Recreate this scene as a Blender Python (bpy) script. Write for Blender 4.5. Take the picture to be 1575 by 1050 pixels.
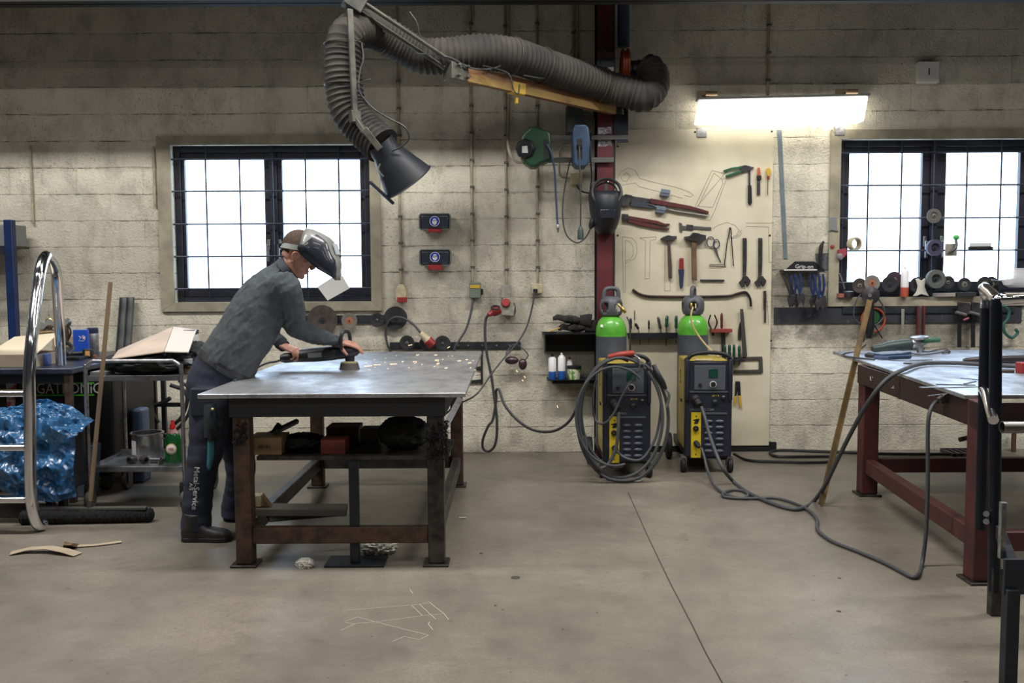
import bpy, bmesh, math, random
from mathutils import Vector as V, Matrix, Euler, noise
for o in list(bpy.data.objects): bpy.data.objects.remove(o)
SC = bpy.context.scene; COL = SC.collection; PI = math.pi; R = math.radians
random.seed(7)
# ---------------------------------------------------------------- camera, sky, lights, exposure
F = 1400.0; CH = 1.40; PITCH = math.atan(100/F); ROLL = R(-0.30)
CR = Matrix.Rotation(PI/2-PITCH, 3, 'X') @ Matrix.Rotation(ROLL, 3, 'Z')
cam = bpy.data.cameras.new('camera'); cam.sensor_width = 36; cam.lens = F/1575*36; cam.clip_start = .05
co = bpy.data.objects.new('camera', cam); COL.objects.link(co)
co.matrix_world = Matrix.Translation((0, 0, CH)) @ CR.to_4x4(); SC.camera = co
SC.view_settings.view_transform = 'Standard'; SC.view_settings.look = 'None'
SC.view_settings.gamma = 1; SC.view_settings.use_curve_mapping = False
SC.view_settings.exposure = -0.1
w = bpy.data.worlds.new('sky'); SC.world = w; w.use_nodes = True
bg = w.node_tree.nodes['Background']; bg.inputs[0].default_value = (.58, .77, 1, 1); bg.inputs[1].default_value = 8
def area(name, loc, size, power, col, rot=(0, 0, 0)):
    l = bpy.data.lights.new(name, 'AREA'); l.shape = 'RECTANGLE'; l.size, l.size_y = size; l.energy = power; l.color = col
    o = bpy.data.objects.new(name, l); COL.objects.link(o); o.location = loc; o.rotation_euler = rot; return o
for x in (-4.2, 0.0, 4.2):
    for y, pw_ in ((4.4, 205), (1.6, 52), (-1.8, 40)):
        area('hall_lamp', (x, y, 4.75), (2.6, .35), pw_, (1, .97, .925))
# ---------------------------------------------------------------- helpers
def ray(px, py): return CR @ V(((px-787.5)/F, (525-py)/F, -1))
def W(px, py, Y=7.18):
    d = ray(px, py); return V((0, 0, CH)) + d*(Y/d.y)
def G(px, py, z=0.0):
    d = ray(px, py); return V((0, 0, CH)) + d*((z-CH)/d.z)
def c(r, g, b): return tuple(((x/255+.055)/1.055)**2.4 if x > 10 else x/255/12.92 for x in (r, g, b)) + (1,)
class NT:
    def __init__(s, name):
        s.m = bpy.data.materials.new(name); s.m.use_nodes = True; s.t = s.m.node_tree; s.b = s.t.nodes['Principled BSDF']
        s.tc = s.n('ShaderNodeTexCoord')
    def n(s, ty, **kw):
        q = s.t.nodes.new(ty)
        for k, v in kw.items(): setattr(q, k, v)
        return q
    def set(s, q, k, v):
        if hasattr(v, 'is_output'): s.t.links.new(v, q.inputs[k])
        else: q.inputs[k].default_value = v
    def noise(s, vec, scale, detail=3, rough=.55, dist=0):
        q = s.n('ShaderNodeTexNoise'); s.set(q, 'Vector', vec); q.inputs['Scale'].default_value = scale
        q.inputs['Detail'].default_value = detail; q.inputs['Roughness'].default_value = rough; q.inputs['Distortion'].default_value = dist
        return q.outputs['Fac']
    def ramp(s, fac, a, b, lo=0.0, hi=1.0):
        q = s.n('ShaderNodeMapRange'); s.set(q, 'Value', fac); s.set(q, 'From Min', a); s.set(q, 'From Max', b); s.set(q, 'To Min', lo); s.set(q, 'To Max', hi)
        return q.outputs[0]
    def mix(s, fac, a, b, mode='MIX'):
        q = s.n('ShaderNodeMix', data_type='RGBA', blend_type=mode); s.set(q, 0, fac); s.set(q, 6, a); s.set(q, 7, b); return q.outputs[2]
    def math(s, op, a, b=0.0):
        q = s.n('ShaderNodeMath', operation=op); s.set(q, 0, a); s.set(q, 1, b); return q.outputs[0]
    def map(s, vec, scale=(1, 1, 1), loc=(0, 0, 0), rot=(0, 0, 0)):
        q = s.n('ShaderNodeMapping'); s.set(q, 'Vector', vec); q.inputs['Scale'].default_value = scale; q.inputs['Location'].default_value = loc; q.inputs['Rotation'].default_value = rot
        return q.outputs[0]
    def bump(s, h, strength, dist=.01):
        q = s.n('ShaderNodeBump'); s.set(q, 'Height', h); q.inputs['Strength'].default_value = strength; q.inputs['Distance'].default_value = dist
        s.t.links.new(q.outputs[0], s.b.inputs['Normal'])
def mat(name, col, rough=.5, metal=0., col2=None, scale=8, lo=.4, hi=.65, bump=0, bscale=60, emit=0, stretch=(1, 1, 1), alpha=1, trans=0, coat=0, rough2=None):
    q = NT(name); b = q.b; b.inputs['Roughness'].default_value = rough; b.inputs['Metallic'].default_value = metal
    b.inputs['Base Color'].default_value = col
    vec = q.tc.outputs['Object']
    if stretch != (1, 1, 1): vec = q.map(vec, stretch)
    if col2:
        f = q.ramp(q.noise(vec, scale, 6, .6), lo, hi); q.set(b, 'Base Color', q.mix(f, col, col2))
        if rough2 is not None: q.set(b, 'Roughness', q.ramp(f, 0, 1, rough, rough2))
    if bump: q.bump(q.noise(vec, bscale, 4), bump)
    if emit: q.set(b, 'Emission Color', col); q.set(b, 'Emission Strength', emit)
    if trans: q.set(b, 'Transmission Weight', trans)
    if alpha < 1: q.set(b, 'Alpha', alpha)
    if coat: q.set(b, 'Coat Weight', coat)
    return q.m
ORI = {}
def cr(pts, k=6):
    P = [V(p) for p in pts]
    if len(P) < 3: return P
    P = [P[0]*2-P[1]] + P + [P[-1]*2-P[-2]]; out = []
    for i in range(1, len(P)-2):
        a, b, d, e = P[i-1:i+3]
        for j in range(k):
            t = j/k; out.append(.5*((2*b)+(-a+d)*t+(2*a-5*b+4*d-e)*t*t+(-a+3*b-3*d+e)*t**3))
    return out + [P[-2]]
def basis(ax, up=None):
    a = V(ax).normalized(); u = V(up) if up else (V((0, 0, 1)) if abs(a.z) < .9 else V((1, 0, 0)))
    x = u.cross(a).normalized(); return x, a.cross(x), a
class MB:
    def __init__(s, M=None): s.v = []; s.f = []; s.mi = []; s.k = 0; s.M = M
    def add(s, vs, fs):
        n = len(s.v); s.v += [(s.M @ V(p)) if s.M else V(p) for p in vs]
        for f in fs: s.f.append([i+n for i in f]); s.mi.append(s.k)
        return s
    def bx(s, x0, x1, y0, y1, z0, z1):
        vs = [(x, y, z) for z in (z0, z1) for y in (y0, y1) for x in (x0, x1)]
        return s.add(vs, [(0, 2, 3, 1), (4, 5, 7, 6), (0, 1, 5, 4), (2, 6, 7, 3), (0, 4, 6, 2), (1, 3, 7, 5)])
    def ob(s, c0, size, ax, up=(0, 0, 1)):
        """box centred at c0; size along (side, up', ax)"""
        x, y, z = basis(ax, up); c0 = V(c0); a, b, d = size[0]/2, size[1]/2, size[2]/2
        vs = [c0+x*i*a+y*j*b+z*k*d for k in (-1, 1) for j in (-1, 1) for i in (-1, 1)]
        return s.add(vs, [(0, 2, 3, 1), (4, 5, 7, 6), (0, 1, 5, 4), (2, 6, 7, 3), (0, 4, 6, 2), (1, 3, 7, 5)])
    def bar(s, p0, p1, w, h=None, up=(0, 0, 1)):
        p0, p1 = V(p0), V(p1); return s.ob((p0+p1)/2, (w, h or w, (p1-p0).length), p1-p0, up)
    def rings(s, rs, cap=True, closed=False):
        n = len(rs[0]); vs = [p for r in rs for p in r]; fs = []
        m = len(rs) if closed else len(rs)-1
        for i in range(m):
            a = i*n; b = ((i+1) % len(rs))*n
            for j in range(n): k = (j+1) % n; fs.append((a+j, a+k, b+k, b+j))
        if cap and not closed: fs.append(tuple(range(n-1, -1, -1))); fs.append(tuple(range((len(rs)-1)*n, len(rs)*n)))
        return s.add(vs, fs)
    def tube(s, pts, r, n=8, cap=True, closed=False, k=0):
        P = cr(pts, k) if k else [V(p) for p in pts]
        rr = r if isinstance(r, (list, tuple)) else None
        rs = []; T = None; X = None
        for i, p in enumerate(P):
            if closed: t = (P[(i+1) % len(P)]-P[i-1]).normalized()
            else: t = (P[min(i+1, len(P)-1)]-P[max(i-1, 0)]).normalized()
            if X is None: X = basis(t)[0]
            else: X = (X-t*X.dot(t)).normalized()
            Y = t.cross(X)
            q = rr[min(int(i/(len(P)-1)*(len(rr)-1)+.0001), len(rr)-1)] if rr else r
            if rr:
                u = i/(len(P)-1)*(len(rr)-1); a = int(u); b = min(a+1, len(rr)-1); q = rr[a]*(1-u+a)+rr[b]*(u-a)
            rs.append([p+X*math.cos(2*PI*j/n)*q+Y*math.sin(2*PI*j/n)*q for j in range(n)])
        return s.rings(rs, cap, closed)
    def cyl(s, p0, p1, r0, r1=None, n=20, cap=True): return s.lathe([(r0, 0), (r0 if r1 is None else r1, (V(p1)-V(p0)).length)], p0, V(p1)-V(p0), n, cap)
    def lathe(s, prof, p0, ax=(0, 0, 1), n=24, cap=True, up=None):
        x, y, z = basis(ax, up); p0 = V(p0)
        return s.rings([[p0+z*h+(x*math.cos(2*PI*j/n)+y*math.sin(2*PI*j/n))*max(r, 1e-5) for j in range(n)] for r, h in prof], cap)
    def prism(s, poly, o, u, v, d):
        """polygon [(a,b)] in the plane o+a*u+b*v, extruded by vector d"""
        o, u, v, d = V(o), V(u), V(v), V(d); n = len(poly)
        A = [o+u*a+v*b for a, b in poly]
        return s.add(A+[p+d for p in A], [tuple(range(n-1, -1, -1)), tuple(range(n, 2*n))]+[(i, (i+1) % n, n+(i+1) % n, n+i) for i in range(n)])
    def ring(s, c0, ax, ro, ri, t, n=32):
        """flat annulus of thickness t"""
        x, y, z = basis(ax); c0 = V(c0)
        return s.rings([[c0+z*h+(x*math.cos(2*PI*j/n)+y*math.sin(2*PI*j/n))*r for j in range(n)] for r, h in ((ri, 0), (ro, 0), (ro, t), (ri, t))], closed=True)
    def tor(s, c0, ax, RR, r, n=32, m=8, a0=0, a1=2*PI):
        x, y, z = basis(ax); c0 = V(c0); full = abs(a1-a0-2*PI) < 1e-4
        return s.tube([c0+(x*math.cos(a0+(a1-a0)*j/n)+y*math.sin(a0+(a1-a0)*j/n))*RR for j in range(n if full else n+1)], r, m, closed=full)
    def sph(s, c0, r, n=16, m=10, ax=(0, 0, 1), up=None):
        x, y, z = basis(ax, up); c0 = V(c0); r = r if isinstance(r, (tuple, list)) else (r, r, r)
        if tuple(ax) == (0, 0, 1) and up is None: x, y = V((1, 0, 0)), V((0, 1, 0))
        return s.rings([[c0+z*(-math.cos(PI*i/m)*r[2])+(x*math.cos(2*PI*j/n)*r[0]+y*math.sin(2*PI*j/n)*r[1])*max(math.sin(PI*i/m), 1e-4) for j in range(n)] for i in range(m+1)])
    def build(s, name, mats, parent=None, bevel=0, ang=38, smooth=True, label=None, seg=2, solid=0):
        mats = mats if isinstance(mats, (list, tuple)) else [mats]
        if parent is not None: o0 = ORI[parent]
        else:
            xs = [p.x for p in s.v]; ys = [p.y for p in s.v]; zs = [p.z for p in s.v]
            o0 = V(((min(xs)+max(xs))/2, (min(ys)+max(ys))/2, min(zs)))
        me = bpy.data.meshes.new(name); me.from_pydata([p-o0 for p in s.v], [], s.f)
        for m in mats: me.materials.append(m)
        for p, k in zip(me.polygons, s.mi): p.material_index = k
        bm = bmesh.new(); bm.from_mesh(me); bmesh.ops.recalc_face_normals(bm, faces=bm.faces); bm.to_mesh(me); bm.free()
        if smooth:
            for p in me.polygons: p.use_smooth = True
            me.set_sharp_from_angle(angle=R(ang))
        o = bpy.data.objects.new(name, me); COL.objects.link(o); ORI[o] = o0
        if parent is not None: o.parent = parent
        else: o.location = o0
        if bevel:
            q = o.modifiers.new('bevel', 'BEVEL'); q.width = bevel; q.segments = seg; q.limit_method = 'ANGLE'; q.angle_limit = R(40)
            q.harden_normals = False
        if solid: q = o.modifiers.new('solid', 'SOLIDIFY'); q.thickness = solid; q.offset = 0
        if label: o['label'] = label
        return o
def pp(mb, pts, Y, th):
    """outline given on the plane y=Y, thickness th towards the room"""
    q = [W(a, b, Y) for a, b in pts]; return mb.prism([(p.x, p.z) for p in q], (0, Y, 0), (1, 0, 0), (0, 0, 1), (0, -th, 0))
def single(mb, name, m, label, cat, group=None, kind=None, **kw): return tag(mb.build(name, m, **kw), label, cat, group, kind)
def hose(mb, pts, r, pitch=.034, amp=.006, n=24, k=10):
    P = cr(pts, k); L = [0]
    for a, b in zip(P, P[1:]): L.append(L[-1]+(b-a).length)
    m = int(L[-1]/pitch*3); Q = []; i = 0
    for j in range(m+1):
        s = L[-1]*j/m
        while i < len(L)-2 and L[i+1] < s: i += 1
        Q.append(P[i].lerp(P[i+1], (s-L[i])/(L[i+1]-L[i])))
    rs = [r+(amp if j % 3 == 1 else -amp*.4) for j in range(m+1)]
    X = None; rg = []
    for j, p in enumerate(Q):
        t = (Q[min(j+1, m)]-Q[max(j-1, 0)]).normalized(); X = basis(t)[0] if X is None else (X-t*X.dot(t)).normalized(); Y = t.cross(X)
        rg.append([p+X*math.cos(2*PI*a/n)*rs[j]+Y*math.sin(2*PI*a/n)*rs[j] for a in range(n)])
    return mb.rings(rg)
def tag(o, label, cat, group=None, kind=None):
    o['label'] = label; o['category'] = cat
    if group: o['group'] = group
    if kind: o['kind'] = kind
    return o
def thing(name, label, cat, loc, group=None):
    o = bpy.data.objects.new(name, None); COL.objects.link(o); o.location = loc; o.empty_display_size = .1; ORI[o] = V(loc)
    return tag(o, label, cat, group)
def struct(mb, name, m, **kw):
    o = mb.build(name, m, **kw)
    if o.parent is None: o['kind'] = 'structure'
    return o
def txt(body, size, o, u, v, m, parent, name='lettering', ext=.0006, align='CENTER', sx=1):
    cu = bpy.data.curves.new('t', 'FONT'); cu.body = body; cu.size = size; cu.align_x = align; cu.align_y = 'CENTER'; cu.extrude = ext; cu.resolution_u = 2
    t = bpy.data.objects.new('t', cu); COL.objects.link(t); bpy.context.view_layer.update()
    me = bpy.data.meshes.new_from_object(t); bpy.data.objects.remove(t)
    u = V(u).normalized(); v = V(v).normalized(); v = (v-u*v.dot(u)).normalized(); n = u.cross(v); o = V(o)-ORI[parent]
    M = Matrix(((u.x*sx, v.x, n.x, o.x), (u.y*sx, v.y, n.y, o.y), (u.z*sx, v.z, n.z, o.z), (0, 0, 0, 1)))
    me.transform(M); me.materials.clear(); me.materials.append(m); me.name = name
    q = bpy.data.objects.new(name, me); COL.objects.link(q); q.parent = parent; ORI[q] = ORI[parent]; return q
def copy_tree(o, loc, rotz=0, label=None, group=None):
    r = o.copy(); COL.objects.link(r); r.location = loc; r.rotation_euler = (0, 0, rotz)
    if label: r['label'] = label
    if group: r['group'] = group
    for ch in list(o.children):
        q = ch.copy(); COL.objects.link(q); q.parent = r
        for g in ch.children: h = g.copy(); COL.objects.link(h); h.parent = q
    return r
# ---------------------------------------------------------------- common materials
BLK = mat('black_plastic', c(26, 27, 32), .45, bump=.05)
DRK = mat('dark_painted_steel', c(38, 42, 52), .5, .3, col2=c(24, 26, 32), scale=14, bump=.05)
RUB = mat('black_rubber', c(24, 24, 26), .7)
CAB = mat('grey_cable_rubber', c(62, 64, 68), .55)
STL = mat('brushed_steel', c(190, 190, 192), .3, 1., col2=c(130, 130, 132), scale=20, rough2=.5)
CHR = mat('polished_steel', c(225, 226, 230), .12, 1.)
MST = mat('mill_scale_steel', c(86, 84, 82), .45, .8, col2=c(52, 50, 50), scale=12, bump=.1)
RST = mat('rusty_steel', c(88, 66, 54), .65, .3, col2=c(54, 44, 40), scale=18, bump=.2)
GRY = mat('grey_plastic', c(120, 122, 122), .5)
WHT = mat('white_plastic', c(215, 215, 210), .5)
RED = mat('red_plastic', c(150, 40, 40), .45, col2=c(118, 36, 36), scale=20)
GRN = mat('green_paint', c(26, 92, 62), .45, col2=c(24, 70, 52), scale=16)
BLU = mat('blue_plastic', c(40, 88, 168), .45)
YEL = mat('yellow_plastic', c(190, 156, 46), .5)
WOD = mat('worn_wood', c(126, 98, 66), .7, col2=c(92, 70, 48), scale=10, stretch=(1, 1, .15), bump=.1)
BRS = mat('brass', c(196, 164, 96), .3, 1.)
CRD = mat('cardboard', c(162, 148, 126), .85, col2=c(146, 132, 112), scale=6)
# ---------------------------------------------------------------- room shell
WY = 7.18; WT = .26
def wall_material():
    q = NT('painted_block_wall'); b = q.b; obj = q.tc.outputs['Object']
    nz = q.n('ShaderNodeTexNoise'); q.set(nz, 'Vector', obj); nz.inputs['Scale'].default_value = 3.2; nz.inputs['Detail'].default_value = 4
    sub = q.n('ShaderNodeVectorMath', operation='MULTIPLY_ADD'); q.set(sub, 0, nz.outputs['Color']); sub.inputs[1].default_value = (.03, .03, .022); q.set(sub, 2, obj)
    sep = q.n('ShaderNodeSeparateXYZ'); q.set(sep, 0, sub.outputs[0])
    com = q.n('ShaderNodeCombineXYZ'); q.set(com, 0, sep.outputs[0]); q.set(com, 1, q.math('SUBTRACT', sep.outputs[2], .011))
    def brick(ms, sm):
        k = q.n('ShaderNodeTexBrick'); q.set(k, 'Vector', com.outputs[0]); k.inputs['Scale'].default_value = 1
        k.inputs['Brick Width'].default_value = .52; k.inputs['Row Height'].default_value = .2055
        k.inputs['Mortar Size'].default_value = ms; k.inputs['Mortar Smooth'].default_value = sm; k.inputs['Bias'].default_value = 0
        k.inputs['Color1'].default_value = (1, 1, 1, 1); k.inputs['Color2'].default_value = (.91, .91, .91, 1); k.inputs['Mortar'].default_value = (.94, .94, .94, 1); return k
    k = brick(.0045, .5); k2 = brick(.02, 1.); rows = q.n('ShaderNodeMath', operation='FRACT'); q.set(rows, 0, q.math('DIVIDE', q.math('SUBTRACT', sep.outputs[2], .011), .2055)); rw = q.ramp(q.math('ABSOLUTE', q.math('SUBTRACT', rows.outputs[0], .5)), .455, .49)
    # base paint: cream, rubbed grey in patches
    base = q.mix(q.ramp(q.noise(obj, 1.1, 5, .6), .38, .72), c(234, 229, 210), c(204, 198, 181))
    base = q.mix(1, base, k.outputs['Color'], 'MULTIPLY')
    base = q.mix(q.ramp(q.noise(q.map(obj, (1, 1, .6)), 5, 8, .7), .48, .74, 0, .6), base, c(112, 107, 98))
    # sparse open cracks along the joints
    m1 = q.ramp(q.noise(obj, 3.3, 8, .8), .48, .58)
    ck = q.math('MULTIPLY', q.math('MULTIPLY', k.outputs['Fac'], q.math('MAXIMUM', rw, .22)), m1)
    halo = q.math('MULTIPLY', q.math('MULTIPLY', q.math('MULTIPLY', k2.outputs['Fac'], q.math('MAXIMUM', q.ramp(q.math('ABSOLUTE', q.math('SUBTRACT', rows.outputs[0], .5)), .38, .46), .3)), q.ramp(q.noise(q.map(obj, (1, 1, 2.2)), 4.1, 8, .78), .5, .66)), .6)
    base = q.mix(halo, base, c(84, 78, 72)); base = q.mix(q.math('MULTIPLY', ck, .85), base, c(40, 36, 34))
    # pits and flaked specks
    sp = q.math('MULTIPLY', q.ramp(q.noise(obj, 55, 3, .6), .58, .66), q.ramp(q.noise(obj, 2.4, 5, .65), .45, .6))
    base = q.mix(q.math('MULTIPLY', sp, .5), base, c(52, 48, 44))
    gr = q.ramp(q.noise(obj, 150, 2, .6), .35, .7, .0, .3); base = q.mix(gr, base, c(110, 102, 90))
    # soot on the wall behind the grinding benches (a stain with its own outline)
    def blob(cx, cz, rx, rz, a):
        d = q.n('ShaderNodeVectorMath', operation='LENGTH'); q.set(d, 0, q.map(obj, (1/rx, 0, 1/rz), (-cx/rx, 0, -cz/rz)))
        return q.math('MULTIPLY', q.ramp(q.math('ADD', d.outputs['Value'], q.ramp(q.noise(obj, 4, 5, .7), .3, .7, -.4, .4)), .5, 1.1, 1, 0), a)
    for cx, cz, rx, rz, a in ((3.15, 1.1, 1.15, .38, .62), (-.15, 1.0, .75, .35, .3), (-.3, 1.9, .5, .9, .12), (-3.2, 1.7, 1.3, .5, .2), (2.2, 1.3, .3, .5, .4), (.6, .8, .5, .3, .35)):
        base = q.mix(blob(cx, cz, rx, rz, a), base, c(58, 54, 50))
    q.set(b, 'Base Color', base); b.inputs['Roughness'].default_value = .85; b.inputs['Specular IOR Level'].default_value = .25
    h = q.math('SUBTRACT', q.math('ADD', q.noise(obj, 55, 6, .65), q.math('MULTIPLY', q.noise(obj, 7, 4), .5)), q.math('MULTIPLY', k.outputs['Fac'], q.math('MAXIMUM', q.math('MULTIPLY', rw, .7), .15)))
    q.bump(h, .55, .02); return q.m
def floor_material():
    q = NT('worn_concrete_floor'); b = q.b; obj = q.tc.outputs['Object']
    base = q.mix(q.ramp(q.noise(obj, .9, 8, .68), .36, .66), c(138, 130, 117), c(94, 89, 81))
    base = q.mix(q.ramp(q.noise(q.map(obj, (.6, 2.2, 1)), 2.2, 8, .72), .5, .74, 0, .6), base, c(96, 90, 84))
    base = q.mix(q.ramp(q.noise(obj, 7, 9, .8), .54, .68, 0, .55), base, c(88, 83, 76))
    base = q.mix(q.ramp(q.noise(obj, 90, 4, .7), .40, .64, 0, .6), base, c(104, 98, 90))
    base = q.mix(q.ramp(q.noise(obj, 33, 3, .5), .70, .74, 0, .75), base, c(50, 46, 44))
    q.set(b, 'Base Color', base); q.set(b, 'Roughness', q.ramp(q.noise(obj, 2.5, 6, .7), .3, .7, .28, .5))
    q.bump(q.noise(obj, 40, 6, .7), .12, .01); return q.m
MWALL = wall_material(); MFLR = floor_material()
MTRIM = mat('ochre_window_surround', c(158, 151, 130), .7, col2=c(130, 124, 108), scale=5, bump=.15)
MWIN = mat('dark_blue_window_frame', c(33, 34, 46), .45, col2=c(26, 27, 36), scale=10)
MCEI = mat('ceiling_paint', c(44, 45, 50), .8)
MDIM = mat('dim_hall_paint', c(52, 54, 60), .85)
MBEAM = mat('black_steel_beam', c(9, 10, 13), .7)
def glass():
    q = NT('window_glass'); t = q.t; out = t.nodes['Material Output']
    g = q.n('ShaderNodeBsdfGlossy'); g.inputs['Roughness'].default_value = .02; tr = q.n('ShaderNodeBsdfTransparent'); mx = q.n('ShaderNodeMixShader'); mx.inputs[0].default_value = .06
    t.links.new(tr.outputs[0], mx.inputs[1]); t.links.new(g.outputs[0], mx.inputs[2]); t.links.new(mx.outputs[0], out.inputs[0]); return q.m
MGLS = glass()
# openings in wall coordinates
A0, A1 = W(270, 465), W(568, 222); B0, B1 = W(1288, 457), W(1626, 213)
WX0, WX1, WZ = -6.6, 6.6, 5.2
wb = MB(); y0, y1 = WY, WY+WT
zb = min(A0.z, B0.z); zt = max(A1.z, B1.z)
for a in ((WX0, A0.x, 0, WZ), (A1.x, B0.x, 0, WZ), (B1.x, WX1, 0, WZ), (A0.x, A1.x, 0, A0.z), (A0.x, A1.x, A1.z, WZ), (B0.x, B1.x, 0, B0.z), (B0.x, B1.x, B1.z, WZ)):
    wb.bx(a[0], a[1], y0, y1, a[2], a[3])
wo = struct(wb, 'wall_back', MWALL, smooth=False)
# object space of the wall = world space (joints are counted from the floor)
me = wo.data; me.transform(Matrix.Translation(wo.location)); wo.location = (0, 0, 0)
fl = MB().bx(WX0, WX1, -3.5, WY+WT, -.12, 0); fo = struct(fl, 'floor', MFLR, smooth=False)
struct(MB().bx(WX0-.2, WX0, -3.5, WY+WT, 0, WZ), 'wall_left', MDIM, smooth=False)
struct(MB().bx(WX1, WX1+.2, -3.5, WY+WT, 0, WZ), 'wall_right', MDIM, smooth=False)
struct(MB().bx(WX0-.2, WX1+.2, -3.5, WY+WT, WZ, WZ+.15), 'ceiling', MCEI, smooth=False)
fw = MB().bx(WX0, WX1, -3.7, -3.5, 0, WZ)
struct(fw, 'wall_front', MDIM, smooth=False)
# unseen deck, added to shade the upper wall, with its black edge beam (runs along the top of the view)
ze = W(787, 6, 6.25).z
struct(MB().bx(WX0, WX1, 6.2, WY, 3.62, 3.70), 'shade_deck', MCEI, smooth=False)
bb = MB().bx(WX0, WX1, 6.2, 6.215, ze, 3.62); bb.bx(WX0, WX1, 6.14, 6.28, ze, ze+.012); bb.bx(WX0, WX1, 6.14, 6.28, 3.608, 3.62)
struct(bb, 'trim_2', MBEAM, smooth=False)
# dark strip where the wall meets the floor
struct(MB().bx(.72, 2.1, WY-.012, WY, 0, .075), 'wall_foot_strip', MBEAM, smooth=False)
def window(name, c0, c1, vx, hz, panes, mull, handles):
    """c0,c1 = opening corners in world; vx/hz/panes in photo pixels on the wall plane"""
    yf = WY+.05; d = bpy.data
    fr = MB(); x0, x1, z0, z1 = c0.x, c1.x, c0.z, c1.z; t = .05
    for a in ((x0, x0+t, z0, z1), (x1-t, x1, z0, z1), (x0+t, x1-t, z0, z0+t), (x0+t, x1-t, z1-t, z1)): fr.bx(a[0], a[1], yf, yf+.07, a[2], a[3])
    xm = (mull[0]+mull[1])/2; fr.bx(xm-.028, xm+.028, yf, yf+.07, z0+t, z1-t)
    root = struct(fr, name, MWIN, bevel=.004)
    for (a, b) in ((x0+t, xm-.028), (xm+.028, x1-t)):
        pass
    for i, (pa, pb) in enumerate(panes):
        lo = x0+t if i == 0 else xm+.028; hi = xm-.028 if i == 0 else x1-t
        s = MB()
        for q in ((lo-.002, pa.x, z0+t-.004, z1-t+.004), (pb.x, hi+.002, z0+t-.004, z1-t+.004), (pa.x, pb.x, z0+t-.004, pa.z), (pa.x, pb.x, pb.z, z1-t+.004)):
            s.bx(q[0], q[1], yf+.02, yf+.065, q[2], q[3])
        so = s.build('sash', MWIN, root, bevel=.004)
        MB().bx(pa.x-.005, pb.x+.005, yf+.045, yf+.05, pa.z-.005, pb.z+.005).build('pane', MGLS, so, smooth=False)
        hx = (pb.x+.03 if i == 0 else pa.x-.03); h = MB().bx(hx-.012, hx+.012, yf+.005, yf+.02, 1.62, 1.70); h.bx(hx-.009, hx+.009, yf-.02, yf-.008, 1.53, 1.66); h.cyl((hx, yf+.01, 1.65), (hx, yf-.02, 1.65), .008, n=10)
        h.build('handle', STL, so, bevel=.002)
    g = MB(); yg = WY+.012
    for p in vx: g.cyl((p, yg, z0+.01), (p, yg, z1-.01), .007, n=8)
    for p in hz: g.cyl((x0-.0, yg-.008, p), (x1, yg-.008, p), .007, n=8)
    g.build('grille', mat('grille_steel', c(52, 56, 68), .45, .6), root)
    return root
vx = [W(p, 350).x for p in (318, 370, 420, 471, 522)]; hz = [W(420, p).z for p in (244, 293.5, 344, 394, 443.5)]
w1 = window('window_1', A0, A1, vx, hz, [(W(291, 443, WY+.1), W(407, 246, WY+.1)), (W(439, 443, WY+.1), W(554, 246, WY+.1))], (W(407, 300, WY+.1).x, W(439, 300, WY+.1).x), 0)
vx = [W(p, 335).x for p in (1335, 1386, 1436.5, 1486.5, 1539, 1590)]; hz = [W(1435, p).z for p in (234, 284.5, 335, 385, 434)]
w2 = window('window_2', B0, B1, vx, hz, [(W(1301, 433, WY+.1), W(1417, 235, WY+.1)), (W(1448, 433, WY+.1), W(1567, 234, WY+.1))], (W(1417, 300, WY+.1).x, W(1448, 300, WY+.1).x), 0)
def surround(name, o0, o1, i0, i1):
    s = MB(); e = .001
    z = lambda a, b: a
    s.prism([(o0.x, o0.z), (o1.x, o0.z), (i1.x, i0.z), (i0.x, i0.z)], (0, WY-e, 0), (1, 0, 0), (0, 0, 1), (0, -.022, 0))
    s.prism([(o0.x, o1.z), (o1.x, o1.z), (i1.x, i1.z), (i0.x, i1.z)], (0, WY-e, 0), (1, 0, 0), (0, 0, 1), (0, -.022, 0))
    s.prism([(o0.x, o0.z+.002), (i0.x, i0.z+.002), (i0.x, i1.z-.002), (o0.x, o1.z-.002)], (0, WY-e, 0), (1, 0, 0), (0, 0, 1), (0, -.022, 0))
    s.prism([(o1.x, o0.z+.002), (i1.x, i0.z+.002), (i1.x, i1.z-.002), (o1.x, o1.z-.002)], (0, WY-e, 0), (1, 0, 0), (0, 0, 1), (0, -.022, 0))
    struct(s, name, MTRIM, smooth=False)
surround('trim_3', W(250, 479), W(584, 208), A0, A1)
surround('trim_4', W(1272, 471), W(1642, 198), B0, B1)
# thin joint across the floor, a second faint one, chalk sketch and dark spots (children of the floor)
def strip(mb, pts, w, z=.0012, h=.0006):
    P = [V((p.x, p.y, z)) for p in pts]
    for a, b in zip(P, P[1:]): mb.bar(a, b, w, h)
MJ = mat('joint_dark', c(52, 48, 44), .9)
j = MB(); strip(j, [G(*p) for p in ((966, 757), (995, 822), (1030, 895), (1065, 962), (1085, 1003), (1112, 1052))], .005); j.build('floor_joint', MJ, fo)
ch = MB()
for L in (((533, 939), (650, 929), (660, 926)), ((530, 956), (550, 949), (575, 956), (659, 977), (645, 984), (622, 979), (603, 987)), ((524, 970), (547, 959), (576, 957), (650, 947), (683, 944)), ((633, 931), (650, 947)), ((645, 929), (662, 945), (670, 952)), ((660, 926), (683, 944), (690, 953)), ((661, 956), (659, 960), (666, 969)), ((630, 906), (635, 913)), ((528, 957), (547, 960))):
    strip(ch, [G(*p) for p in L], .0024, .001)
ch.build('chalk_sketch', mat('chalk', c(180, 174, 160), .9), fo)
sp = MB()
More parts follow.
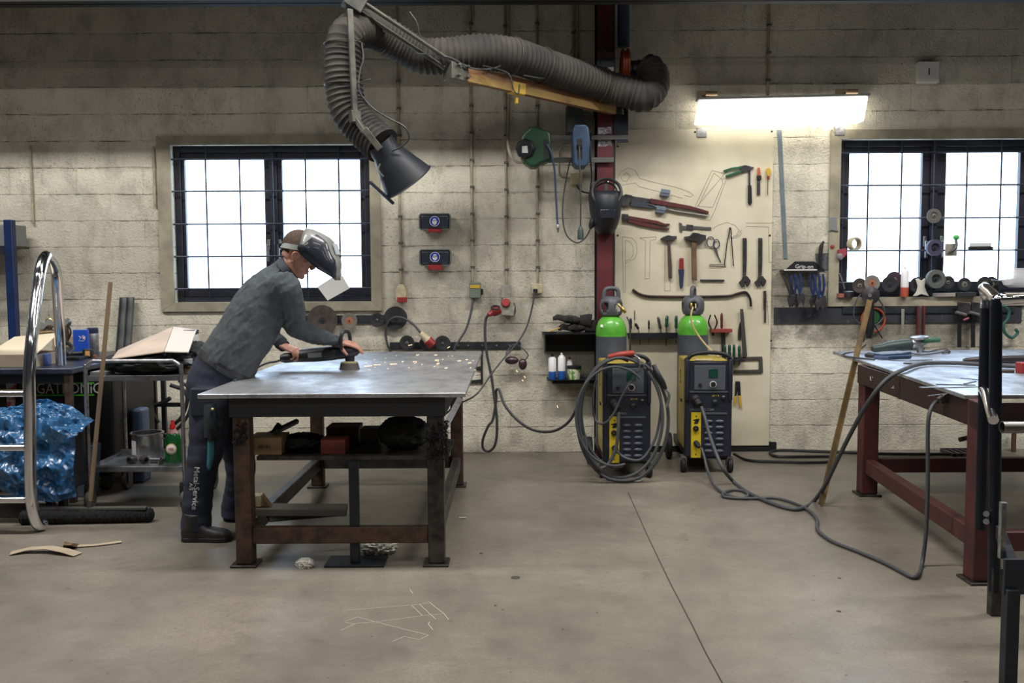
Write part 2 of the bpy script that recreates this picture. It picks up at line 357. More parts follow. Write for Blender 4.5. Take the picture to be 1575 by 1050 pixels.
for p, a in (((793, 888), .022), ((740, 851), .01), ((1291, 889), .008), ((713, 796), .014), ((1290, 940), .01), ((762, 931), .006)):
    q = G(*p); sp.cyl((q.x, q.y, .0008), (q.x, q.y, .0016), a, n=16)
sp.build('drain_spots', mat('spot_dark', c(60, 56, 52), .6), fo)
# ---------------------------------------------------------------- grinding bench with its shelf
def top_material(name, base, dark):
    q = NT(name); b = q.b; obj = q.tc.outputs['Object']
    a = q.ramp(q.noise(q.map(obj, (1.6, 1, 1), rot=(0, 0, .25)), 4, 8, .7), .38, .68)
    s = q.ramp(q.noise(q.map(obj, (9, 60, 1), rot=(0, 0, .12)), 2, 5, .7), .5, .75)
    q.set(b, 'Base Color', q.mix(q.math('MULTIPLY', s, .5), q.mix(a, base, dark), c(70, 70, 72)))
    b.inputs['Metallic'].default_value = .85
    q.set(b, 'Roughness', q.math('ADD', q.ramp(a, 0, 1, .36, .5), q.math('MULTIPLY', s, .12)))
    q.bump(q.noise(q.map(obj, (8, 50, 1)), 3, 5, .6), .12, .004); return q.m
TZ = .85
t1 = thing('workbench', 'rusty steel workbench with swarf stuck on one leg, the worker leaning on it', 'workbench', (-.84, 5.3, 0))
a, b2 = G(303, 606, TZ), G(715, 606, TZ); e = G(742, 540, TZ)
MTOP = top_material('scuffed_steel_plate', c(206, 208, 212), c(138, 138, 142))
tp = MB().prism([(a.x, a.y), (b2.x, a.y), (b2.x+.0, e.y), (a.x, e.y)], (0, 0, TZ-.022), (1, 0, 0), (0, 1, 0), (0, 0, .022)); tp.build('tabletop', MTOP, t1, bevel=.004)
X0, X1, YF, YB = -1.305, -.372, 4.37, 6.03
fr = MB(); za = .735
for (x0, x1, y0, y1) in ((X0-.05, X1+.05, YF-.05, YF-.04), (X0-.05, X1+.05, YB+.03, YB+.04), (X0-.05, X0-.04, YF-.04, YB+.03), (X1+.04, X1+.05, YF-.04, YB+.03)):
    fr.bx(x0, x1, y0, y1, za, TZ-.022)
for y in (4.9, 5.5): fr.bx(X0-.04, X1+.04, y, y+.04, za+.02, TZ-.022)
fr.build('apron', mat('apron_black', c(24, 25, 30), .6), t1)
for x in (X0, X1):
    for y in (YF, YB):
        l = MB().bx(x-.04, x+.04, y-.04, y+.04, .012, TZ-.022)
        lo = l.build('leg', RST if (x, y) != (X1, YF) else MST, t1, bevel=.006)
        MB().bx(x-.065, x+.06, y-.06, y+.065, 0, .012).build('foot_plate', MST, lo, bevel=.003)
for nm, a0, a1 in (('rail', (X0+.04, YF-.005, .15), (X1-.04, YF-.005, .15)), ('rail', (X0+.04, YB, .165), (X1-.04, YB, .165)), ('rail', (X0, YF+.04, .16), (X0, YB-.04, .16)), ('rail', (X1, YF+.04, .16), (X1, YB-.04, .16))):
    MB().bar(a0, a1, .05, .08).build(nm, RST if a0[1] < 4.4 and a1[1] < 4.4 else mat('bare_tube', c(92, 88, 86), .5, .6, col2=c(60, 56, 56)), t1, bevel=.005)
SHZ = .527
sh = MB().bx(X0+.05, X1+.06, 4.42, 4.86, SHZ-.006, SHZ); sh.bx(X0+.05, X1-.04, 4.41, 4.42, SHZ-.02, SHZ); sh.build('shelf', MST, t1)
p0 = G(546, 867); po = MB().bx(p0.x-.02, p0.x+.025, p0.y-.02, p0.y+.02, .012, SHZ-.02).build('support_post', DRK, t1, bevel=.003)
MB().bx(p0.x-.14, p0.x+.15, p0.y-.06, p0.y+.10, 0, .012).build('base_plate', DRK, po, bevel=.002)
sw = MB(); rnd = random.Random(3)
for i in range(330):
    z = .5+.21*rnd.betavariate(1.6, 1.4); q = V((X1+.012+rnd.uniform(-.052, .05), YF-.044-abs(rnd.gauss(0, .007)), z))
    if i % 3 == 0: q = V((X1+.044+abs(rnd.gauss(0, .008)), YF+rnd.uniform(-.04, .04), z))
    d = V((rnd.uniform(-1, 1), rnd.uniform(-1, .3), rnd.uniform(-1, 1))).normalized(); sw.bar(q-d*.006, q+d*.009, .004, .0025)
for i in range(70):
    q = V((X0-.005+rnd.uniform(-.03, .035), YF-.044, .60+.12*rnd.random())); d = V((rnd.uniform(-1, 1), rnd.uniform(-.6, 0), rnd.uniform(-1, 1))).normalized(); sw.bar(q-d*.006, q+d*.01, .004, .003)
so = sw.build('swarf', mat('swarf', c(48, 48, 50), .5, .7), t1, smooth=False); so['kind'] = 'stuff'
br = MB(); br.bar(W(708, 612, 5.2), W(687, 652, 5.0), .035, .006, up=(0, 1, 0)); br.bar(W(687, 652, 5.0), W(679, 688, 4.9), .02, .006, up=(0, 1, 0)); br.build('gusset_strip', STL, t1)
# ---------------------------------------------------------------- red bench on the far side of the aisle
MRED = mat('oxide_red_paint', c(80, 38, 38), .5, .1, col2=c(60, 32, 34), scale=9, bump=.08)
t2 = thing('workbench', 'oxide red steel workbench with chalk marks on its apron, loaded with grinders', 'workbench', (2.9, 5.3, 0))
q0, q1 = G(1281, 540, TZ), G(1483, 607, TZ); xr = 3.75
P2 = [(q1.x, q1.y), (xr, q1.y), (xr, q0.y+.08), (q0.x, q0.y)]
MTOP2 = top_material('scratched_steel_plate', c(205, 208, 216), c(120, 122, 130))
MB().prism(P2, (0, 0, TZ-.02), (1, 0, 0), (0, 1, 0), (0, 0, .02)).build('tabletop', MTOP2, t2, bevel=.003)
g0, g1 = G(1333, 760), G(1505, 893)
ap = MB(); A = V((g0.x-.05, g0.y+.05, .77)); B = V((g1.x-.05, g1.y-.05, .77))
ap.bar(A, B, .012, .115); ap.bar(B, V((xr-.05, B.y, .77)), .012, .115); ap.bar(A, V((xr-.05, A.y+.02, .77)), .012, .115)
ap.build('apron', mat('dark_red_apron', c(52, 26, 26), .5, .2, col2=c(34, 24, 28), scale=12), t2)
for g in (g0, g1, V((3.55, g0.y, 0)), V((3.55, g1.y, 0))):
    lo = MB().bx(g.x-.05, g.x+.05, g.y-.05, g.y+.05, .012, TZ-.02).build('leg', MRED, t2, bevel=.006)
    MB().bx(g.x-.07, g.x+.07, g.y-.07, g.y+.07, 0, .012).build('foot_plate', MST, lo, bevel=.003)
d = (g1-g0).normalized()
for a0, a1 in ((g0+d*.05, g1-d*.05), (g0+V((.05, 0, 0)), V((3.5, g0.y, 0))), (g1+V((.05, 0, 0)), V((3.5, g1.y, 0)))):
    MB().bar(a0+V((0, 0, .19)), a1+V((0, 0, .19)), .06, .09).build('rail', MRED, t2, bevel=.005)
n = V((-(g1-g0).y, (g1-g0).x, 0)).normalized(); n = -n if n.x > 0 else n
for (f, L) in ((.16, ((-.02, .01, -.01, -.012), (-.01, -.012, .012, -.008), (.0, .012, .006, .012), (.012, .006, .012, -.01), (.02, .01, .03, .008))), (.38, ((-.03, .012, -.03, -.012), (-.03, -.012, -.012, -.012), (0, 0, .02, .004), (0, 0, .004, -.012), (.004, -.012, .02, -.008)))):
    cm = MB(); o = A+(B-A)*f+n*.008; u = (B-A).normalized()
    for x0, z0, x1, z1 in L: cm.bar(o+u*x0+V((0, 0, z0)), o+u*x1+V((0, 0, z1)), .003, .001)
    cm.build('chalk_mark', WHT, t2)
# ---------------------------------------------------------------- tubular black trolley at the near corner
t3 = thing('tube_trolley', 'black bent tube trolley frame with a bare polished elbow, beside the red workbench', 'trolley', (2.2, 3.4, 0))
TR = .0235; MTB = mat('black_varnished_tube', c(24, 28, 40), .35, .4, col2=c(16, 18, 26), scale=5)
ya, yb = 3.92, 3.66
pa = W(1517, 470, ya); pb = W(1532, 470, yb); pa2 = W(1508, 813, ya); pb2 = W(1529, 908, yb)
MB().tube([pa2, V((pa.x, ya, pa.z+.0))], TR, 20).build('post', MTB, t3)
MB().tube([pb2, V((pb.x, yb, pb.z))], TR, 20).build('post', MTB, t3)
zt2 = W(1530, 458, yb).z
MB().tube([V((pa.x-.002, ya, pa.z-.01)), V((pa.x-.004, ya-.004, pa.z+.045)), W(1514, 443, ya-.04), W(1523, 450, ya-.14), W(1533, 459, yb+.02), W(1541, 460, yb-.0), V((pb.x+.12, yb, zt2))], TR, 20, k=6).build('elbow', CHR, t3)
MB().tube([V((pb.x+.03, yb, zt2)), V((3.05, yb, zt2))], TR*.98, 20).build('handle', mat('dull_tube', c(88, 84, 78), .35, .8, col2=c(58, 54, 50)), t3)
MB().tube([V((pb.x, yb, pb.z)), V((pb.x, yb, zt2-.005))], TR*.9, 16).build('post_collar', MTB, t3)
lz = W(1541, 657, 3.5).z; lx = W(1541, 657, 3.5)
r3 = MB(); xs, ys = lx.x, 3.5
r3.rings([[V((x, ys+math.cos(2*PI*j/24)*r, lz+math.sin(2*PI*j/24)*r)) for j in range(24)] for x, r in ((xs, TR), (3.05, TR), (3.05, TR-.003), (xs, TR-.003))], closed=True)
r3.build('cross_tube', mat('open_tube_end', c(120, 118, 114), .35, .9), t3)
MB().tube([W(1511, 603, 3.9), W(1514, 601, 3.88), W(1521, 622, 3.72), W(1528, 646, 3.6)], TR*.85, 16, k=4).build('brace', CHR, t3)
g = W(1530, 908, yb); MB().bx(g.x-.022, g.x+.024, yb-.02, yb+.02, 0, .2).build('leg', MST, t3, bevel=.003)
bx = W(1541, 912, 3.0); bz = W(1541, 858, 3.0).z
MB().bx(bx.x, 2.6, 2.985, 3.0, bx.z, bz).build('side_plate', DRK, t3, bevel=.002)
MB().bar((bx.x+.06, 3.0, bx.z+.03), (1.98, 3.64, bx.z+.03), .03, .05).build('side_rail', DRK, t3, bevel=.002)
g = W(1555, 912, 2.99); MB().bx(g.x-.022, g.x+.022, 2.97, 3.01, 0, bx.z+.02).build('leg', DRK, t3, bevel=.003)
hb = MB(); h = W(1541, 810, 3.3); hb.bx(h.x-.008, h.x+.012, 3.29, 3.31, W(1541, 858, 3.3).z, W(1541, 772, 3.3).z); hb.build('hinge', STL, t3, bevel=.001)
for p in (790, 802): MB().cyl(W(1517, p, 3.7), W(1517, p, 3.64), .012).build('bolt', STL, t3)
# ---------------------------------------------------------------- bench by the wall, far end
t4 = thing('workbench', 'dark workbench behind the ladder, with a cardboard box, gauges and a steel flask on it', 'workbench', (-3.2, 6.0, 0))
f0 = G(110, 566, TZ); k0 = G(166, 545, TZ)
MB().bx(-3.75, f0.x, f0.y, k0.y+.25, TZ-.04, TZ).build('tabletop', mat('dark_bench_top', c(62, 68, 86), .35, .4, col2=c(40, 44, 54), scale=10), t4, bevel=.008)
for x in (f0.x-.04, -3.65):
    for y in (f0.y+.04, k0.y+.2): MB().bx(x-.02, x+.02, y-.02, y+.02, 0, TZ-.04).build('leg', RST, t4, bevel=.003)
MB().bx(-3.65, f0.x-.06, f0.y+.05, f0.y+.06, TZ-.1, TZ-.04).build('apron', DRK, t4)
# ---------------------------------------------------------------- blue rack post at the edge
t5 = thing('storage_rack', 'dark blue steel rack upright with a grey crate on its beam against the wall', 'rack', (-3.9, 6.8, 0))
g = W(17, 400, 6.8); MB().bx(g.x-.03, g.x+.03, 6.77, 6.83, 0, W(17, 338, 6.8).z).build('upright', mat('rack_blue', c(18, 44, 92), .45, .2, col2=c(14, 34, 70)), t5, bevel=.003)
MB().bx(g.x-1.0, g.x-.03, 6.78, 6.82, W(10, 391, 6.8).z, W(10, 380, 6.8).z).build('beam', DRK, t5)
MB().bx(g.x-1.0, g.x-.03, 6.84, 7.12, W(10, 381, 6.8).z, W(10, 378, 6.8).z).build('shelf', MST, t5)
tag(MB().bx(g.x-.6, g.x-.035, 6.86, 7.1, W(10, 377.9, 6.8).z, W(10, 344, 6.8).z).build('storage_crate', GRY, bevel=.004), 'plain grey crate on the beam of the blue rack', 'crate')
# ---------------------------------------------------------------- polished ladder standing at the edge
t6 = thing('pool_ladder', 'polished stainless ladder with arched rails leaning over the dark workbench', 'ladder', (-2.7, 4.95, 0))
r = .0315; Yf = 4.92
P = [W(68, 815, 5.0), W(58, 806, 4.96), W(50, 780, 4.93), W(47, 740, Yf), W(46, 640, Yf), W(45, 572, Yf), W(49, 520, 4.95), W(57, 450, 5.05), W(62, 415, 5.1), W(70, 394, 5.2), W(79, 400, 5.35), W(86, 420, 5.5), W(89, 460, 5.6), W(92, 520, 5.7), W(94, 557, 5.78)]
P[0].z = .034; P[-1].z = TZ+.003
def rail_mb(dx):
    return MB().tube([p+V((dx, 0, 0)) for p in P], r, 20, k=5)
rail_mb(0).build('rail', CHR, t6); rail_mb(-.52).build('rail', CHR, t6)
for py in (605, 688, 768):
    s = W(47, py, Yf); MB().bx(s.x-.5, s.x-.02, Yf-.02, Yf+.05, s.z-.016, s.z+.016).build('step', CHR, t6, bevel=.008)
# ---------------------------------------------------------------- stainless trolley
t7 = thing('service_trolley', 'stainless service trolley behind the broom, loaded with cloths and a flattened box', 'trolley', (-2.3, 5.7, 0))
cy0, cy1 = 5.45, 5.98; la, lb = W(134, 640, cy0).x, W(281, 640, cy0).x
zt_ = W(200, 578, cy0).z; zl_ = W(200, 718, cy0).z
for y in (cy0, cy1):
    zh = W(200, 555, cy0).z
    MB().tube([(la, y, .14), (la, y, zh-.09), (la+.012, y, zh-.03), (la+.05, y, zh), (la+.09, y, zh), (lb-.09, y, zh), (lb-.05, y, zh), (lb-.012, y, zh-.03), (lb, y, zh-.09), (lb, y, .14)], .0125, 12, k=5).build('side_frame', STL, t7)
for z in (zt_, zl_):
    s = MB().bx(la, lb, cy0, cy1, z-.004, z); s.bx(la+.01, lb-.01, cy0-.002, cy0+.004, z-.03, z+.002); s.bx(la+.01, lb-.01, cy1-.004, cy1+.002, z-.03, z+.002); s.bx(la, la+.006, cy0, cy1, z-.03, z); s.bx(lb-.006, lb, cy0, cy1, z-.03, z)
    s.build('shelf', mat('trolley_shelf', c(150, 152, 158), .35, .9, col2=c(110, 112, 118)), t7, bevel=.001)
for x in (la, lb):
    for y in (cy0, cy1):
        h = MB().cyl((x, y, .15), (x, y, .165), .03); h.bx(x-.022, x-.018, y-.03, y+.03, .05, .15); h.bx(x+.018, x+.022, y-.03, y+.03, .05, .15); h.bx(x-.022, x+.022, y-.03, y+.03, .146, .15)
        co_ = h.build('caster', MST, t7); MB().lathe([(.03, -.014), (.056, -.014), (.06, -.008), (.06, .008), (.056, .014), (.03, .014)], (x, y, .0605), (1, 0, 0), 28).build('wheel', mat('grey_tyre', c(70, 68, 64), .6), co_)
# ---------------------------------------------------------------- black welding power source behind
t8 = thing('welding_machine', 'big black welding machine with a green striped name panel, below the dark workbench', 'welding machine', (-2.9, 6.2, 0))
mx0, mx1, my = -3.62, W(172, 600, 5.9).x, 5.9
MB().bx(mx0, mx1, my, 6.6, .12, .79).build('housing', mat('machine_black', c(17, 19, 21), .5), t8, bevel=.012)
MGRL = mat('green_line', c(80, 190, 40), .5)
for py in (589, 607.5): 
    s = W(100, py, my); MB().bx(W(52, py, my).x, W(145, py, my).x, my-.003, my, s.z-.005, s.z+.005).build('green_stripe', MGRL, t8)
txt('MiGATRONiC', .10, W(96, 598, my-.004), (1, 0, 0), (0, 0, 1), WHT, t8, sx=.83)
lg = MB(); o = W(63, 580, my-.003); lg.tor(o+V((.02, 0, .018)), (0, 1, 0), .018, .0035, 20, 6); lg.tor(o+V((.03, 0, -.012)), (0, 1, 0), .022, .0035, 20, 6); lg.tube([o+V((-.03, 0, -.03)), o+V((-.03, 0, .03)), o+V((-.005, 0, -.028)), o+V((0, 0, .03))], .0035, 6); lg.build('emblem', WHT, t8)
for x in (mx0+.1, mx1-.08):
    for y in (my+.06, 6.5): MB().lathe([(.02, -.02), (.055, -.02), (.06, 0), (.055, .02), (.02, .02)], (x, y, .06), (1, 0, 0), 20).build('wheel', RUB, t8)
MB().bx(mx0+.1, mx1-.08, my+.05, 6.55, .09, .125).build('chassis', DRK, t8)
# ---------------------------------------------------------------- steel column and the extraction arm on it
MCOL = mat('column_red_oxide', c(98, 38, 44), .5, .1, col2=c(76, 32, 40), scale=5, bump=.05)
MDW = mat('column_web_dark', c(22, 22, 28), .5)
cx0, cx1 = W(918, 500, 6.95).x, W(942, 500, 6.95).x
tc = thing('steel_column', 'dark red painted steel column standing against the block wall', 'column', ((cx0+cx1)/2, 7.04, 0))
h = MB().bx(cx0, cx1, 6.94, 6.952, .012, 3.62); h.build('front_flange', MCOL, tc)
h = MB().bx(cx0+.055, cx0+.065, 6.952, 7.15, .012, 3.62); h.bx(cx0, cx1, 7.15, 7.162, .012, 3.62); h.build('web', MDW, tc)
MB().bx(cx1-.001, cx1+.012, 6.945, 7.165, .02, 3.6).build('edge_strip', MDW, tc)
MB().bx(cx0-.05, cx1+.05, 6.9, 7.17, 0, .012).build('foot_plate', MST, tc)
tp = mat('foil_tape', c(178, 186, 196), .45, .4, col2=c(110, 70, 74), scale=30)
for y0, y1 in ((196, 206), (214, 225)): pp(MB(), [(920, y0), (940, y0-1), (941, y1), (935, y1-1), (928, y1+1), (920, y1)], 6.9395, .0015).build('tape_patch', tp, tc)
MHOS = mat('dusty_ribbed_hose', c(60, 56, 51), .85, col2=c(38, 37, 37), scale=5, bump=.08)
MHD = mat('grey_steel_tube', c(92, 90, 82), .5, .5, col2=c(62, 62, 60), scale=9)
MHB = mat('hood_black', c(28, 32, 42), .5, col2=c(22, 25, 32), scale=9)
ta = thing('extraction_arm', 'long swivelling fume extraction arm with ribbed hose, orange and yellow boom and black hood', 'extraction arm', (W(945, 170, 6.9).x, 6.9, 2.6))
b0, b1 = W(944, 166, 6.84), W(706, 112, 6.0)
bm_ = MB(); bm_.bar(b0, b1, .05, .10); bm_.build('boom', [mat('boom_orange', c(122, 84, 50), .55, .1, col2=c(112, 62, 44), scale=4, bump=.06)], ta, bevel=.004)
d = (b1-b0).normalized(); up = V((0, 0, 1)); sd = d.cross(up).normalized()
if sd.y > 0: sd = -sd
MB().bar(b0+sd*.0262-up*.024, b1+sd*.0262-up*.024, .002, .05).build('yellow_band', mat('band_yellow', c(146, 118, 54), .55, col2=c(122, 88, 46), scale=7), ta)
cl = MB(); m_ = b0+(b1-b0)*.66; cl.bar(m_-d*.055-up*.02, m_+d*.055-up*.02, .07, .075); cl.bar(m_-up*.05, m_-up*.09, .05, .03); cl.cyl(m_-up*.08, m_-up*.12, .014); cl.build('boom_clamp', YEL, ta, bevel=.003)
j1 = MB(); j1.ob(b1+V((-.02, 0, .0)), (.1, .11, .13), d, up); 
for dx in (-.035, .035):
    for dz in (-.03, .035): j1.cyl(b1+sd*.045+d*dx+up*dz, b1+sd*.07+d*dx+up*dz, .011, n=8)
j1.build('joint_bracket', MHD, ta, bevel=.004)
j2 = W(541, 2, 5.72); rr = MB(); u2 = (b1-j2).normalized(); n2 = u2.cross(V((0, 1, 0))).normalized()
rr.tube([b1-u2*.0+n2*.03+V((0, -.03, 0)), j2+n2*.03+V((0, -.03, 0))], .014, 10); rr.tube([b1-n2*.02+V((0, .03, 0)), j2-n2*.02+V((0, .03, 0))], .014, 10)
rr.build('parallel_rods', MHD, ta)
MB().ob(j2+V((.02, 0, .0)), (.09, .12, .12), u2).build('elbow_bracket', MHD, ta, bevel=.005)
MB().cyl(j2-up*.0, j2+up*.25, .03).build('hanger_stub', MHD, ta)
k0, k1 = W(538, 14, 5.6), W(546, 180, 5.56)
MB().bar(k0, k1, .036, .022).build('forearm', MHD, ta, bevel=.003)
k2 = W(590, 234, 5.56); kb = MB(); kb.ob(k1, (.06, .05, .07), k1-k0); kb.bar(k1, W(562, 204, 5.52), .035, .03); kb.bar(W(562, 204, 5.52), k2, .045, .03); kb.bar(W(560, 198, 5.5), W(585, 230, 5.5), .02, .04); kb.build('hood_knuckle', MHD, ta, bevel=.003)
HP = [W(993, 107, 6.9), W(1003, 112, 6.86), W(1005, 132, 6.8), W(990, 147, 6.74), W(965, 142, 6.72), W(925, 130, 6.7), W(880, 116, 6.52), W(835, 101, 6.36), W(790, 86, 6.2), W(740, 80, 6.1), W(690, 85, 6.06), W(652, 86, 6.08), W(618, 70, 6.06), W(585, 50, 5.98), W(556, 44, 5.86), W(533, 58, 5.75), W(527, 95, 5.72), W(529, 135, 5.71), W(537, 170, 5.7), W(560, 199, 5.68), W(588, 224, 5.62)]
hose(MB(), HP, .112, .034, .0065).build('flexible_duct', MHOS, ta)
hose(MB(), [W(968, 108, 6.93), W(976, 108, 6.92), W(984, 107, 6.91), W(994, 107, 6.9)], .07, .03, .003).build('duct_cuff', BLK, ta)
fo_ = W(961, 102, 6.93); MB().lathe([(.10, -.03), (.125, -.026), (.125, -.014), (.112, -.01), (.112, .01), (.125, .014), (.125, .026), (.10, .03)], fo_, (1, 0, 0), 32).build('swivel_flange', mat('orange_enamel', c(176, 78, 36), .45, col2=c(140, 60, 34), scale=12), ta)
h0, h1 = W(587, 224, 5.58), W(627, 279, 5.66); ax = (h1-h0).normalized(); L = (h1-h0).length
hd = MB(); hd.lathe([(.088, -.02), (.09, .05), (.105, .09), (.125, .15), (.165, L), (.172, L+.004), (.168, L+.008), (.158, L-.004), (.118, .15), (.085, .05), (.08, -.02)], h0, ax, 36, cap=False)
hdo = hd.build('hood', MHB, ta)
ll = MB(); ll.bar(W(570, 281, 5.58), W(605, 313, 5.6), .03, .02); ll.bar(W(570, 281, 5.72), W(605, 313, 5.7), .03, .02); ll.bar(W(570, 281, 5.57), W(570, 281, 5.73), .022); ll.build('hood_handle', MHB, ta, bevel=.003)
cb = MB(); cb.tube([W(585, 252, 5.45), W(582, 262, 5.44), W(590, 272, 5.43)], .005, 6, k=4); cb.build('hood_latch', MHD, ta)
cs = MB(); cs.tube([W(556, 66, 5.62), W(559, 90, 5.6), W(554, 110, 5.58), W(553, 140, 5.56), W(572, 165, 5.55), W(598, 182, 5.52), W(622, 195, 5.5), W(629, 212, 5.5), W(618, 225, 5.5), W(603, 232, 5.5)], .005, 8, k=6); cs.build('lamp_cable', BLK, ta)
cs = MB(); cs.tube([W(640, 82, 5.9), W(690, 88, 5.92), W(722, 104, 5.98), W(755, 106, 6.06), W(778, 98, 6.1), W(800, 100, 6.14)], .005, 8, k=6); cs.build('boom_cable', CAB, ta)
for cxp, cyp, Y, dx, dy in ((529, 68, 5.72, 28, 4), (530, 131, 5.71, 29, 3)):
    MB().tor(W(cxp, cyp, Y), V((.0, 0, 1)), .122, .004, 32, 5).build('cable_tie', MHD, ta)
for a_ in (HP[8], HP[7], HP[5]): 
    i_ = HP.index(a_); MB().tor(a_, HP[i_+1]-HP[i_-1], .122, .004, 32, 5).build('cable_tie', MHD, ta)
for L_ in ([(548, 64, 5.55), (560, 56, 5.5), (560, 50, 5.5)], [(550, 128, 5.55), (562, 124, 5.5), (571, 122, 5.5)], [(630, 18, 5.9), (641, 34, 5.9), (645, 52, 5.92), (651, 62, 5.94)]):
    MB().tube([W(*q) for q in L_], .0035, 6, k=5).build('cable_tie', MHD, ta)
co2 = MB(); co2.tube([W(742, 101, 6.0), W(770, 108, 6.05), W(784, 116, 6.05), W(790, 138, 6.05), W(797, 144, 6.05), W(799, 130, 6.1)], .005, 8, k=5); co2.build('boom_cable', BLK, ta)
wb_ = MB(); wb_.tube([W(806, 116, 6.1), W(838, 120, 6.3), W(857, 108, 6.36), W(868, 95, 6.4), W(872, 92, 6.4), W(880, 76, 6.55), W(884, 62, 6.6)], .004, 6, k=5); wb_.build('hanging_wire', CAB, ta)
# swivel bracket on the column
sw_ = MB(); sw_.bar(W(944, 165, 6.88), W(952, 168, 6.9), .1, .1); pp(sw_, [(944, 160), (966, 160), (966, 219), (950, 219), (944, 210)], 6.92, .012); sw_.cyl(W(953, 177, 6.88), W(953, 168, 6.88), .03); sw_.build('column_bracket', DRK, ta, bevel=.003)
single(MB().tube([W(959, -40, 6.96), W(959, 72, 6.96)], .045, 24), 'exhaust_pipe', mat('galvanised_pipe', c(76, 88, 108), .5, .5, col2=c(56, 64, 80), scale=5), 'blue grey round exhaust pipe coming down beside the red column', 'pipe')
tb = thing('motor_switch', 'dark blue motor switch box with a white label on the red column', 'switch', tuple(W(930, 113, 6.92)))
MB().bx(W(917, 100, 6.9).x, W(945, 100, 6.9).x, 6.86, 6.938, W(930, 113, 6.9).z, W(930, 93, 6.9).z).build('housing', mat('switch_blue', c(34, 40, 66), .45), tb, bevel=.004)
pp(MB(), [(929, 104), (944, 103), (944, 110), (929, 111)], 6.859, .001).build('name_label', WHT, tb)
MB().tube([W(924, 100, 6.86), W(922, 85, 6.85), W(925, 76, 6.86), W(931, 78, 6.87), W(934, 92, 6.88)], .004, 6, k=5).build('lead', CAB, tb)
# ---------------------------------------------------------------- reel rail, reels and their leads
tr_ = thing('reel_bracket', 'two grey flat bars across the red column carrying the hose reels', 'bracket', tuple(W(930, 215, 6.93)))
for y0, y1, x1 in ((208, 215, 966), (242, 250, 944)): MB().bx(W(840, y0, 6.91).x, W(x1, y0, 6.91).x, 6.905, 6.915, W(900, y1, 6.91).z, W(900, y0, 6.91).z).build('flat_bar', mat('grey_flat_bar', c(98, 98, 96), .5, .5), tr_, bevel=.002)
gr = thing('air_hose_reel', 'green hose reel case with a dark label disc, hanging on the two flat bars', 'hose reel', tuple(W(822, 262, 6.86)))
MGR = mat('reel_green', c(30, 74, 48), .4, col2=c(24, 60, 42), scale=7)
g_ = MB(); pp(g_, [(808, 206), (816, 200), (824, 199), (832, 203), (842, 206), (846, 212), (847, 245), (842, 252), (830, 256), (824, 261), (816, 261), (808, 256), (801, 246), (799, 228), (802, 214)], 6.9, .17); g_.build('case', MGR, gr, bevel=.02, seg=3)
MB().lathe([(.075, 0), (.075, .02), (.06, .04)], W(809, 229, 6.745), (-.25, -1, 0), 8).build('hub_cover', BLK, gr, bevel=.004)
pp(MB(), [(803, 225), (811, 224), (812, 235), (803, 235)], 6.69, .002).build('label_plate', WHT, gr)
pp(MB(), [(836, 216), (844, 215), (845, 243), (837, 246)], 6.73, .004).build('hose_slot', BLK, gr)
MB().tube([W(841, 222, 6.72), W(848, 236, 6.72), W(853, 262, 6.74), W(855, 300, 6.76), W(857, 335, 6.77), W(858, 346, 6.77)], .008, 10, k=6).build('air_hose', mat('blue_hose', c(50, 66, 90), .5), gr)
MB().lathe([(.009, 0), (.012, .004), (.012, .03), (.008, .034), (.006, .06)], W(858, 345, 6.77), (0, 0, -1), 12).build('hose_coupling', STL, gr)
MB().tube([W(782, -30, 7.1), W(783, 90, 7.12), W(782, 180, 7.12), W(781, 220, 7.1), W(786, 240, 7.0), W(795, 249, 6.85), W(806, 250, 6.78)], .012, 10, k=6).build('feed_pipe', mat('cream_conduit', c(150, 142, 124), .5), gr)
br_ = thing('cable_reel', 'slim blue cable reel with its cord hanging down beside the red column', 'cable reel', tuple(W(890, 262, 6.86)))
MBR = mat('reel_blue', c(50, 74, 100), .4, col2=c(40, 62, 88), scale=8)
b_ = MB(); pp(b_, [(881, 198), (898, 198), (902, 203), (904, 222), (903, 252), (898, 261), (884, 261), (879, 255), (878, 210)], 6.9, .2); b_.build('case', MBR, br_, bevel=.012, seg=3)
pp(MB(), [(887, 214), (895, 213), (896, 244), (888, 244)], 6.7, .003).build('cord_slot', BLK, br_)
MB().lathe([(.018, 0), (.022, .012), (.014, .03)], W(891, 222, 6.69), (0, -.3, -1), 10).build('cord_stop', RUB, br_)
MB().tube([W(891, 225, 6.67), W(892, 260, 6.67), W(893, 310, 6.7), W(893, 350, 6.72)], .006, 8, k=6).build('cord', CAB, br_)
pg = MB(); pg.lathe([(.008, 0), (.014, .01), (.022, .035), (.024, .09), (.02, .095)], W(893, 348, 6.72), (0, 0, -1), 14); pg.build('socket_end', mat('dark_green_plastic', c(52, 66, 64), .5), br_)
gb = single(MB().bx(W(871, 180, 7.1).x, W(894, 180, 7.1).x, 6.93, 7.18, W(880, 207, 7.05).z, W(880, 161, 7.05).z), 'control_box', mat('dark_grey_box', c(72, 76, 74), .6, col2=c(56, 62, 60), scale=12), 'dark grey box on the wall above the blue cable reel', 'box', bevel=.004)
tj = thing('junction_box', 'small cream junction box with a looped conduit under the cable reel', 'junction box', tuple(W(887, 284, 7.15)))
MCR = mat('cream_plastic', c(196, 184, 150), .5, col2=c(170, 160, 132), scale=20)
MB().bx(W(877, 270, 7.13).x, W(896, 270, 7.13).x, 7.12, 7.18, W(887, 284, 7.13).z, W(887, 266, 7.13).z).build('housing', MCR, tj, bevel=.004)
MB().tube([W(877, 274, 7.15), W(864, 272, 7.15), W(860, 262, 7.15), W(860, 238, 7.15), W(863, 227, 7.15), W(872, 222, 7.13), W(880, 222, 7.1)], .008, 8, k=6).build('looped_conduit', mat('grey_conduit', c(140, 134, 118), .5), tj)
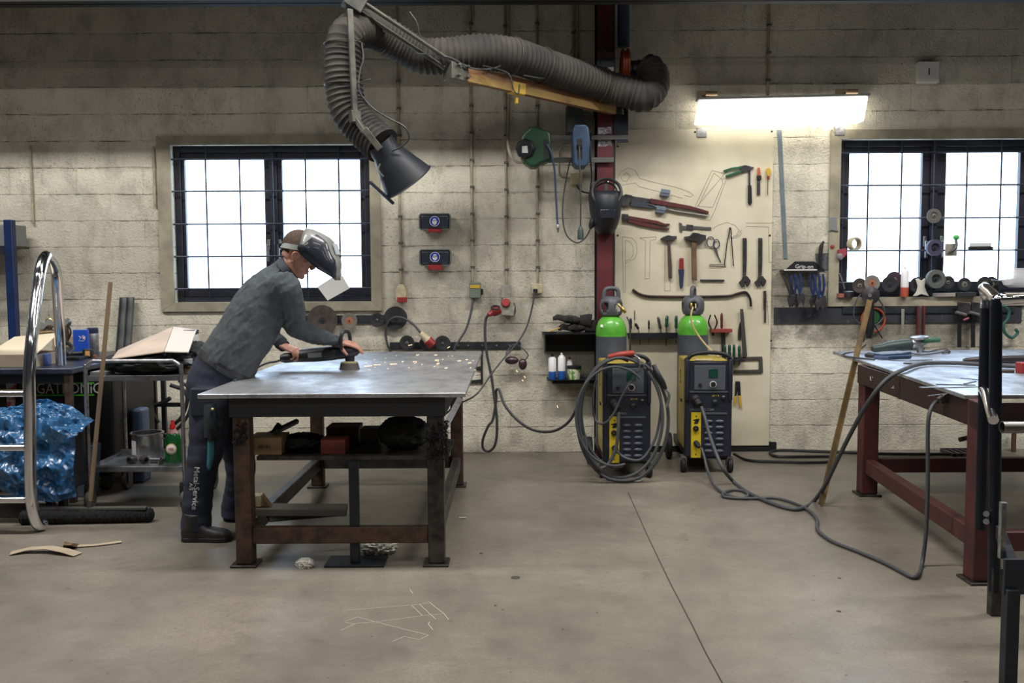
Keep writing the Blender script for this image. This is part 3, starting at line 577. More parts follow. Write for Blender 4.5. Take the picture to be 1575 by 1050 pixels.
MB().tube([W(886, 283, 7.14), W(893, 293, 7.12), W(905, 297, 7.08), W(914, 296, 6.97)], .006, 8, k=5).build('lead', BLK, tj)
tk = thing('extension_lead', 'thin dark lead hanging in a loop beside the red column', 'extension lead', tuple(W(880, 375, 6.85)))
MB().tube([W(877, 246, 6.88), W(871, 275, 6.88), W(866, 310, 6.88), W(866, 340, 6.88), W(872, 362, 6.88), W(886, 373, 6.88), W(898, 368, 6.88), W(906, 356, 6.88), W(910, 346, 6.88)], .0055, 8, k=6).build('cord', CAB, tk)
pl = MB(); pl.lathe([(.008, 0), (.02, .02), (.024, .06), (.02, .075)], W(908, 352, 6.88), (.3, 0, 1), 14); pl.cyl(W(914, 338, 6.88), W(916, 326, 6.88), .012); pl.build('plug', BLK, tk)
single(MB().tube([W(916, 150, 6.92), W(913, 180, 6.92), W(909, 205, 6.9), W(908, 235, 6.89), W(910, 270, 6.9), W(908, 300, 6.9), W(911, 338, 6.9)], .006, 8, k=6), 'power_cable', BLK, 'black cable running down the edge of the red column', 'cable')
# ---------------------------------------------------------------- welding helmet hung on the column
tm = thing('welding_helmet', 'black welding helmet hanging upside on the red column above the tool board', 'helmet', tuple(W(932, 358, 6.85)))
C0 = W(932, 318, 6.86)
def shell_rings(rx0, hgt):
    rs = []
    for i in range(11):
        t = i/10; z = .19-t*.39; wd = (.10, .118, .125, .125, .122, .118, .112, .104, .094, .08, .055)[i]; dp = (.06, .10, .13, .15, .16, .165, .16, .15, .13, .10, .06)[i]
        rs.append([C0+V((math.sin(a)*wd, -math.cos(a)*dp+.04, z)) for a in [PI*(-.58+1.16*j/16) for j in range(17)]])
    return rs
m1 = MB(); R_ = shell_rings(0, 0)
for i in range(10):
    for j in range(16): pass
vs = [p for r in R_ for p in r]; fs = [(i*17+j, i*17+j+1, (i+1)*17+j+1, (i+1)*17+j) for i in range(2, 10) for j in range(16)]
m1.add(vs, fs); m1.build('shell', MHB, tm, solid=.005)
hb_ = MB(); hb_.tor(C0+V((0, -.05, .10)), (0, -1, .25), .108, .012, 32, 8); hb_.tor(C0+V((0, -.0, .10)), (0, -1, .25), .085, .008, 32, 8); hb_.tube([C0+V((-.085, 0, .1)), C0+V((-.06, -.09, .04)), C0+V((0, -.11, .02)), C0+V((.06, -.09, .04)), C0+V((.085, 0, .1))], .008, 8, k=5); hb_.bar(C0+V((0, 0, .19)), C0+V((0, -.03, .02)), .02, .008); hb_.build('headband', BLK, tm)
MB().bx(C0.x-.055, C0.x+.055, C0.y-.135, C0.y-.12, C0.z-.09, C0.z-.03).build('lens', mat('welding_glass', c(40, 44, 52), .1, coat=1), tm, bevel=.003)
MB().sph(C0+V((.005, -.11, .175)), .006, 8, 6).build('rivet', CHR, tm)
# ---------------------------------------------------------------- conduits down the wall
MCD = mat('painted_conduit', c(168, 156, 130), .55, col2=c(130, 122, 104), scale=10); MCL = mat('conduit_clip', c(84, 80, 74), .6)
def conduit(px, py, top, lab, clips=True, r=.010):
    b_ = W(px, py); t_ = thing('conduit', lab, 'conduit', (b_.x, WY, b_.z))
    zt_ = W(px, top).z if top is not None else 3.6; y = WY-.016
    MB().cyl((b_.x, y, b_.z), (b_.x, y, zt_), r, n=12).build('pipe', MCD, t_)
    if clips:
        z = b_.z+.12; i = 0
        while z < min(zt_, 3.45):
            MB().bx(b_.x-.014, b_.x+.02, y-.014, WY, z-.008, z+.008).build('clip', MCL, t_, bevel=.002); z += .2075; i += 1
conduit(617, 438, None, 'grey conduit running up from the unused red socket near the window')
conduit(727, 434, None, 'grey conduit running up from the green switch box')
conduit(779, 438, None, 'grey conduit running up from the twin red socket outlet')
conduit(827, 434, None, 'grey conduit running up from the small cream socket')
conduit(1180, 148, None, 'conduit running up from the lit fluorescent lamp')
conduit(881, 160, None, 'conduit rising from the dark grey box by the column', r=.012)
conduit(888, 160, None, 'thin conduit close beside the one above the dark grey box', False, r=.008)
conduit(53, 345, 224, 'short painted cable run on the wall above the ladder', False, .008)
conduit(240, 318, 226, 'short painted cable run close to the window surround', False, .008)
# ---------------------------------------------------------------- fluorescent lamp
tl = thing('fluorescent_lamp', 'lit fluorescent wall lamp above the tool board', 'lamp', tuple(W(1203, 190, 7.1)))
M0 = mat('lamp_diffuser', (1, .96, .86, 1), .5, emit=4.5)
y = 6.97; A_, B_, C_, D_ = W(1073, 188, y), W(1329, 186, y), W(1336, 148, y+.1), W(1076, 154, y+.1)
dm = MB(); dm.rings([[A_, D_, D_+V((0, .05, .0)), A_+V((0, .14, -.0))], [B_, C_, C_+V((0, .05, .0)), B_+V((0, .14, 0))]]); dm.build('diffuser', M0, tl, bevel=.01)
hs = MB(); hs.rings([[D_+V((-.01, -.01, .003)), D_+V((-.01, -.01, .02)), D_+V((-.01, .09, .02)), D_+V((-.01, .09, .003))], [C_+V((.01, -.01, .003)), C_+V((.01, -.01, .02)), C_+V((.01, .09, .02)), C_+V((.01, .09, .003))]]); hs.build('housing', GRY, tl)
for px, z in ((1094, 144), (1310, 141)):
    k = MB(); q = W(px, z, 7.05); k.cyl(q+V((-.045, 0, 0)), q+V((.045, 0, 0)), .018); k.bar(q, V((q.x-.03, WY, q.z)), .03, .02); k.bx(q.x-.08, q.x+.0, WY-.006, WY, q.z-.04, q.z+.045); MB().bx(q.x-.085, q.x-.01, WY-.03, WY, q.z-.31, q.z-.24).build('lower_plate', STL, tl, bevel=.002)
    k.build('wall_bracket', mat('bronze_bracket', c(150, 128, 100), .45, .6), tl, bevel=.002)
# ---------------------------------------------------------------- white switch box, protective boxes, sockets
ts = thing('wall_box', 'white square wall box high up beside the lamp', 'wall box', tuple(W(1428, 128, 7.15)))
a_, b_ = W(1411, 127.5, 7.14), W(1444.5, 94.5, 7.14); MB().bx(a_.x, b_.x, 7.13, 7.18, a_.z, b_.z).build('housing', WHT, ts, bevel=.004)
m_ = W(1429, 110, 7.13); MB().bx(m_.x-.004, m_.x+.004, 7.127, 7.131, m_.z-.025, m_.z+.025).build('slot', BLK, ts)
MSGN = mat('sign_blue', c(36, 58, 168), .4)
for k_, (px, py, lab, hh, red) in enumerate(((669, 341, 'goggle storage box with a blue face sign, upper of the two on the wall', 0, .5), (669.5, 396, 'goggle storage box with a blue face sign and bigger red latch, lower of the two', 0, 1))):
    q = W(px, py, 7.08); t_ = thing('goggle_box', lab, 'storage box', (q.x, WY, q.z-.07), 'goggle storage boxes')
    b = MB().bx(q.x-.118, q.x+.118, 7.07, 7.18, q.z-.062, q.z+.062).build('case', mat('smoked_box', c(44, 50, 62), .3, coat=.5), t_, bevel=.022, seg=3)
    MB().tube([q+V((x, -.012, z)) for x, z in ((-.108, -.06), (.108, -.06), (.119, -.048), (.119, .048), (.108, .06), (-.108, .06), (-.119, .048), (-.119, -.048))], .0055, 8, closed=True).build('rim', mat('rim_grey', c(96, 102, 96), .5), t_)
    MB().bx(q.x-.055, q.x+.055, 7.05, 7.10, q.z-.062-.028*red-.006, q.z-.055).build('latch', RED, t_, bevel=.004)
    s_ = MB(); o = V((q.x-.002, 7.0695, q.z+.004)); s_.k = 0; s_.cyl(o, o+V((0, -.003, 0)), .036, n=32); s_.k = 1; s_.ring(o+V((0, -.002, 0)), (0, -1, 0), .0385, .035, .002); s_.sph(o+V((0, -.003, -.003)), (.019, .002, .024), 16, 8, ax=(0, 0, 1)); s_.k = 2; s_.sph(o+V((-.009, -.006, .004)), (.008, .002, .006)); s_.sph(o+V((.009, -.006, .004)), (.008, .002, .006)); s_.k = 0; s_.bx(o.x-.02, o.x+.02, o.y-.008, o.y-.003, o.z+.008, o.z+.011); s_.k = 1; s_.sph(o+V((-.008, -.008, .003)), (.006, .002, .004)); s_.sph(o+V((.008, -.008, .003)), (.006, .002, .004))
    s_.build('sign', [MSGN, WHT, BLK], t_)
def box(px0, py0, px1, py1, y0, y1): a, b = W(px0, py1, y0), W(px1, py0, y0); return MB().bx(a.x, b.x, y0, y1, a.z, b.z)
MGS = mat('grey_socket', c(150, 148, 136), .5, col2=c(120, 118, 108), scale=20)
t_ = thing('wall_socket', 'narrow cream socket with a red lid under the conduit near the window', 'socket', tuple(W(618, 466, WY)))
m_ = MB(); pp(m_, [(610, 462), (610, 445), (615, 437), (621, 437), (626, 445), (626, 462)], 7.18, .06); m_.build('housing', MCR, t_, bevel=.004); box(611, 457, 625, 465, 7.09, 7.14).build('lid', RED, t_, bevel=.003)
t_ = thing('isolator_switch', 'grey green switch box with a yellow warning strip on the wall', 'switch', tuple(W(731, 460, WY)))
box(722, 434, 739, 458, 7.10, 7.18).build('housing', mat('green_grey_box', c(100, 112, 100), .5), t_, bevel=.004); box(723, 438, 738, 443, 7.097, 7.1).build('warning_strip', YEL, t_); box(739, 444, 743, 453, 7.12, 7.15).build('toggle', BLK, t_, bevel=.002); MB().cyl(W(727, 458, 7.14), W(727, 465, 7.14), .012).build('gland', GRY, t_)
MB().tube([W(727, 463, 7.14), W(724, 482, 7.12), W(717, 505, 7.1), W(707, 522, 7.08), W(699, 536, 7.08), W(695, 560, 7.1)], .009, 8, k=6).build('cable', CAB, t_)
t_ = thing('wall_socket', 'large grey three phase socket unit with a red inlet and plug in its side', 'socket', tuple(W(780, 486, WY)))
box(771, 438, 786, 458, 7.11, 7.18).build('switch_housing', MGS, t_, bevel=.004); m_ = MB(); pp(m_, [(768, 472), (774, 458), (785, 457), (792, 470), (790, 485), (772, 484)], 7.18, .1); m_.build('housing', MGS, t_, bevel=.004)
MB().lathe([(.036, 0), (.038, .01), (.032, .03)], W(778, 466, 7.09), (0, -1, .2), 8).build('red_inlet', RED, t_, bevel=.003)
MB().tor(W(789, 475, 7.13), (1, -.4, 0), .045, .006, 20, 6).build('side_lid', BLK, t_)
t_ = thing('power_plug', 'red industrial plug in the grey socket unit, its grey cable looping over the floor edge', 'plug', tuple(W(760, 485, 7.08)))
p_ = MB(); p_.lathe([(.016, 0), (.022, .03), (.034, .05), (.036, .10), (.032, .105)], W(751, 484, 7.0), W(772, 474, 7.06)-W(751, 484, 7.0), 18); p_.build('plug_body', RED, t_); MB().tor(W(762, 473, 7.0), (0, -.5, 1), .03, .007, 16, 6).build('plug_lid', BLK, t_)
MB().tube([W(751, 484, 7.0), W(747, 492, 7.02), W(746, 515, 7.03), W(749, 545, 7.04), W(756, 580, 7.05), W(760, 610, 7.05), W(764, 640, 7.06), W(764, 670, 7.08), W(760, 687, 7.1), W(751, 694, 7.12), W(743, 689, 7.12), W(743, 675, 7.1), W(751, 655, 7.08), W(758, 645, 7.07), W(763, 615, 7.07), W(763, 601, 7.06), W(768, 600, 7.04), W(776, 622, 7.0), W(795, 645, 6.95), W(820, 661, 6.85), W(850, 663, 6.7), W(875, 648, 6.5), W(890, 620, 6.4), W(905, 585, 6.35)], .0105, 10, k=7).build('cable', CAB, t_)
t_ = thing('wall_socket', 'small cream socket box, top one of the row beside the dark shelf', 'socket', tuple(W(826, 452, WY)))
box(818, 436, 834, 451, 7.12, 7.18).build('housing', MCR, t_, bevel=.004); box(820, 444, 827, 450, 7.10, 7.12).build('plug', BLK, t_, bevel=.003)
MB().tube([W(822, 448, 7.1), W(819, 470, 7.1), W(811, 500, 7.1), W(798, 524, 7.08), W(780, 545, 7.06), W(758, 572, 7.0), W(740, 598, 6.95), W(728, 610, 6.9), W(712, 618, 6.85), W(695, 628, 6.8), W(684, 637, 6.8), W(670, 636, 6.8)], .0065, 8, k=6).build('cable', CAB, t_)
# ---------------------------------------------------------------- tool rails and the discs kept on their pins
MRL = mat('rail_dark', c(60, 62, 66), .5, .5, col2=c(44, 46, 50), scale=9)
ra = thing('tool_rail', 'dark flat steel rail under the window behind the worker', 'rail', tuple(W(570, 498, WY)))
a_, b_ = W(452, 498, WY), W(604, 484, WY); MB().bx(a_.x, b_.x, WY-.012, WY, a_.z, b_.z).build('flat_bar', MRL, ra)
rb = thing('tool_rail', 'dark flat steel rail low on the wall behind the red plug', 'rail', tuple(W(700, 538, WY)))
a_, b_ = W(600, 537, WY), W(801, 525, WY); MB().bx(a_.x, b_.x, WY-.012, WY, a_.z, b_.z).build('flat_bar', MRL, rb)
m_ = MB()
for px in (705, 720, 742, 764, 784): m_.cyl(W(px, 531, WY-.012), W(px, 531, WY-.04), .007, n=10)
m_.build('pin', STL, rb)
m_ = MB(); m_.bar(W(741, 538, WY-.01), W(741, 590, WY-.01), .018); m_.bar(W(742, 585, WY-.01), W(716, 587, WY-.01), .018); m_.bar(W(742, 565, WY-.01), W(732, 566, WY-.01), .02); m_.build('hanging_frame', MRL, rb)
MFB = mat('fibre_disc', c(74, 66, 62), .85, col2=c(56, 50, 48), scale=20, bump=.15); MDB = mat('disc_dark', c(38, 38, 42), .8, bump=.1); MDC = mat('disc_metal_centre', c(180, 176, 168), .35, .8)
def disc(px, py, r, Y, lab, m=MFB, hub=None, hr=.3, group='grinding discs on the wall', tilt=(0, -1, 0), th=.006, mc=MDC, cat='grinding disc'):
    q = W(px, py, Y); t_ = thing('grinding_disc', lab, cat, (q.x, Y, q.z-r), group); a = V(tilt).normalized()
    MB().lathe([(r*.97, 0), (r, .002), (r, th), (r*.55, th+.001), (r*.42, th*.4), (r*.2, th*.4)], q, a, 36).build('disc', m, t_)
    MB().lathe([(r*hr, 0), (r*hr, .004), (r*.1, .005)], q+a*th*.45, a, 24).build('hub', hub or mc, t_)
    MB().cyl(q+a*-.02, q+a*(th+.012), .006, n=10).build('centre_pin', MRL, t_)
    return t_
MCP = mat('copper_label', c(168, 110, 84), .5, .3)
disc(496, 492, .118, 7.13, 'largest brown cutting disc, on the rail beside the worker\'s forearm', hub=MDB, hr=.22)
disc(537.5, 493, .062, 7.13, 'small disc with a copper coloured centre on the rail', m=mat('disc_grey', c(110, 106, 96), .8, bump=.1), hub=MCP, hr=.5)
disc(580, 492, .056, 7.13, 'small black disc at the end of the rail under the window corner', m=MDB, hr=.15)
disc(608.5, 489, .092, 7.14, 'big plain black disc behind the bent plug cable', m=MDB, hub=MDB, hr=.2)
disc(626, 527, .058, 7.12, 'dark disc on the lower rail, next to the hanging red and cream plug', m=MDB, hr=.2)
disc(655, 528, .052, 7.13, 'dark disc half hidden by the hanging red and cream plug', m=MDB, hr=.12, hub=MCP)
disc(681, 528, .062, 7.12, 'plain black disc on the lower rail with a tiny bright centre', m=MDB, hr=.12)
t_ = thing('power_plug', 'red and cream industrial plug hanging by its bent cable over the rail', 'plug', tuple(W(660, 535, 7.0)))
d0, d1 = W(648, 513, 7.06), W(664, 529, 7.08); u = (d1-d0).normalized()
MB().lathe([(.017, -.01), (.022, 0), (.03, .05), (.034, .07)], d0, u, 18).build('cream_body', MCR, t_); MB().lathe([(.036, .068), (.038, .075), (.038, .125), (.034, .13)], d0, u, 18).build('red_collar', RED, t_)
MB().tube([W(648, 513, 7.06), W(636, 499, 7.08), W(620, 489, 7.09), W(607, 488, 7.1), W(597, 496, 7.12), W(593, 512, 7.14), W(596, 530, 7.15), W(601, 545, 7.165), W(603, 600, 7.168)], .009, 10, k=6).build('cable', CAB, t_)
# goggles and cord
t_ = thing('safety_goggles', 'dark maroon safety goggles hanging by their strap below the rail end', 'goggles', tuple(W(795, 567, 7.08)))
g = MB(); g.sph(W(787, 554, 7.09), (.055, .03, .032), 16, 10); g.sph(W(804, 560, 7.09), (.034, .03, .045), 16, 10); g.build('lens_frame', mat('maroon_plastic', c(58, 34, 42), .3, coat=.4), t_)
MB().tube([W(778, 548, 7.09), W(780, 540, 7.1), W(790, 530, 7.12), W(800, 533, 7.12), W(812, 545, 7.1), W(808, 553, 7.09)], .005, 8, k=5).build('strap', CAB, t_)
# ---------------------------------------------------------------- dark double shelf beside the column
MSH = mat('shelf_black', c(34, 36, 44), .5, .3, col2=c(26, 28, 34), scale=7)
ts = thing('wall_shelf', 'dark steel double shelf between the goggles and the green gas cylinder', 'shelf', tuple(W(870, 590, 7.0)))
a_, b_ = W(835, 514, 6.93), W(924, 514, 6.93); z0 = W(835, 513, 6.93).z
MB().bx(a_.x, b_.x, 6.93, 7.18, z0-.006, z0).build('top_board', MSH, ts); a2 = W(838, 543, 7.0); MB().bx(a2.x, a2.x+.006, 6.97, 7.18, a2.z, z0-.006).build('side_plate', MSH, ts); MB().bx(a2.x, b_.x, 7.165, 7.178, a2.z, z0-.006).build('back_plate', MSH, ts)
z1 = W(850, 584, 6.98).z; l0 = W(842, 584, 6.98).x; MB().bx(l0, b_.x, 6.98, 7.18, z1-.005, z1).build('lower_board', MSH, ts); MB().bx(l0+.04, b_.x, 7.02, 7.16, z1-.035, z1-.005).build('ledge', MSH, ts)
MGL = mat('dark_knit_glove', c(46, 45, 44), .95, col2=c(34, 34, 34), scale=30, bump=.3)
gl = []
for k_, (o, rot, lab) in enumerate((((W(880, 506, 7.05).x, 7.06, z0+.037), 0, 'dark knitted work glove lying lowest on the shelf'), ((W(872, 498, 7.05).x, 7.04, z0+.105), .12, 'dark knitted work glove laid on top of the other'))):
    g = MB(Matrix.Translation(o) @ Matrix.Rotation(rot, 4, 'Y') @ Matrix.Diagonal((1.1, 1.1, 1.75, 1))); g.sph((.03, 0, 0), (.075, .05, .02), 16, 8); g.tube([(.09, 0, 0), (.15, 0, .005), (.17, 0, .004)], [.024, .03, .031], 12)
    for i in range(4): g.tube([(-.02, -.035+i*.022, 0), (-.07, -.045+i*.026, .004), (-.105+abs(i-1.4)*.012, -.05+i*.03, -.006)], [.013, .012, .008], 8, k=3)
    g.tube([(.03, -.04, 0), (-.0, -.07, .004), (-.03, -.075, -.004)], [.014, .013, .009], 8, k=3)
    single(g, 'work_glove', MGL, lab, 'glove', 'dark work gloves')
single(MB().tube([W(843, 510, 7.0), W(861, 504, 7.0)], .006, 6), 'marker_pen', YEL, 'yellow marker pen on the dark shelf beside the gloves', 'pen')
single(MB().lathe([(.006, 0), (.05, .002), (.055, .008)], (W(840, 512, 7.02).x+.03, 7.03, z0), (0, 0, 1), 20), 'metal_disc', MRL, 'flat dark disc under the yellow pen', 'disc')
def can(px, y, h, r, lab, mats, cat='spray can', name='spray_can', grp=None, zf=None, cone=True):
    x = W(px, 570, y).x; z = z1 if zf is None else zf; t_ = thing(name, lab, cat, (x, y, z), grp)
    MB().lathe([(r*.94, 0), (r, .004), (r, h*.32)], (x, y, z), (0, 0, 1), 24).build('label_base', mats[0], t_); MB().lathe([(r, h*.32), (r, h*.82), (r*.6, h*.9)], (x, y, z), (0, 0, 1), 24).build('can_body', mats[1], t_)
    MB().lathe([(r*.6, h*.9), (r*.32, h*.92), (r*.3, h)], (x, y, z), (0, 0, 1), 16).build('nozzle', mats[2], t_); return t_
MW2 = mat('can_white', c(222, 222, 224), .4); MB2 = mat('can_blue', c(34, 84, 160), .4)
can(849.5, 7.02, .195, .03, 'white and blue spray can at the end of the lower shelf', (MB2, MW2, BLK)); can(864, 7.02, .205, .03, 'white and blue spray can with a white nozzle beside the green tub', (MB2, MW2, WHT))
can(876, 7.10, .165, .024, 'small white bottle with a red cap behind the green tub', (MW2, MW2, RED), 'bottle', 'glue_bottle')
x = W(883, 570, 7.03).x; t_ = thing('snack_tub', 'clear tub with green contents and a black lid on the lower shelf', 'tub', (x, 7.03, z1))
MB().lathe([(.045, 0), (.054, .08), (.052, .085)], (x, 7.03, z1), (0, 0, 1), 28).build('tub', mat('green_contents', c(88, 140, 52), .4, col2=c(214, 208, 190), scale=22, lo=.45, hi=.55), t_); MB().lathe([(.056, .082), (.057, .10), (.05, .104)], (x, 7.03, z1), (0, 0, 1), 28).build('lid', BLK, t_)
# ---------------------------------------------------------------- tool board
YBD = 7.160; MBD = mat('cream_board', c(214, 206, 184), .5, col2=c(196, 188, 164), scale=2.5, bump=.03)
tb = thing('tool_board', 'tall cream painted tool board screwed to the wall with traced tool outlines', 'tool board', tuple(W(1068, 686, YBD)))
a_, b_ = W(945, 686, YBD), W(1190, 198, YBD); MB().bx(a_.x, b_.x, YBD, WY-.002, a_.z, b_.z).build('board', MBD, tb, bevel=.001)
sc = MB()
for p in ((1184, 362), (1186, 524), (1184, 680), (950, 362), (1187, 202), (1069, 203), (950, 225)): q = W(p[0], p[1], YBD); sc.cyl(q, q+V((0, -.003, 0)), .008, n=10)
sc.build('screw_heads', MRL, tb)
OUT = [[(949, 275), (955, 264), (966, 258), (977, 262), (984, 274), (1000, 279), (1040, 288), (1060, 295), (1066, 300), (1062, 303), (1052, 300)], [(951, 280), (956, 285), (966, 283), (977, 281), (983, 287), (1015, 295), (1050, 305)], [(958, 270), (964, 265), (969, 271), (964, 279), (957, 278), (955, 272)],
 [(1069, 318), (1095, 262), (1112, 266)], [(1074, 317), (1098, 266), (1110, 275), (1112, 282), (1096, 319), (1074, 317)], [(1070, 320), (1118, 263)], [(1117, 276), (1099, 325), (1092, 339), (1072, 337)],
 [(957, 364), (972, 366), (979, 374), (980, 388), (976, 398), (962, 405)], [(957, 364), (959, 449), (962, 449), (962, 369), (970, 372), (974, 380), (974, 392), (969, 399), (962, 401)],
 [(984, 366), (1009, 364), (1009, 368), (1000, 370), (999, 428), (992, 429), (993, 370), (984, 366)], [(1023, 372), (1022, 447), (1031, 447), (1029, 380)],
 [(1096, 352), (1103, 347), (1118, 342), (1130, 346), (1137, 354), (1132, 362)], [(1147, 343), (1189, 343)], [(1147, 348), (1182, 349), (1183, 403), (1188, 404)], [(1180, 452), (1177, 470), (1183, 472)], [(1174, 475), (1180, 462), (1182, 500)]]
ol = MB()
for L_ in OUT:
    Q = [W(a, b, YBD-.0006) for a, b in L_]
    for a, b in zip(Q, Q[1:]): ol.bar(a, b, .0022, .0008, up=(0, 1, 0))
ol.build('outline_drawing', mat('marker_line', c(78, 72, 62), .8), tb)
TG = 'hand tools on the cream tool board'
MTL = mat('tool_steel', c(96, 94, 96), .4, .8, col2=c(64, 62, 64), scale=14); MTR = mat('tool_red', c(96, 38, 38), .5, col2=c(66, 34, 36), scale=12); MSV = mat('tool_silver', c(160, 160, 158), .3, .9); MHW = mat('hammer_handle', c(112, 90, 62), .7, col2=c(84, 66, 46), scale=10); MPN = mat('dark_peg', c(70, 76, 84), .5, .6)
def tool(name, lab, cat, parts, pegs=()):
    """parts: (part name, material, outline px, offset from board, thickness)"""
    xs = [a for p in parts for a, b in p[2]]; ys = [b for p in parts for a, b in p[2]]
    t_ = thing(name, lab, cat, tuple(W((min(xs)+max(xs))/2, max(ys), YBD-.01)), TG)
    for nm, m, pts, off, th in parts: pp(MB(), pts, YBD-off, th).build(nm, m, t_, bevel=.0018)
    if pegs:
        k = MB()
        for p in pegs: k.cyl(W(p[0], p[1], YBD), W(p[0], p[1], YBD-.03), .004, n=8)
        k.build('hanging_pin', STL, t_)
    return t_
def rod(name, m, p, r, t_, off=.02, n=12, k=0):
    return MB().tube([W(a, b, YBD-off) for a, b in p], r, n, k=k).build(name, m, t_)
t_ = tool('pipe_wrench', 'long pipe wrench, upper one beside the hanging black helmet', 'pipe wrench', [('jaw', MTL, [(955, 302), (962, 299), (972, 301), (968, 312), (966, 317), (956, 317)], .004, .03), ('upper_arm', MTL, [(966, 301), (1000, 306), (1030, 311), (1030, 316), (1000, 312), (967, 312)], .004, .018), ('upper_handle', MTR, [(1000, 305), (1030, 311), (1062, 317), (1089, 325), (1089, 329), (1062, 323), (1000, 313)], .003, .024), ('lower_arm', mat('blue_steel', c(84, 92, 104), .4, .7), [(968, 315), (975, 309), (1004, 314), (1008, 318), (1002, 321), (970, 317)], .004, .02)])
rod('lower_handle', MSV, [(1006, 317), (1040, 325), (1088, 332)], .009, t_, .016); rod('adjuster', MTL, [(996, 314), (1006, 317)], .012, t_, .016)
t_ = tool('pipe_wrench', 'smaller red handled pipe wrench below the long one', 'pipe wrench', [('jaw', MTL, [(956, 329), (966, 330), (966, 340), (956, 339)], .004, .026), ('upper_handle', MTR, [(960, 331), (990, 336), (1012, 340), (1022, 344), (1030, 344), (1028, 347), (1018, 347), (1006, 344), (985, 341), (962, 337)], .004, .02), ('lower_handle', MTR, [(964, 337), (990, 342), (1010, 348), (1029, 351), (1028, 354), (1006, 351), (985, 347), (964, 341)], .006, .016)], pegs=((985, 341),))
for k_, (px, py) in enumerate(((1023, 296), (1016, 322))):
    t_ = tool('tool_clip', ('small blue grey clip holding nothing above the long pipe wrench', 'small blue grey clip holding the long pipe wrench')[k_], 'clip', [('front_plate', mat('clip_blue', c(132, 146, 160), .4, .5), [(px-6, py-6), (px+8, py-4), (px+8, py+2), (px-7, py)], .035, .004), ('back_plate', mat('clip_blue2', c(112, 124, 142), .4, .5), [(px-8, py), (px+6, py+2), (px+5, py+7), (px-9, py+5)], .0, .035)])
t_ = tool('vernier_caliper', 'silver vernier caliper below the red pipe wrench', 'caliper', [('beam', MSV, [(1046, 346), (1094, 349), (1094, 354), (1046, 351)], .004, .005), ('jaw', MSV, [(1044, 342), (1049, 343), (1049, 347), (1056, 348), (1056, 353), (1049, 353), (1049, 357), (1045, 356)], .003, .008), ('slide', MTL, [(1056, 345), (1066, 346), (1066, 354), (1056, 353)], .003, .009)], pegs=((1080, 352),))
t_ = tool('hammer', 'small ball hammer with a dark slim handle', 'hammer', [('head', MTL, [(1015, 367), (1020, 364), (1026, 362), (1033, 363), (1040, 363), (1040, 368), (1033, 369), (1026, 370), (1020, 369)], .006, .03), ('handle', mat('dark_wood', c(78, 62, 52), .6, col2=c(50, 46, 46), scale=8), [(1026, 362), (1030, 362), (1031, 385), (1033, 410), (1033, 428), (1028, 428), (1027, 400)], .012, .018)], pegs=((1022, 370), (1037, 369)))
t_ = tool('sledge_hammer', 'heavy club hammer with a thick pale wooden handle', 'hammer', [('head', MTL, [(1052, 364), (1060, 363), (1065, 358), (1072, 359), (1078, 361), (1084, 362), (1084, 370), (1072, 372), (1060, 370), (1052, 368)], .004, .05), ('handle', MHW, [(1064, 358), (1070, 358), (1070, 372), (1071, 431), (1064, 431), (1063, 372)], .018, .024)], pegs=((1060, 371), (1078, 370)))
t_ = tool('utility_knife', 'knife with a red handle in a dark blue sheath', 'knife', [('handle', RED, [(1045, 397), (1051, 397), (1051, 416), (1044, 416)], .01, .014), ('sheath', mat('navy_sheath', c(32, 48, 78), .5), [(1043, 414), (1052, 414), (1051, 422), (1050, 440), (1047, 444), (1045, 440), (1044, 422)], .006, .02)], pegs=((1048, 399),))
t_ = thing('scissors', 'dark blue handled scissors hanging beside the club hammer', 'scissors', tuple(W(1100, 405, YBD)), TG)
s_ = MB(); s_.tube([W(1093+6*math.cos(i*.5236), 372+8*math.sin(i*.5236), YBD-.012) for i in range(12)], .004, 8, closed=True); s_.tube([W(1102+4.5*math.cos(i*.5236), 375+7*math.sin(i*.5236), YBD-.014) for i in range(12)], .004, 8, closed=True); s_.build('handles', mat('navy_grip', c(40, 44, 78), .4), t_)
s_ = MB(); pp(s_, [(1096, 380), (1099, 380), (1109, 402), (1108, 404)], YBD-.01, .003); pp(s_, [(1102, 381), (1099, 381), (1107, 403), (1108, 404)], YBD-.006, .003); s_.build('blades', MSV, t_)
t_ = thing('dividers', 'large steel dividers with an arc hanging open on the board', 'dividers', tuple(W(1122, 410, YBD)), TG)
rod('leg', MTL, [(1123, 350), (1118, 375), (1114, 408)], .004, t_, .012); rod('leg', MTL, [(1124, 350), (1126, 380), (1128, 409)], .004, t_, .012); rod('arc', MSV, [(1123, 363), (1130, 363), (1137, 359), (1140, 354)], .003, t_, .014, k=4); MB().cyl(W(1123, 351, YBD), W(1123, 351, YBD-.025), .008).build('pivot', MTL, t_)
t_ = thing('steel_rule_holder', 'thin bent wire holder under the dividers', 'holder', tuple(W(1104, 411, YBD)), TG); rod('wire', MTL, [(1091, 408), (1092, 406), (1116, 407), (1117, 409), (1092, 410), (1091, 408)], .0022, t_, .01)
t_ = thing('round_bar', 'short dark round bar on two pins under the club hammer', 'bar', tuple(W(1095, 433, YBD)), TG); rod('bar', MTL, [(1077, 430.5), (1114, 431)], .007, t_, .012); m_ = MB(); [m_.cyl(W(p, 433, YBD), W(p, 433, YBD-.025), .003, n=8) for p in (1084, 1108)]; m_.build('hanging_pin', STL, t_)
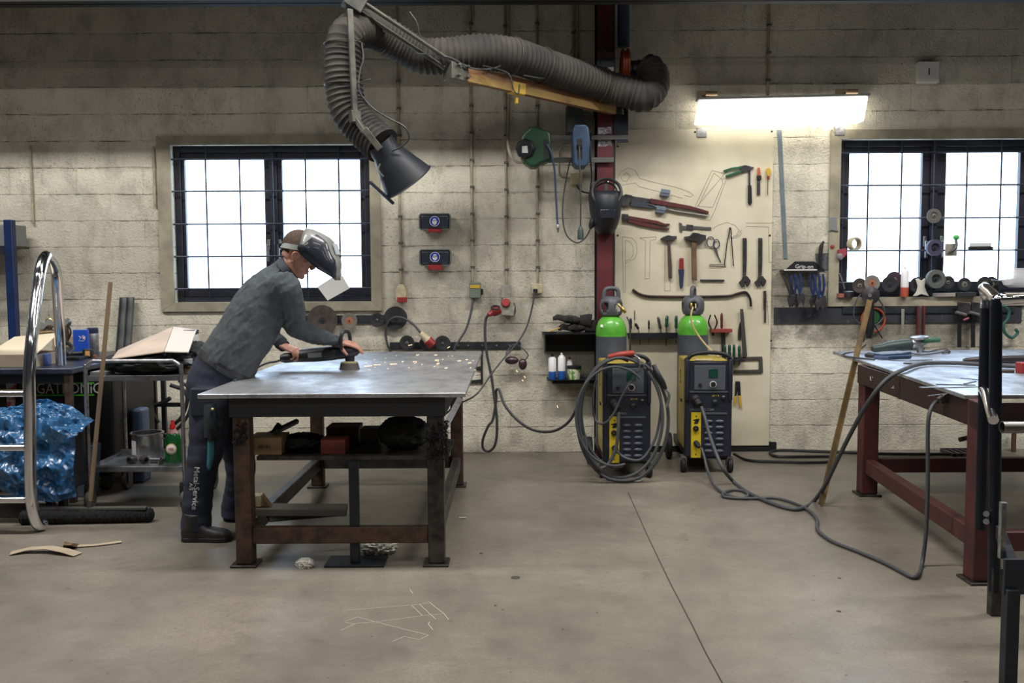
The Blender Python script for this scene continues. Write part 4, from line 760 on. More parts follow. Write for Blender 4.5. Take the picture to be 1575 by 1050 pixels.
def adj(px, lab):
    t_ = tool('adjustable_wrench', lab, 'wrench', [('handle', MTL, [(px-3, 366), (px+3, 366), (px+3, 400), (px+2, 426), (px-3, 426), (px-3, 400)], .005, .012), ('fixed_jaw', MTL, [(px-3, 424), (px+3, 424), (px+8, 430), (px+9, 432), (px+6, 439), (px+3, 441), (px+1, 433), (px-5, 432)], .003, .018), ('moving_jaw', MTR if 0 else MTL, [(px-5, 430), (px+0, 433), (px-1, 441), (px-6, 440), (px-9, 434)], .004, .016)], pegs=((px, 369),))
    return t_
adj(1145, 'adjustable wrench hanging jaw down, nearer the dividers'); adj(1169, 'adjustable wrench hanging jaw down, nearer the board edge')
t_ = tool('snips', 'green handled tin snips hung sideways near the top of the board', 'snips', [('handle', GRN, [(1112, 262), (1124, 258), (1138, 256), (1139, 259), (1126, 261), (1113, 265)], .008, .014), ('handle', GRN, [(1115, 270), (1126, 266), (1138, 262), (1140, 265), (1128, 269), (1117, 273)], .012, .014), ('blades', MTL, [(1136, 256), (1146, 254), (1154, 256), (1160, 258), (1154, 262), (1140, 266)], .006, .012)])
t_ = tool('file', 'long file with a dark handle next to the tin snips', 'file', [('blade', MTL, [(1151, 258), (1154, 258), (1154, 285), (1151, 285)], .008, .006), ('grip', BLK, [(1150, 285), (1155, 285), (1156, 312), (1153, 316), (1150, 312)], .004, .016)])
t_ = tool('chisel', 'flat chisel with an orange and black grip near the corner', 'chisel', [('grip', mat('orange_grip', c(176, 84, 52), .5), [(1165, 258), (1168, 258), (1169, 272), (1165, 272)], .002, .018), ('collar', BLK, [(1163.5, 270), (1170, 270), (1170, 277), (1163.5, 277)], .002, .02), ('blade', MTL, [(1164, 277), (1169, 277), (1169, 300), (1164, 300)], .008, .005)])
t_ = tool('screwdriver', 'yellow handled screwdriver nearest the board corner', 'screwdriver', [('grip', YEL, [(1179, 259), (1183, 258), (1185, 264), (1183, 271), (1179, 271), (1178, 264)], .004, .018), ('collar', RED, [(1179, 271), (1183, 271), (1183, 276), (1180, 276)], .006, .014)]); rod('shaft', MTL, [(1181, 275), (1180.5, 300)], .003, t_, .013)
t_ = thing('crowbar', 'long dark red crowbar lying sideways across the board', 'crowbar', tuple(W(1065, 461, YBD)), TG); rod('bar', mat('crowbar_steel', c(78, 56, 54), .45, .6, col2=c(48, 44, 46), scale=8), [(973, 445), (982, 451), (995, 455), (1020, 456), (1080, 456), (1120, 455), (1132, 452), (1145, 449), (1150, 452), (1154, 460), (1155, 471)], .0095, t_, .016, k=6); m_ = MB(); [m_.cyl(W(p, 458, YBD), W(p, 458, YBD-.03), .003, n=8) for p in (1034, 1120)]; m_.build('hanging_pin', STL, t_)
t_ = tool('file', 'slim dark file hanging low near the board edge', 'file', [('grip', MTL, [(1174, 447), (1178, 447), (1178, 476), (1174, 476)], .004, .012), ('blade', MTL, [(1175, 476), (1178, 476), (1178, 496), (1175, 496)], .006, .006)])
t_ = tool('try_square', 'large steel square frame hanging under the green screwdrivers', 'square', [('long_arm', mat('square_steel', c(88, 84, 80), .5, .6), [(1138, 475), (1143, 475), (1149, 548), (1142, 549)], .02, .006), ('frame', mat('square_steel2', c(92, 88, 84), .5, .6), [(1128, 549), (1172, 548), (1173, 573), (1128, 574), (1128, 569), (1167, 568), (1167, 553), (1128, 554)], .004, .01)], pegs=((1140, 480),))
t_ = tool('wire_stripper', 'yellow and black wire strippers at the side of the second welder', 'pliers', [('grip', YEL, [(1135, 608), (1139, 608), (1140, 625), (1137, 626)], .006, .014), ('grip', YEL, [(1129, 610), (1132, 608), (1131, 622), (1129, 623)], .006, .014), ('jaws', BLK, [(1131, 586), (1138, 586), (1139, 609), (1135, 609), (1134, 596), (1132, 609), (1130, 609)], .006, .01)])
# dark flat bar standing free beside the board
single(pp(MB(), [(1195, 200), (1202, 200), (1211, 398), (1205, 398)], WY, .005), 'flat_strip', mat('zinc_strip', c(132, 144, 150), .45, .6, col2=c(108, 120, 128), scale=6), 'long grey zinc strip hanging on the wall beside the tool board', 'strip')
# racks on the board
rk = thing('tool_rack', 'dark angle rack full of drivers between the two gas cylinders', 'tool rack', tuple(W(1007, 520, 7.1)), None)
a_, b_ = W(966, 521, 7.08), W(1048, 507, 7.08); m_ = MB(); m_.bx(a_.x, b_.x, 7.08, YBD, b_.z-.03, b_.z-.026); m_.bx(a_.x, b_.x, 7.08, 7.084, a_.z, b_.z-.026); m_.build('angle', MSH, rk)
r2 = thing('tool_rack', 'small dark rack with green screwdrivers beside the second welder', 'tool rack', tuple(W(1120, 556, 7.1)), None)
a2_, b2_ = W(1100, 556, 7.08), W(1146, 550, 7.08); m_ = MB(); m_.bx(a2_.x, b2_.x, 7.08, YBD, a2_.z, a2_.z+.012); m_.build('angle', MSH, r2)
r3_ = single(MB().bx(W(1094, 511, 7.1).x, W(1126, 511, 7.1).x, 7.09, YBD, W(1100, 511, 7.1).z, W(1100, 506, 7.1).z), 'tool_holder', mat('red_holder', c(140, 58, 54), .5), 'red holder strip behind the second gas cylinder', 'holder')
def driver(px, top, mid, bot, m, lab, r=.011, lean=0, cat='screwdriver', Y=7.115):
    t_ = thing('screwdriver', lab, cat, tuple(W(px, bot, Y)), 'drivers in the board racks')
    a, b, d_ = W(px-lean, top, Y), W(px, mid, Y), W(px+lean*.6, bot, Y); L = (a-b).length
    MB().lathe([(r*.7, 0), (r, L*.12), (r*.85, L*.4), (r*1.05, L*.6), (r*.9, L*.9), (r*.3, L)], b, a-b, 8).build('grip', m, t_)
    MB().tube([b, d_], r*.3, 8).build('shaft', MTL, t_)
MGD = mat('driver_green', c(24, 70, 58), .35, coat=.3); MPU = mat('driver_plum', c(62, 50, 60), .4)
driver(970, 489, 506, 520, BLK, 'black screwdriver first in the rack beside the green cylinder'); driver(976, 477, 492, 508, MHW, 'thin wooden handled tool standing tallest in the rack', .005); driver(982, 497, 506, 530, BLK, 'ball ended black handle leaning in the rack', .012, 5)
driver(998, 492, 506, 530, BLK, 'slim black screwdriver alone in the rack middle', .008); driver(1016, 487, 506, 520, MPU, 'plum handled screwdriver leaning in the rack', .012, 4); driver(1025, 485, 503, 532, MGD, 'green screwdriver beside the plum handled one', .014, -1); driver(1040, 485, 505, 528, MGD, 'green screwdriver last in the rack beside the second cylinder', .013)
for i, px in enumerate((1115, 1122, 1129, 1137)): driver(px, (530, 529, 529, 531)[i], 549, 562, MGD, ('first green screwdriver, nearest the second welder', 'second green screwdriver in the small rack', 'third green screwdriver in the small rack', 'green screwdriver at the end of the small rack next to the square')[i], .012)
driver(1110, 481, 505, 530, MTR, 'red topped screwdriver in the red holder', .011); pl_ = thing('pliers', 'dark pliers standing open in the red holder', 'pliers', tuple(W(1097, 515, 7.11)))
MB().tube([W(1093, 484, 7.115), W(1090, 496, 7.115), W(1095, 508, 7.115), W(1096, 516, 7.115)], .006, 8, k=4).build('handle', BLK, pl_); MB().tube([W(1099, 484, 7.115), W(1103, 496, 7.115), W(1098, 508, 7.115), W(1097, 516, 7.115)], .006, 8, k=4).build('handle', BLK, pl_)
t_ = thing('saw_blade', 'dark flat saw standing behind the small driver rack', 'saw', tuple(W(1112, 549, 7.14))); pp(MB(), [(1109, 511), (1115, 511), (1117, 549), (1110, 549)], 7.15, .003).build('blade', MTL, t_)
pp(MB(), [(1135, 508), (1138, 495), (1141, 495), (1139, 520), (1135, 522)], YBD-.002, .012).build('hook', MTL, tb)
# dirty plate under the right window and locking pliers rack
single(MB().bx(W(1190, 497, WY).x, W(1570, 497, WY).x, WY-.01, WY, W(1300, 497, WY).z, W(1300, 472, WY).z), 'splash_plate', mat('sooty_plate', c(52, 54, 62), .7, .2, col2=c(92, 88, 88), scale=24, lo=.58, hi=.72), 'long sooty dark plate on the wall below the second window', 'plate')
single(MB().bx(W(1296, 482, WY-.02).x, W(1560, 482, WY-.02).x, WY-.022, WY-.011, W(1300, 482, WY-.02).z, W(1300, 472, WY-.02).z), 'tool_rail', MRL, 'dark rail with pins in front of the sooty plate', 'rail')
# ---------------------------------------------------------------- two wire feed welders on wheels
MNV = mat('machine_navy', c(38, 42, 56), .42, .1, col2=c(28, 31, 42), scale=6); MYS = mat('machine_yellow', c(178, 156, 62), .45, col2=c(148, 130, 56), scale=5); MPG = mat('panel_grey', c(74, 78, 86), .5); MYB = mat('bright_yellow', c(204, 180, 34), .45); MDG = mat('display_green', c(18, 62, 52), .2, coat=.5)
def welder(ox, oy, rz, lab, label_text):
    t_ = thing('wire_welder', lab, 'welding machine', (ox, oy, 0), 'wire welders on wheels'); ORI[t_] = V((0, 0, 0)); t_.rotation_euler = (0, 0, rz)
    s = .00453; fx = lambda p: (p-1092.5)*s; fz = lambda q: 1.4-(q-425)/1400*6.35; w = .165; D = .47
    b = MB(); b.bx(-w+.012, w-.012, .05, D, .15, .80); b.build('side_casing', MYS, t_, bevel=.012)
    b = MB(); b.bx(-w, w, 0, .05, .12, .80); b.bx(-w, -w+.03, -.02, .07, .52, .82); b.bx(w-.03, w, -.02, .07, .52, .82); b.build('front_frame', MNV, t_, bevel=.012)
    MB().tube([(-w+.015, .0, .78), (-w+.017, -.005, .815), (-w+.06, -.012, .85), (0, -.014, .862), (w-.06, -.012, .85), (w-.017, -.005, .815), (w-.015, .0, .78)], .014, 10, k=5).build('handle', BLK, t_)
    MB().bx(fx(1070), fx(1118), -.008, .01, fz(602), fz(564)).build('control_panel', MPG, t_, bevel=.003)
    MB().bx(fx(1092), fx(1106), -.011, -.007, fz(583), fz(569)).build('display', MDG, t_, bevel=.001)
    k = MB(); k.cyl((fx(1079), -.008, fz(594)), (fx(1079), -.028, fz(594)), .012, .009); k.build('small_knob', BLK, t_)
    ko = MB().cyl((fx(1099), -.008, fz(593)), (fx(1099), -.034, fz(593)), .018, .015).build('large_knob', BLK, t_); MB().ring((fx(1099), -.008, fz(593)), (0, -1, 0), .024, .019, .002).build('knob_ring', WHT, t_)
    for p in ((1102, 621, .02), (1115, 614, .018)): MB().lathe([(p[2], 0), (p[2], .012), (p[2]*.4, .02)], (fx(p[0]), 0, fz(p[1])), (0, -1, 0), 8).build('selector_knob', BLK, t_, bevel=.001)
    MB().bx(-w+.01, w-.01, -.006, 0, fz(606), fz(603.5)).build('divider', MPG, t_)
    MB().bx(fx(1082), fx(1121), -.004, 0, fz(640), fz(637)).build('trim_strip', MPG, t_)
    MB().bx(fx(1066), fx(1081), -.006, .0, fz(708), fz(637)).build('socket_strip', MYB, t_)
    d = MB(); [d.cyl((fx(1073.5), -.006, fz(q)), (fx(1073.5), -.008, fz(q)), .005, n=10) for q in (643, 703)]
    d.build('screw_hole', BLK, t_); d = MB(); d.bx(fx(1069), fx(1078), -.0075, -.006, fz(650), fz(648)); d.add([(fx(1070), -.007, fz(655)), (fx(1076), -.007, fz(655)), (fx(1079), -.007, fz(647)), (fx(1073), -.007, fz(647))], [(0, 1, 2, 3)]); d.build('emblem', BLK, t_)
    MB().lathe([(.02, 0), (.02, .014), (.013, .016), (.012, .006)], (fx(1073), -.006, fz(662)), (0, -1, 0), 20).build('earth_socket', BLK, t_); MB().cyl((fx(1073), -.006, fz(662)), (fx(1073), -.013, fz(662)), .006).build('contact', BRS, t_)
    MB().lathe([(.018, 0), (.021, .02), (.015, .05), (.009, .06)], (fx(1073), -.006, fz(684)), (.35, -1, -.5), 16).build('earth_plug', RUB, t_)
    MB().lathe([(.03, 0), (.032, .03), (.026, .035), (.024, .075), (.017, .08)], (fx(1071), -.0, fz(614)), (.55, -1, -.9), 20).build('torch_plug', RUB, t_)
    lv = MB()
    for i in range(6):
        for cxx in (1093, 1110): lv.sph((fx(cxx), -.0, fz(651+i*9.3)), (.031, .012, .012), 14, 8)
    lv.build('louvres', mat('louvre_lit_navy', c(74, 80, 96), .4), t_)  # light on the louvres is put into their lighter navy colour
    txt(label_text, .022, (fx(1082), -.002, fz(633)), (1, 0, 0), (0, 0, 1), GRY, t_)
    txt('20 + 0', .018, (fx(1103), -.002, fz(611)), (1, 0, 0), (0, 0, 1), MYB, t_)
    txt('ESAB', .05, (-w+.0105, .33, .66), (0, 0, -1), (0, 1, 0) if 0 else (0, -1, 0), BLK, t_)
    MB().bx(-w+.004, -w+.0125, .24, .30, .48, .50).build('side_latch', BLK, t_, bevel=.002)
    MB().bx(-w+.02, w-.02, .05, D+.36, .10, .15).build('chassis', DRK, t_, bevel=.004)
    for x in (-w-.0, w):
        cs = MB(); cs.bx(x-.02, x+.02, .04, .10, .085, .12); cs.bx(x-.024, x-.02, .05, .10, .04, .1); cs.bx(x+.02, x+.024, .05, .10, .04, .1); cso = cs.build('caster', STL, t_)
        MB().lathe([(.03, -.016), (.05, -.016), (.054, -.01), (.054, .01), (.05, .016), (.03, .016)], (x, .06, .0542), (1, 0, 0), 24).build('wheel', RUB, cso)
        MB().lathe([(.03, -.018), (.095, -.018), (.1, -.01), (.1, .01), (.095, .018), (.03, .018)], (x*1.27, .55, .1002), (1, 0, 0), 28).build('rear_wheel', RUB, t_)
    return t_
WA = V((.786, 6.2, 0)); WB = V((1.381, 6.36, 0))
wa = welder(WA.x, WA.y, 0, 'blue and yellow welder wrapped in coils of its own cables', 'MIG PRO'); wb2 = welder(WB.x, WB.y, R(-3), 'blue and yellow welder with two cables leading away across the floor', 'ORIGO MIG C280')
MCYG = mat('cylinder_green', c(92, 174, 54), .35, coat=.3, col2=c(74, 150, 48), scale=8); MCYD = mat('cylinder_grey', c(80, 88, 98), .45, .1, col2=c(66, 72, 82), scale=6); MGD2 = mat('guard_grey', c(84, 86, 92), .5)
def cylinder(x, y, lab, rot, wins):
    z0 = .151; t_ = thing('gas_cylinder', lab, 'gas cylinder', (x, y, z0), 'gas cylinders behind the welders'); r = .115
    MB().lathe([(r*.94, 0), (r, .015), (r, .80)], (x, y, z0), (0, 0, 1), 36).build('body', MCYD, t_)
    MB().lathe([(r*1.001, .80), (r*1.001, .835), (r*.97, .87), (r*.86, .905), (r*.7, .93), (r*.5, .95), (.04, .96)], (x, y, z0), (0, 0, 1), 36).build('shoulder', MCYG, t_)
    g = MB(Matrix.Translation((x, y, z0+.95)) @ Matrix.Rotation(rot, 4, 'Z'))
    n_ = 40; PR = [(.05, 0), (.07, .008), (.08, .03), (.083, .048), (.084, .066), (.083, .084), (.081, .1), (.07, .125), (.05, .142), (.035, .145)]
    vs = [(r_*math.cos(2*PI*j/n_), r_*math.sin(2*PI*j/n_), h_) for r_, h_ in PR for j in range(n_)]; fs = []
    for i in range(len(PR)-1):
        for j in range(n_):
            a = (360*(j+.5)/n_+90+math.degrees(rot)) % 360; a = a-360 if a > 180 else a
            if any(((a-q_)/24)**2+((PR[i][1]+.008-.066)/.036)**2 < 1 for q_ in wins): continue
            fs.append((i*n_+j, i*n_+(j+1) % n_, (i+1)*n_+(j+1) % n_, (i+1)*n_+j))
    g.add(vs, fs)
    g.tube([(-.055, 0, .12), (-.052, 0, .18), (-.03, 0, .205), (.03, 0, .205), (.052, 0, .18), (.055, 0, .12)], .013, 10, k=4)
    g.build('valve_guard', MGD2, t_, solid=.006)
    v = MB(Matrix.Translation((x, y, z0+.955)) @ Matrix.Rotation(rot, 4, 'Z')); v.cyl((0, 0, 0), (0, 0, .1), .016); v.build('valve', BRS, t_)
    return t_, V((x, y, z0+.95))
ca, ta_ = cylinder(.744, 6.815, 'green shouldered gas cylinder behind the cable wrapped welder', .1, (-42, 40, 130, -130))
cb_, tb_ = cylinder(1.385, 6.96, 'green shouldered gas cylinder behind the second welder, its hose hanging in front', 1.2, (-8, 90, 172, -90))
ra_ = thing('gas_regulator', 'brass regulator stem slanting out of the first gas cylinder guard', 'regulator', tuple(ta_+V((.03, -.05, .06))))
r_ = MB(); r_.lathe([(.006, 0), (.01, .01), (.008, .03), (.013, .035), (.013, .08), (.009, .085)], ta_+V((.045, -.06, .09)), (.75, -.3, -.9), 12); r_.build('stem', BRS, ra_)
MB().tube([W(964, 487, 6.75), W(968, 497, 6.74), W(969, 520, 6.76), W(969, 540, 6.8), W(966, 556, 6.9)], .006, 8, k=5).build('gas_hose', CAB, ra_)
rb_ = thing('gas_regulator', 'brass fitting in the second cylinder guard with a cream gas hose', 'regulator', tuple(tb_+V((-.03, -.05, .06))))
MB().lathe([(.009, 0), (.012, .02), (.008, .04)], tb_+V((-.03, -.09, .09)), (0, -.2, -1), 12).build('stem', BRS, rb_)
MB().tube([W(1066, 472, 6.78), W(1063, 484, 6.76), W(1065, 500, 6.75), W(1075, 517, 6.74), W(1090, 535, 6.7), W(1106, 549, 6.62)], .007, 8, k=6).build('gas_hose', mat('cream_hose', c(180, 160, 112), .5), rb_)
# labels on first cylinder
for px, py in ((927, 501), (948, 498)): 
    q = W(px, py, 6.745); MB().ob(q+V((0, -.01, 0)), (.035, .02, .004), (0, -1, .5)).build('sticker', WHT, ca)
# torch cables wrapped round the first welder
tc1 = thing('torch_cable', 'bundle of grey welding cables looped around the first welder, torch at its side', 'cable', (.79, 6.05, 0))
def loop(cx, cy, rx, ry, Y, a0=0, a1=360, n=28, wob=0): 
    out = []
    for i in range(n+1):
        a = R(a0+(a1-a0)*i/n); out.append(W(cx+rx*math.sin(a), cy-ry*math.cos(a), Y+wob*math.sin(a*2)))
    return out
for (cx_, cy_, rx, ry, Y, a0, a1, r) in ((958, 645, 70, 96, 6.10, -8, 352, .0115), (955, 642, 64, 92, 6.06, 40, 396, .011), (948, 634, 54, 84, 6.13, 170, 380, .011), (946, 640, 60, 76, 6.03, 165, 400, .009)):
    P_ = loop(cx_, cy_, rx, ry, Y, a0, a1)
    for q in P_: q.z = max(q.z, .013)
    MB().tube(P_, r, 10, k=2).build('cable', CAB, tc1)
MB().tube([W(1000, 570, 6.1), W(1016, 610, 6.1), W(1012, 660, 6.12), W(1000, 690, 6.1), W(984, 707, 6.08), W(962, 704, 6.1), W(948, 693, 6.15)], .009, 8, k=5).build('cable', CAB, tc1)
MB().tube([W(980, 571, 6.13), W(972, 584, 6.12), W(958, 606, 6.1), W(946, 632, 6.1), W(934, 648, 6.1), W(922, 651, 6.12), W(914, 640, 6.15), W(912, 610, 6.15), W(917, 585, 6.18)], .008, 8, k=5).build('cable', CAB, tc1)
MB().tube([W(951, 633, 6.12), W(951, 660, 6.1), W(947, 690, 6.1), W(935, 714, 6.1), W(918, 720, 6.08), W(905, 705, 6.08), W(900, 670, 6.1)], .012, 10, k=5).build('cable', CAB, tc1)
MB().tube([W(1005, 561, 6.08), W(1012, 576, 6.06), W(1019, 588, 6.06), W(1024, 598, 6.06)], [.014, .02, .019, .012], 12, k=4).build('torch_grip', BLK, tc1)
MB().tube([W(1024, 598, 6.06), W(1029, 606, 6.06), W(1028, 616, 6.06), W(1025, 626, 6.06)], [.008, .009, .01, .011], 12, k=3).build('torch_nozzle', STL, tc1)
MB().tube([W(936, 549, 6.1), W(955, 545, 6.08), W(975, 543, 6.08)], [.017, .021, .019], 12, k=3).build('clamp_grip', mat('clamp_red', c(156, 56, 46), .45, col2=c(150, 50, 44), scale=14), tc1)
cl_ = MB(); cl_.tube([W(976, 546, 6.07), W(983, 552, 6.05), W(984, 566, 6.05), W(980, 571, 6.06)], .007, 8, k=3); cl_.tube([W(978, 548, 6.07), W(990, 561, 6.05), W(985, 572, 6.06)], .006, 8, k=3); cl_.cyl(W(986, 558, 6.07), W(986, 558, 6.03), .013); cl_.build('clamp_jaws', STL, tc1)
single(MB().sph(G(978, 738, .012), (.045, .03, .012), 10, 6), 'paper_scrap', WHT, 'white crumpled scrap under the cable wrapped welder', 'scrap')
single(MB().bx(1.30, 1.42, 6.42, 6.46, .801, .807), 'note_slip', mat('paper_cream', c(206, 196, 168), .8), 'cream paper slip under the handle of the second welder', 'paper')
# ---------------------------------------------------------------- cables on the floor
def fl_(L, z=.012): return [G(a, b, z) for a, b in L]
P_ = [W(1079, 626, 6.24), W(1084, 642, 6.18), W(1091, 668, 6.12), W(1101, 696, 6.05), W(1113, 722, 5.98)] + fl_(((1130, 742), (1150, 757), (1180, 771), (1210, 781), (1232, 782))) + [W(1250, 772, 5.55), W(1268, 748, 5.42), W(1290, 703, 5.3), (W(1316, 652, 5.15)), W(1340, 612, 5.02), W(1362, 585, 5.0), G(1388, 569, .868), G(1420, 559, .868), G(1470, 558, .868), G(1520, 561, .868), G(1600, 565, .868)]
single(MB().tube(P_, .0125, 12, k=6), 'welding_cable', CAB, 'thick grey cable from the second welder up over the red workbench', 'cable')
P_ = [W(1079, 689, 6.24), W(1083, 702, 6.2), W(1088, 722, 6.12), W(1096, 742, 5.95)] + fl_(((1108, 755), (1122, 762), (1140, 766), (1150, 762), (1146, 756), (1130, 753), (1114, 757), (1113, 763), (1135, 766), (1165, 766), (1195, 766), (1228, 776), (1248, 788), (1257, 800), (1258, 815), (1280, 832), (1320, 848), (1360, 865), (1385, 878), (1403, 887), (1412, 884))) + [W(1418, 868, 4.28), W(1424, 820, 4.3), W(1427, 740, 4.32), W(1427, 670, 4.34), W(1429, 638, 4.35), W(1436, 621, 4.38), W(1446, 615, 4.4)]
single(MB().tube(P_, .0095, 10, k=6), 'earth_cable', CAB, 'thinner cable from the second welder looping over the floor to the bench clamp', 'cable')
single(MB().tube([W(1129, 698, 6.9)]+fl_(((1145, 706), (1165, 709), (1200, 710), (1240, 711), (1276, 710), (1286, 706), (1280, 702), (1240, 702), (1200, 702), (1187, 699), (1186, 694), (1205, 692), (1260, 694), (1340, 697), (1400, 698), (1470, 698))), .011, 8, k=5), 'floor_cable', BLK, 'black cable lying along the foot of the wall past the tool board', 'cable')
t_ = thing('earth_clamp', 'dark steel earth clamp biting the near edge of the red workbench', 'clamp', tuple(W(1460, 618, 4.36)))
k = MB(); pp(k, [(1440, 612), (1450, 604), (1470, 598), (1484, 602), (1478, 608), (1466, 610), (1456, 618), (1444, 620)], 4.37, .03); k.build('clamp_body', MTL, t_, bevel=.003); MB().bar(W(1428, 609, 4.3), W(1487, 602, 4.45), .012, .005).build('upper_arm', STL, t_)
# ---------------------------------------------------------------- leaning angle bar
a_, b_ = G(1262, 779, .002), W(1337, 462, 6.25); single(MB().bar(a_+V((0, 0, .01)), b_, .034, .006, up=(0, 1, .2)).bar(a_+V((.017, .015, .01)), b_+V((.017, .015, 0)), .005, .034, up=(0, 1, .2)), 'angle_bar', mat('raw_ochre_bar', c(126, 102, 64), .55, .4, col2=c(86, 74, 56), scale=7), 'long ochre brown angle bar leaning on the red workbench edge', 'steel bar')
# ---------------------------------------------------------------- things on the red workbench
def grinder(M, lab, cat='angle grinder', green=False, pose=None, name='angle_grinder', wheel='disc', dark=False):
    """local: x along the body (head at +x), z up; spindle points to -z"""
    bm_ = MB(M); P0 = M @ V((0, 0, 0)); t_ = thing(name, lab, cat, tuple(P0))
    bd = mat('grinder_body', c(46, 62, 60), .45) if green else BLK
    bm_.rings([[V((x, math.cos(a)*w_, z_+math.sin(a)*h_)) for a in [2*PI*j/20 for j in range(20)]] for x, w_, h_, z_ in ((-.17, .018, .018, -.004), (-.15, .026, .026, -.004), (-.10, .024, .026, -.004), (-.06, .03, .033, 0), (.0, .036, .037, 0), (.10, .036, .037, 0), (.12, .032, .034, 0))]); bm_.build('body', bd, t_)
    h = MB(M); h.rings([[V((x, math.cos(a)*w_, z_+math.sin(a)*h_)) for a in [2*PI*j/18 for j in range(18)]] for x, w_, h_, z_ in ((.12, .033, .034, 0), (.15, .036, .034, 0), (.19, .036, .033, .002), (.225, .028, .026, .004), (.24, .012, .012, .004))]); h.cyl((.185, 0, -.02), (.185, 0, -.07), .026, .022); h.build('gear_head', STL if green else mat('grinder_head', c(42, 44, 50), .4, .5), t_)
    w_ = MB(M)
    if wheel == 'disc': w_.lathe([(.008, 0), (.062, .001), (.062, .005), (.02, .007)], (.185, 0, -.08), (0, 0, 1), 32); w_.build('cutting_disc', MFB, t_)
    if wheel == 'cup': w_.lathe([(.02, .045), (.04, .04), (.05, .036), (.052, .03), (.062, .004), (.064, 0)], (.185, 0, -.122), (0, 0, 1), 36); w_.build('cup_brush', mat('cup_wheel', c(66, 62, 58), .7, bump=.2), t_); MB(M).lathe([(.018, 0), (.042, 0), (.044, .012), (.02, .014)], (.185, 0, -.085), (0, 0, 1), 30).build('flange', mat('flange_olive', c(150, 142, 104), .5), t_)
    return t_
q = G(1356, 543, TZ); ang = .12
M_ = Matrix.Translation((q.x+.05, q.y-.1, TZ+.06)) @ Matrix.Rotation(ang, 4, 'Z') @ Matrix.Rotation(-.1, 4, 'Y') @ Matrix.Rotation(.0, 4, 'X') @ Matrix.Scale(.98, 4)
tg = grinder(M_, 'grey and green angle grinder resting at the far corner of the red workbench', green=True, wheel='')
MB(M_).tube([(.18, 0, .01), (.2, -.05, .012), (.225, -.09, .02), (.27, -.12, .02)], [.012, .014, .018, .017], 12, k=3).build('side_handle', mat('grinder_green', c(32, 84, 58), .45), tg)
MB(M_).lathe([(.03, 0), (.06, .004), (.062, .02), (.05, .026)], (.185, 0, .022), (0, 0, 1), 24).build('guard', STL, tg)
MB().tube([W(1332, 530, 6.25)]+[G(a, b, TZ+.006) for a, b in ((1318, 540), (1300, 543), (1296, 547), (1318, 550), (1345, 553))], .005, 8, k=5).build('lead', CAB, tg)
def flatbar(L, w_, h_, m, lab, name, cat, z=TZ, grp=None):
    k = MB(); P = [G(a, b, z+h_/2) for a, b in L]
    for a, b in zip(P, P[1:]): k.bar(a, b, w_, h_)
    return single(k, name, m, lab, cat, grp)
MNB = mat('blue_shaft', c(48, 66, 96), .4, .4); 
pl_ = thing('pliers', 'blue handled pliers lying in front of the green grinder', 'pliers', tuple(G(1365, 548, TZ)))
k = MB(); k.tube([G(a, b, TZ+.013) for a, b in ((1336, 544), (1355, 547), (1385, 545), (1400, 543))], .011, 8); k.build('handle', MNB, pl_); k = MB(); k.tube([G(a, b, TZ+.013) for a, b in ((1345, 549), (1365, 550), (1400, 548))], .012, 8); k.build('handle', MNB, pl_)
k = MB(); k.tube([G(a, b, TZ+.016) for a, b in ((1332, 546), (1345, 547.5))], .014, 8); k.build('jaws', MTL, pl_)
flatbar(((1380, 537.5), (1414, 535)), .09, .012, MTL, 'dark flat offcut beside the green grinder', 'steel_offcut', 'offcut')
single(MB().tube([G(a, b, TZ+.006) for a, b in ((1400, 543), (1420, 545), (1445, 542), (1457, 538), (1455, 536), (1440, 538), (1425, 541), (1405, 537))], .004, 6, k=5), 'wire_loop', CAB, 'thin wire loop lying behind the pliers on the red workbench', 'wire')
t_ = thing('bolt', 'loose bolt on the red workbench near the wire loop', 'bolt', tuple(G(1457, 543, TZ))); a_, b_ = G(1450, 543, TZ+.012), G(1459, 541, TZ+.012); MB().tube([a_, b_], .006, 8).build('shank', MTL, t_); MB().cyl(b_, b_+(b_-a_).normalized()*.01, .012, n=6).build('head', MTL, t_)
flatbar(((1396, 559), (1430, 556)), .06, .008, MST, 'flat steel offcut under the thick cable on the red workbench', 'steel_offcut', 'offcut')
flatbar(((1350, 553), (1395, 555), (1434, 553)), .006, .004, MST, 'thin curved steel rod lying across the red workbench', 'steel_rod', 'rod')
flatbar(((1416, 596), (1512, 594)), .03, .004, STL, 'bright thin flat strip overhanging the workbench edge', 'steel_strip', 'strip')
flatbar(((1440, 591), (1500, 592)), .014, .004, MTL, 'narrow dark strip beside the bright one', 'steel_strip', 'strip')
flatbar(((1484, 590), (1500, 586)), .014, .004, MTL, 'short dark strip lying askew beside the trolley tube', 'steel_strip', 'strip')
flatbar(((1478, 581), (1506, 584)), .01, .003, MTL, 'small dark rod end behind the short strip', 'steel_rod', 'rod')
t_ = thing('steel_tube', 'dark tube with a tapered end lying on the red workbench behind the trolley', 'tube', tuple(G(1520, 556, TZ)))
MB().tube([G(1481, 555, TZ+.02), G(1486, 554.6, TZ+.022), G(1507, 553.5, TZ+.025), G(1600, 551.5, TZ+.025)], [.012, .018, .024, .024], 16).build('tube', mat('dark_tube', c(58, 54, 54), .4, .6), t_)
single(MB().tube([G(1507, 570, TZ+.008), G(1560, 571, TZ+.008)], .008, 8), 'steel_rod', RST, 'rusty thin rod behind the trolley posts on the red workbench', 'rod')
single(MB().bx(G(1573, 575, TZ).x, G(1573, 575, TZ).x+.06, 5.0, 5.06, TZ, TZ+.06), 'red_block', RED, 'small red block at the very edge of the view on the red workbench', 'block', bevel=.004)
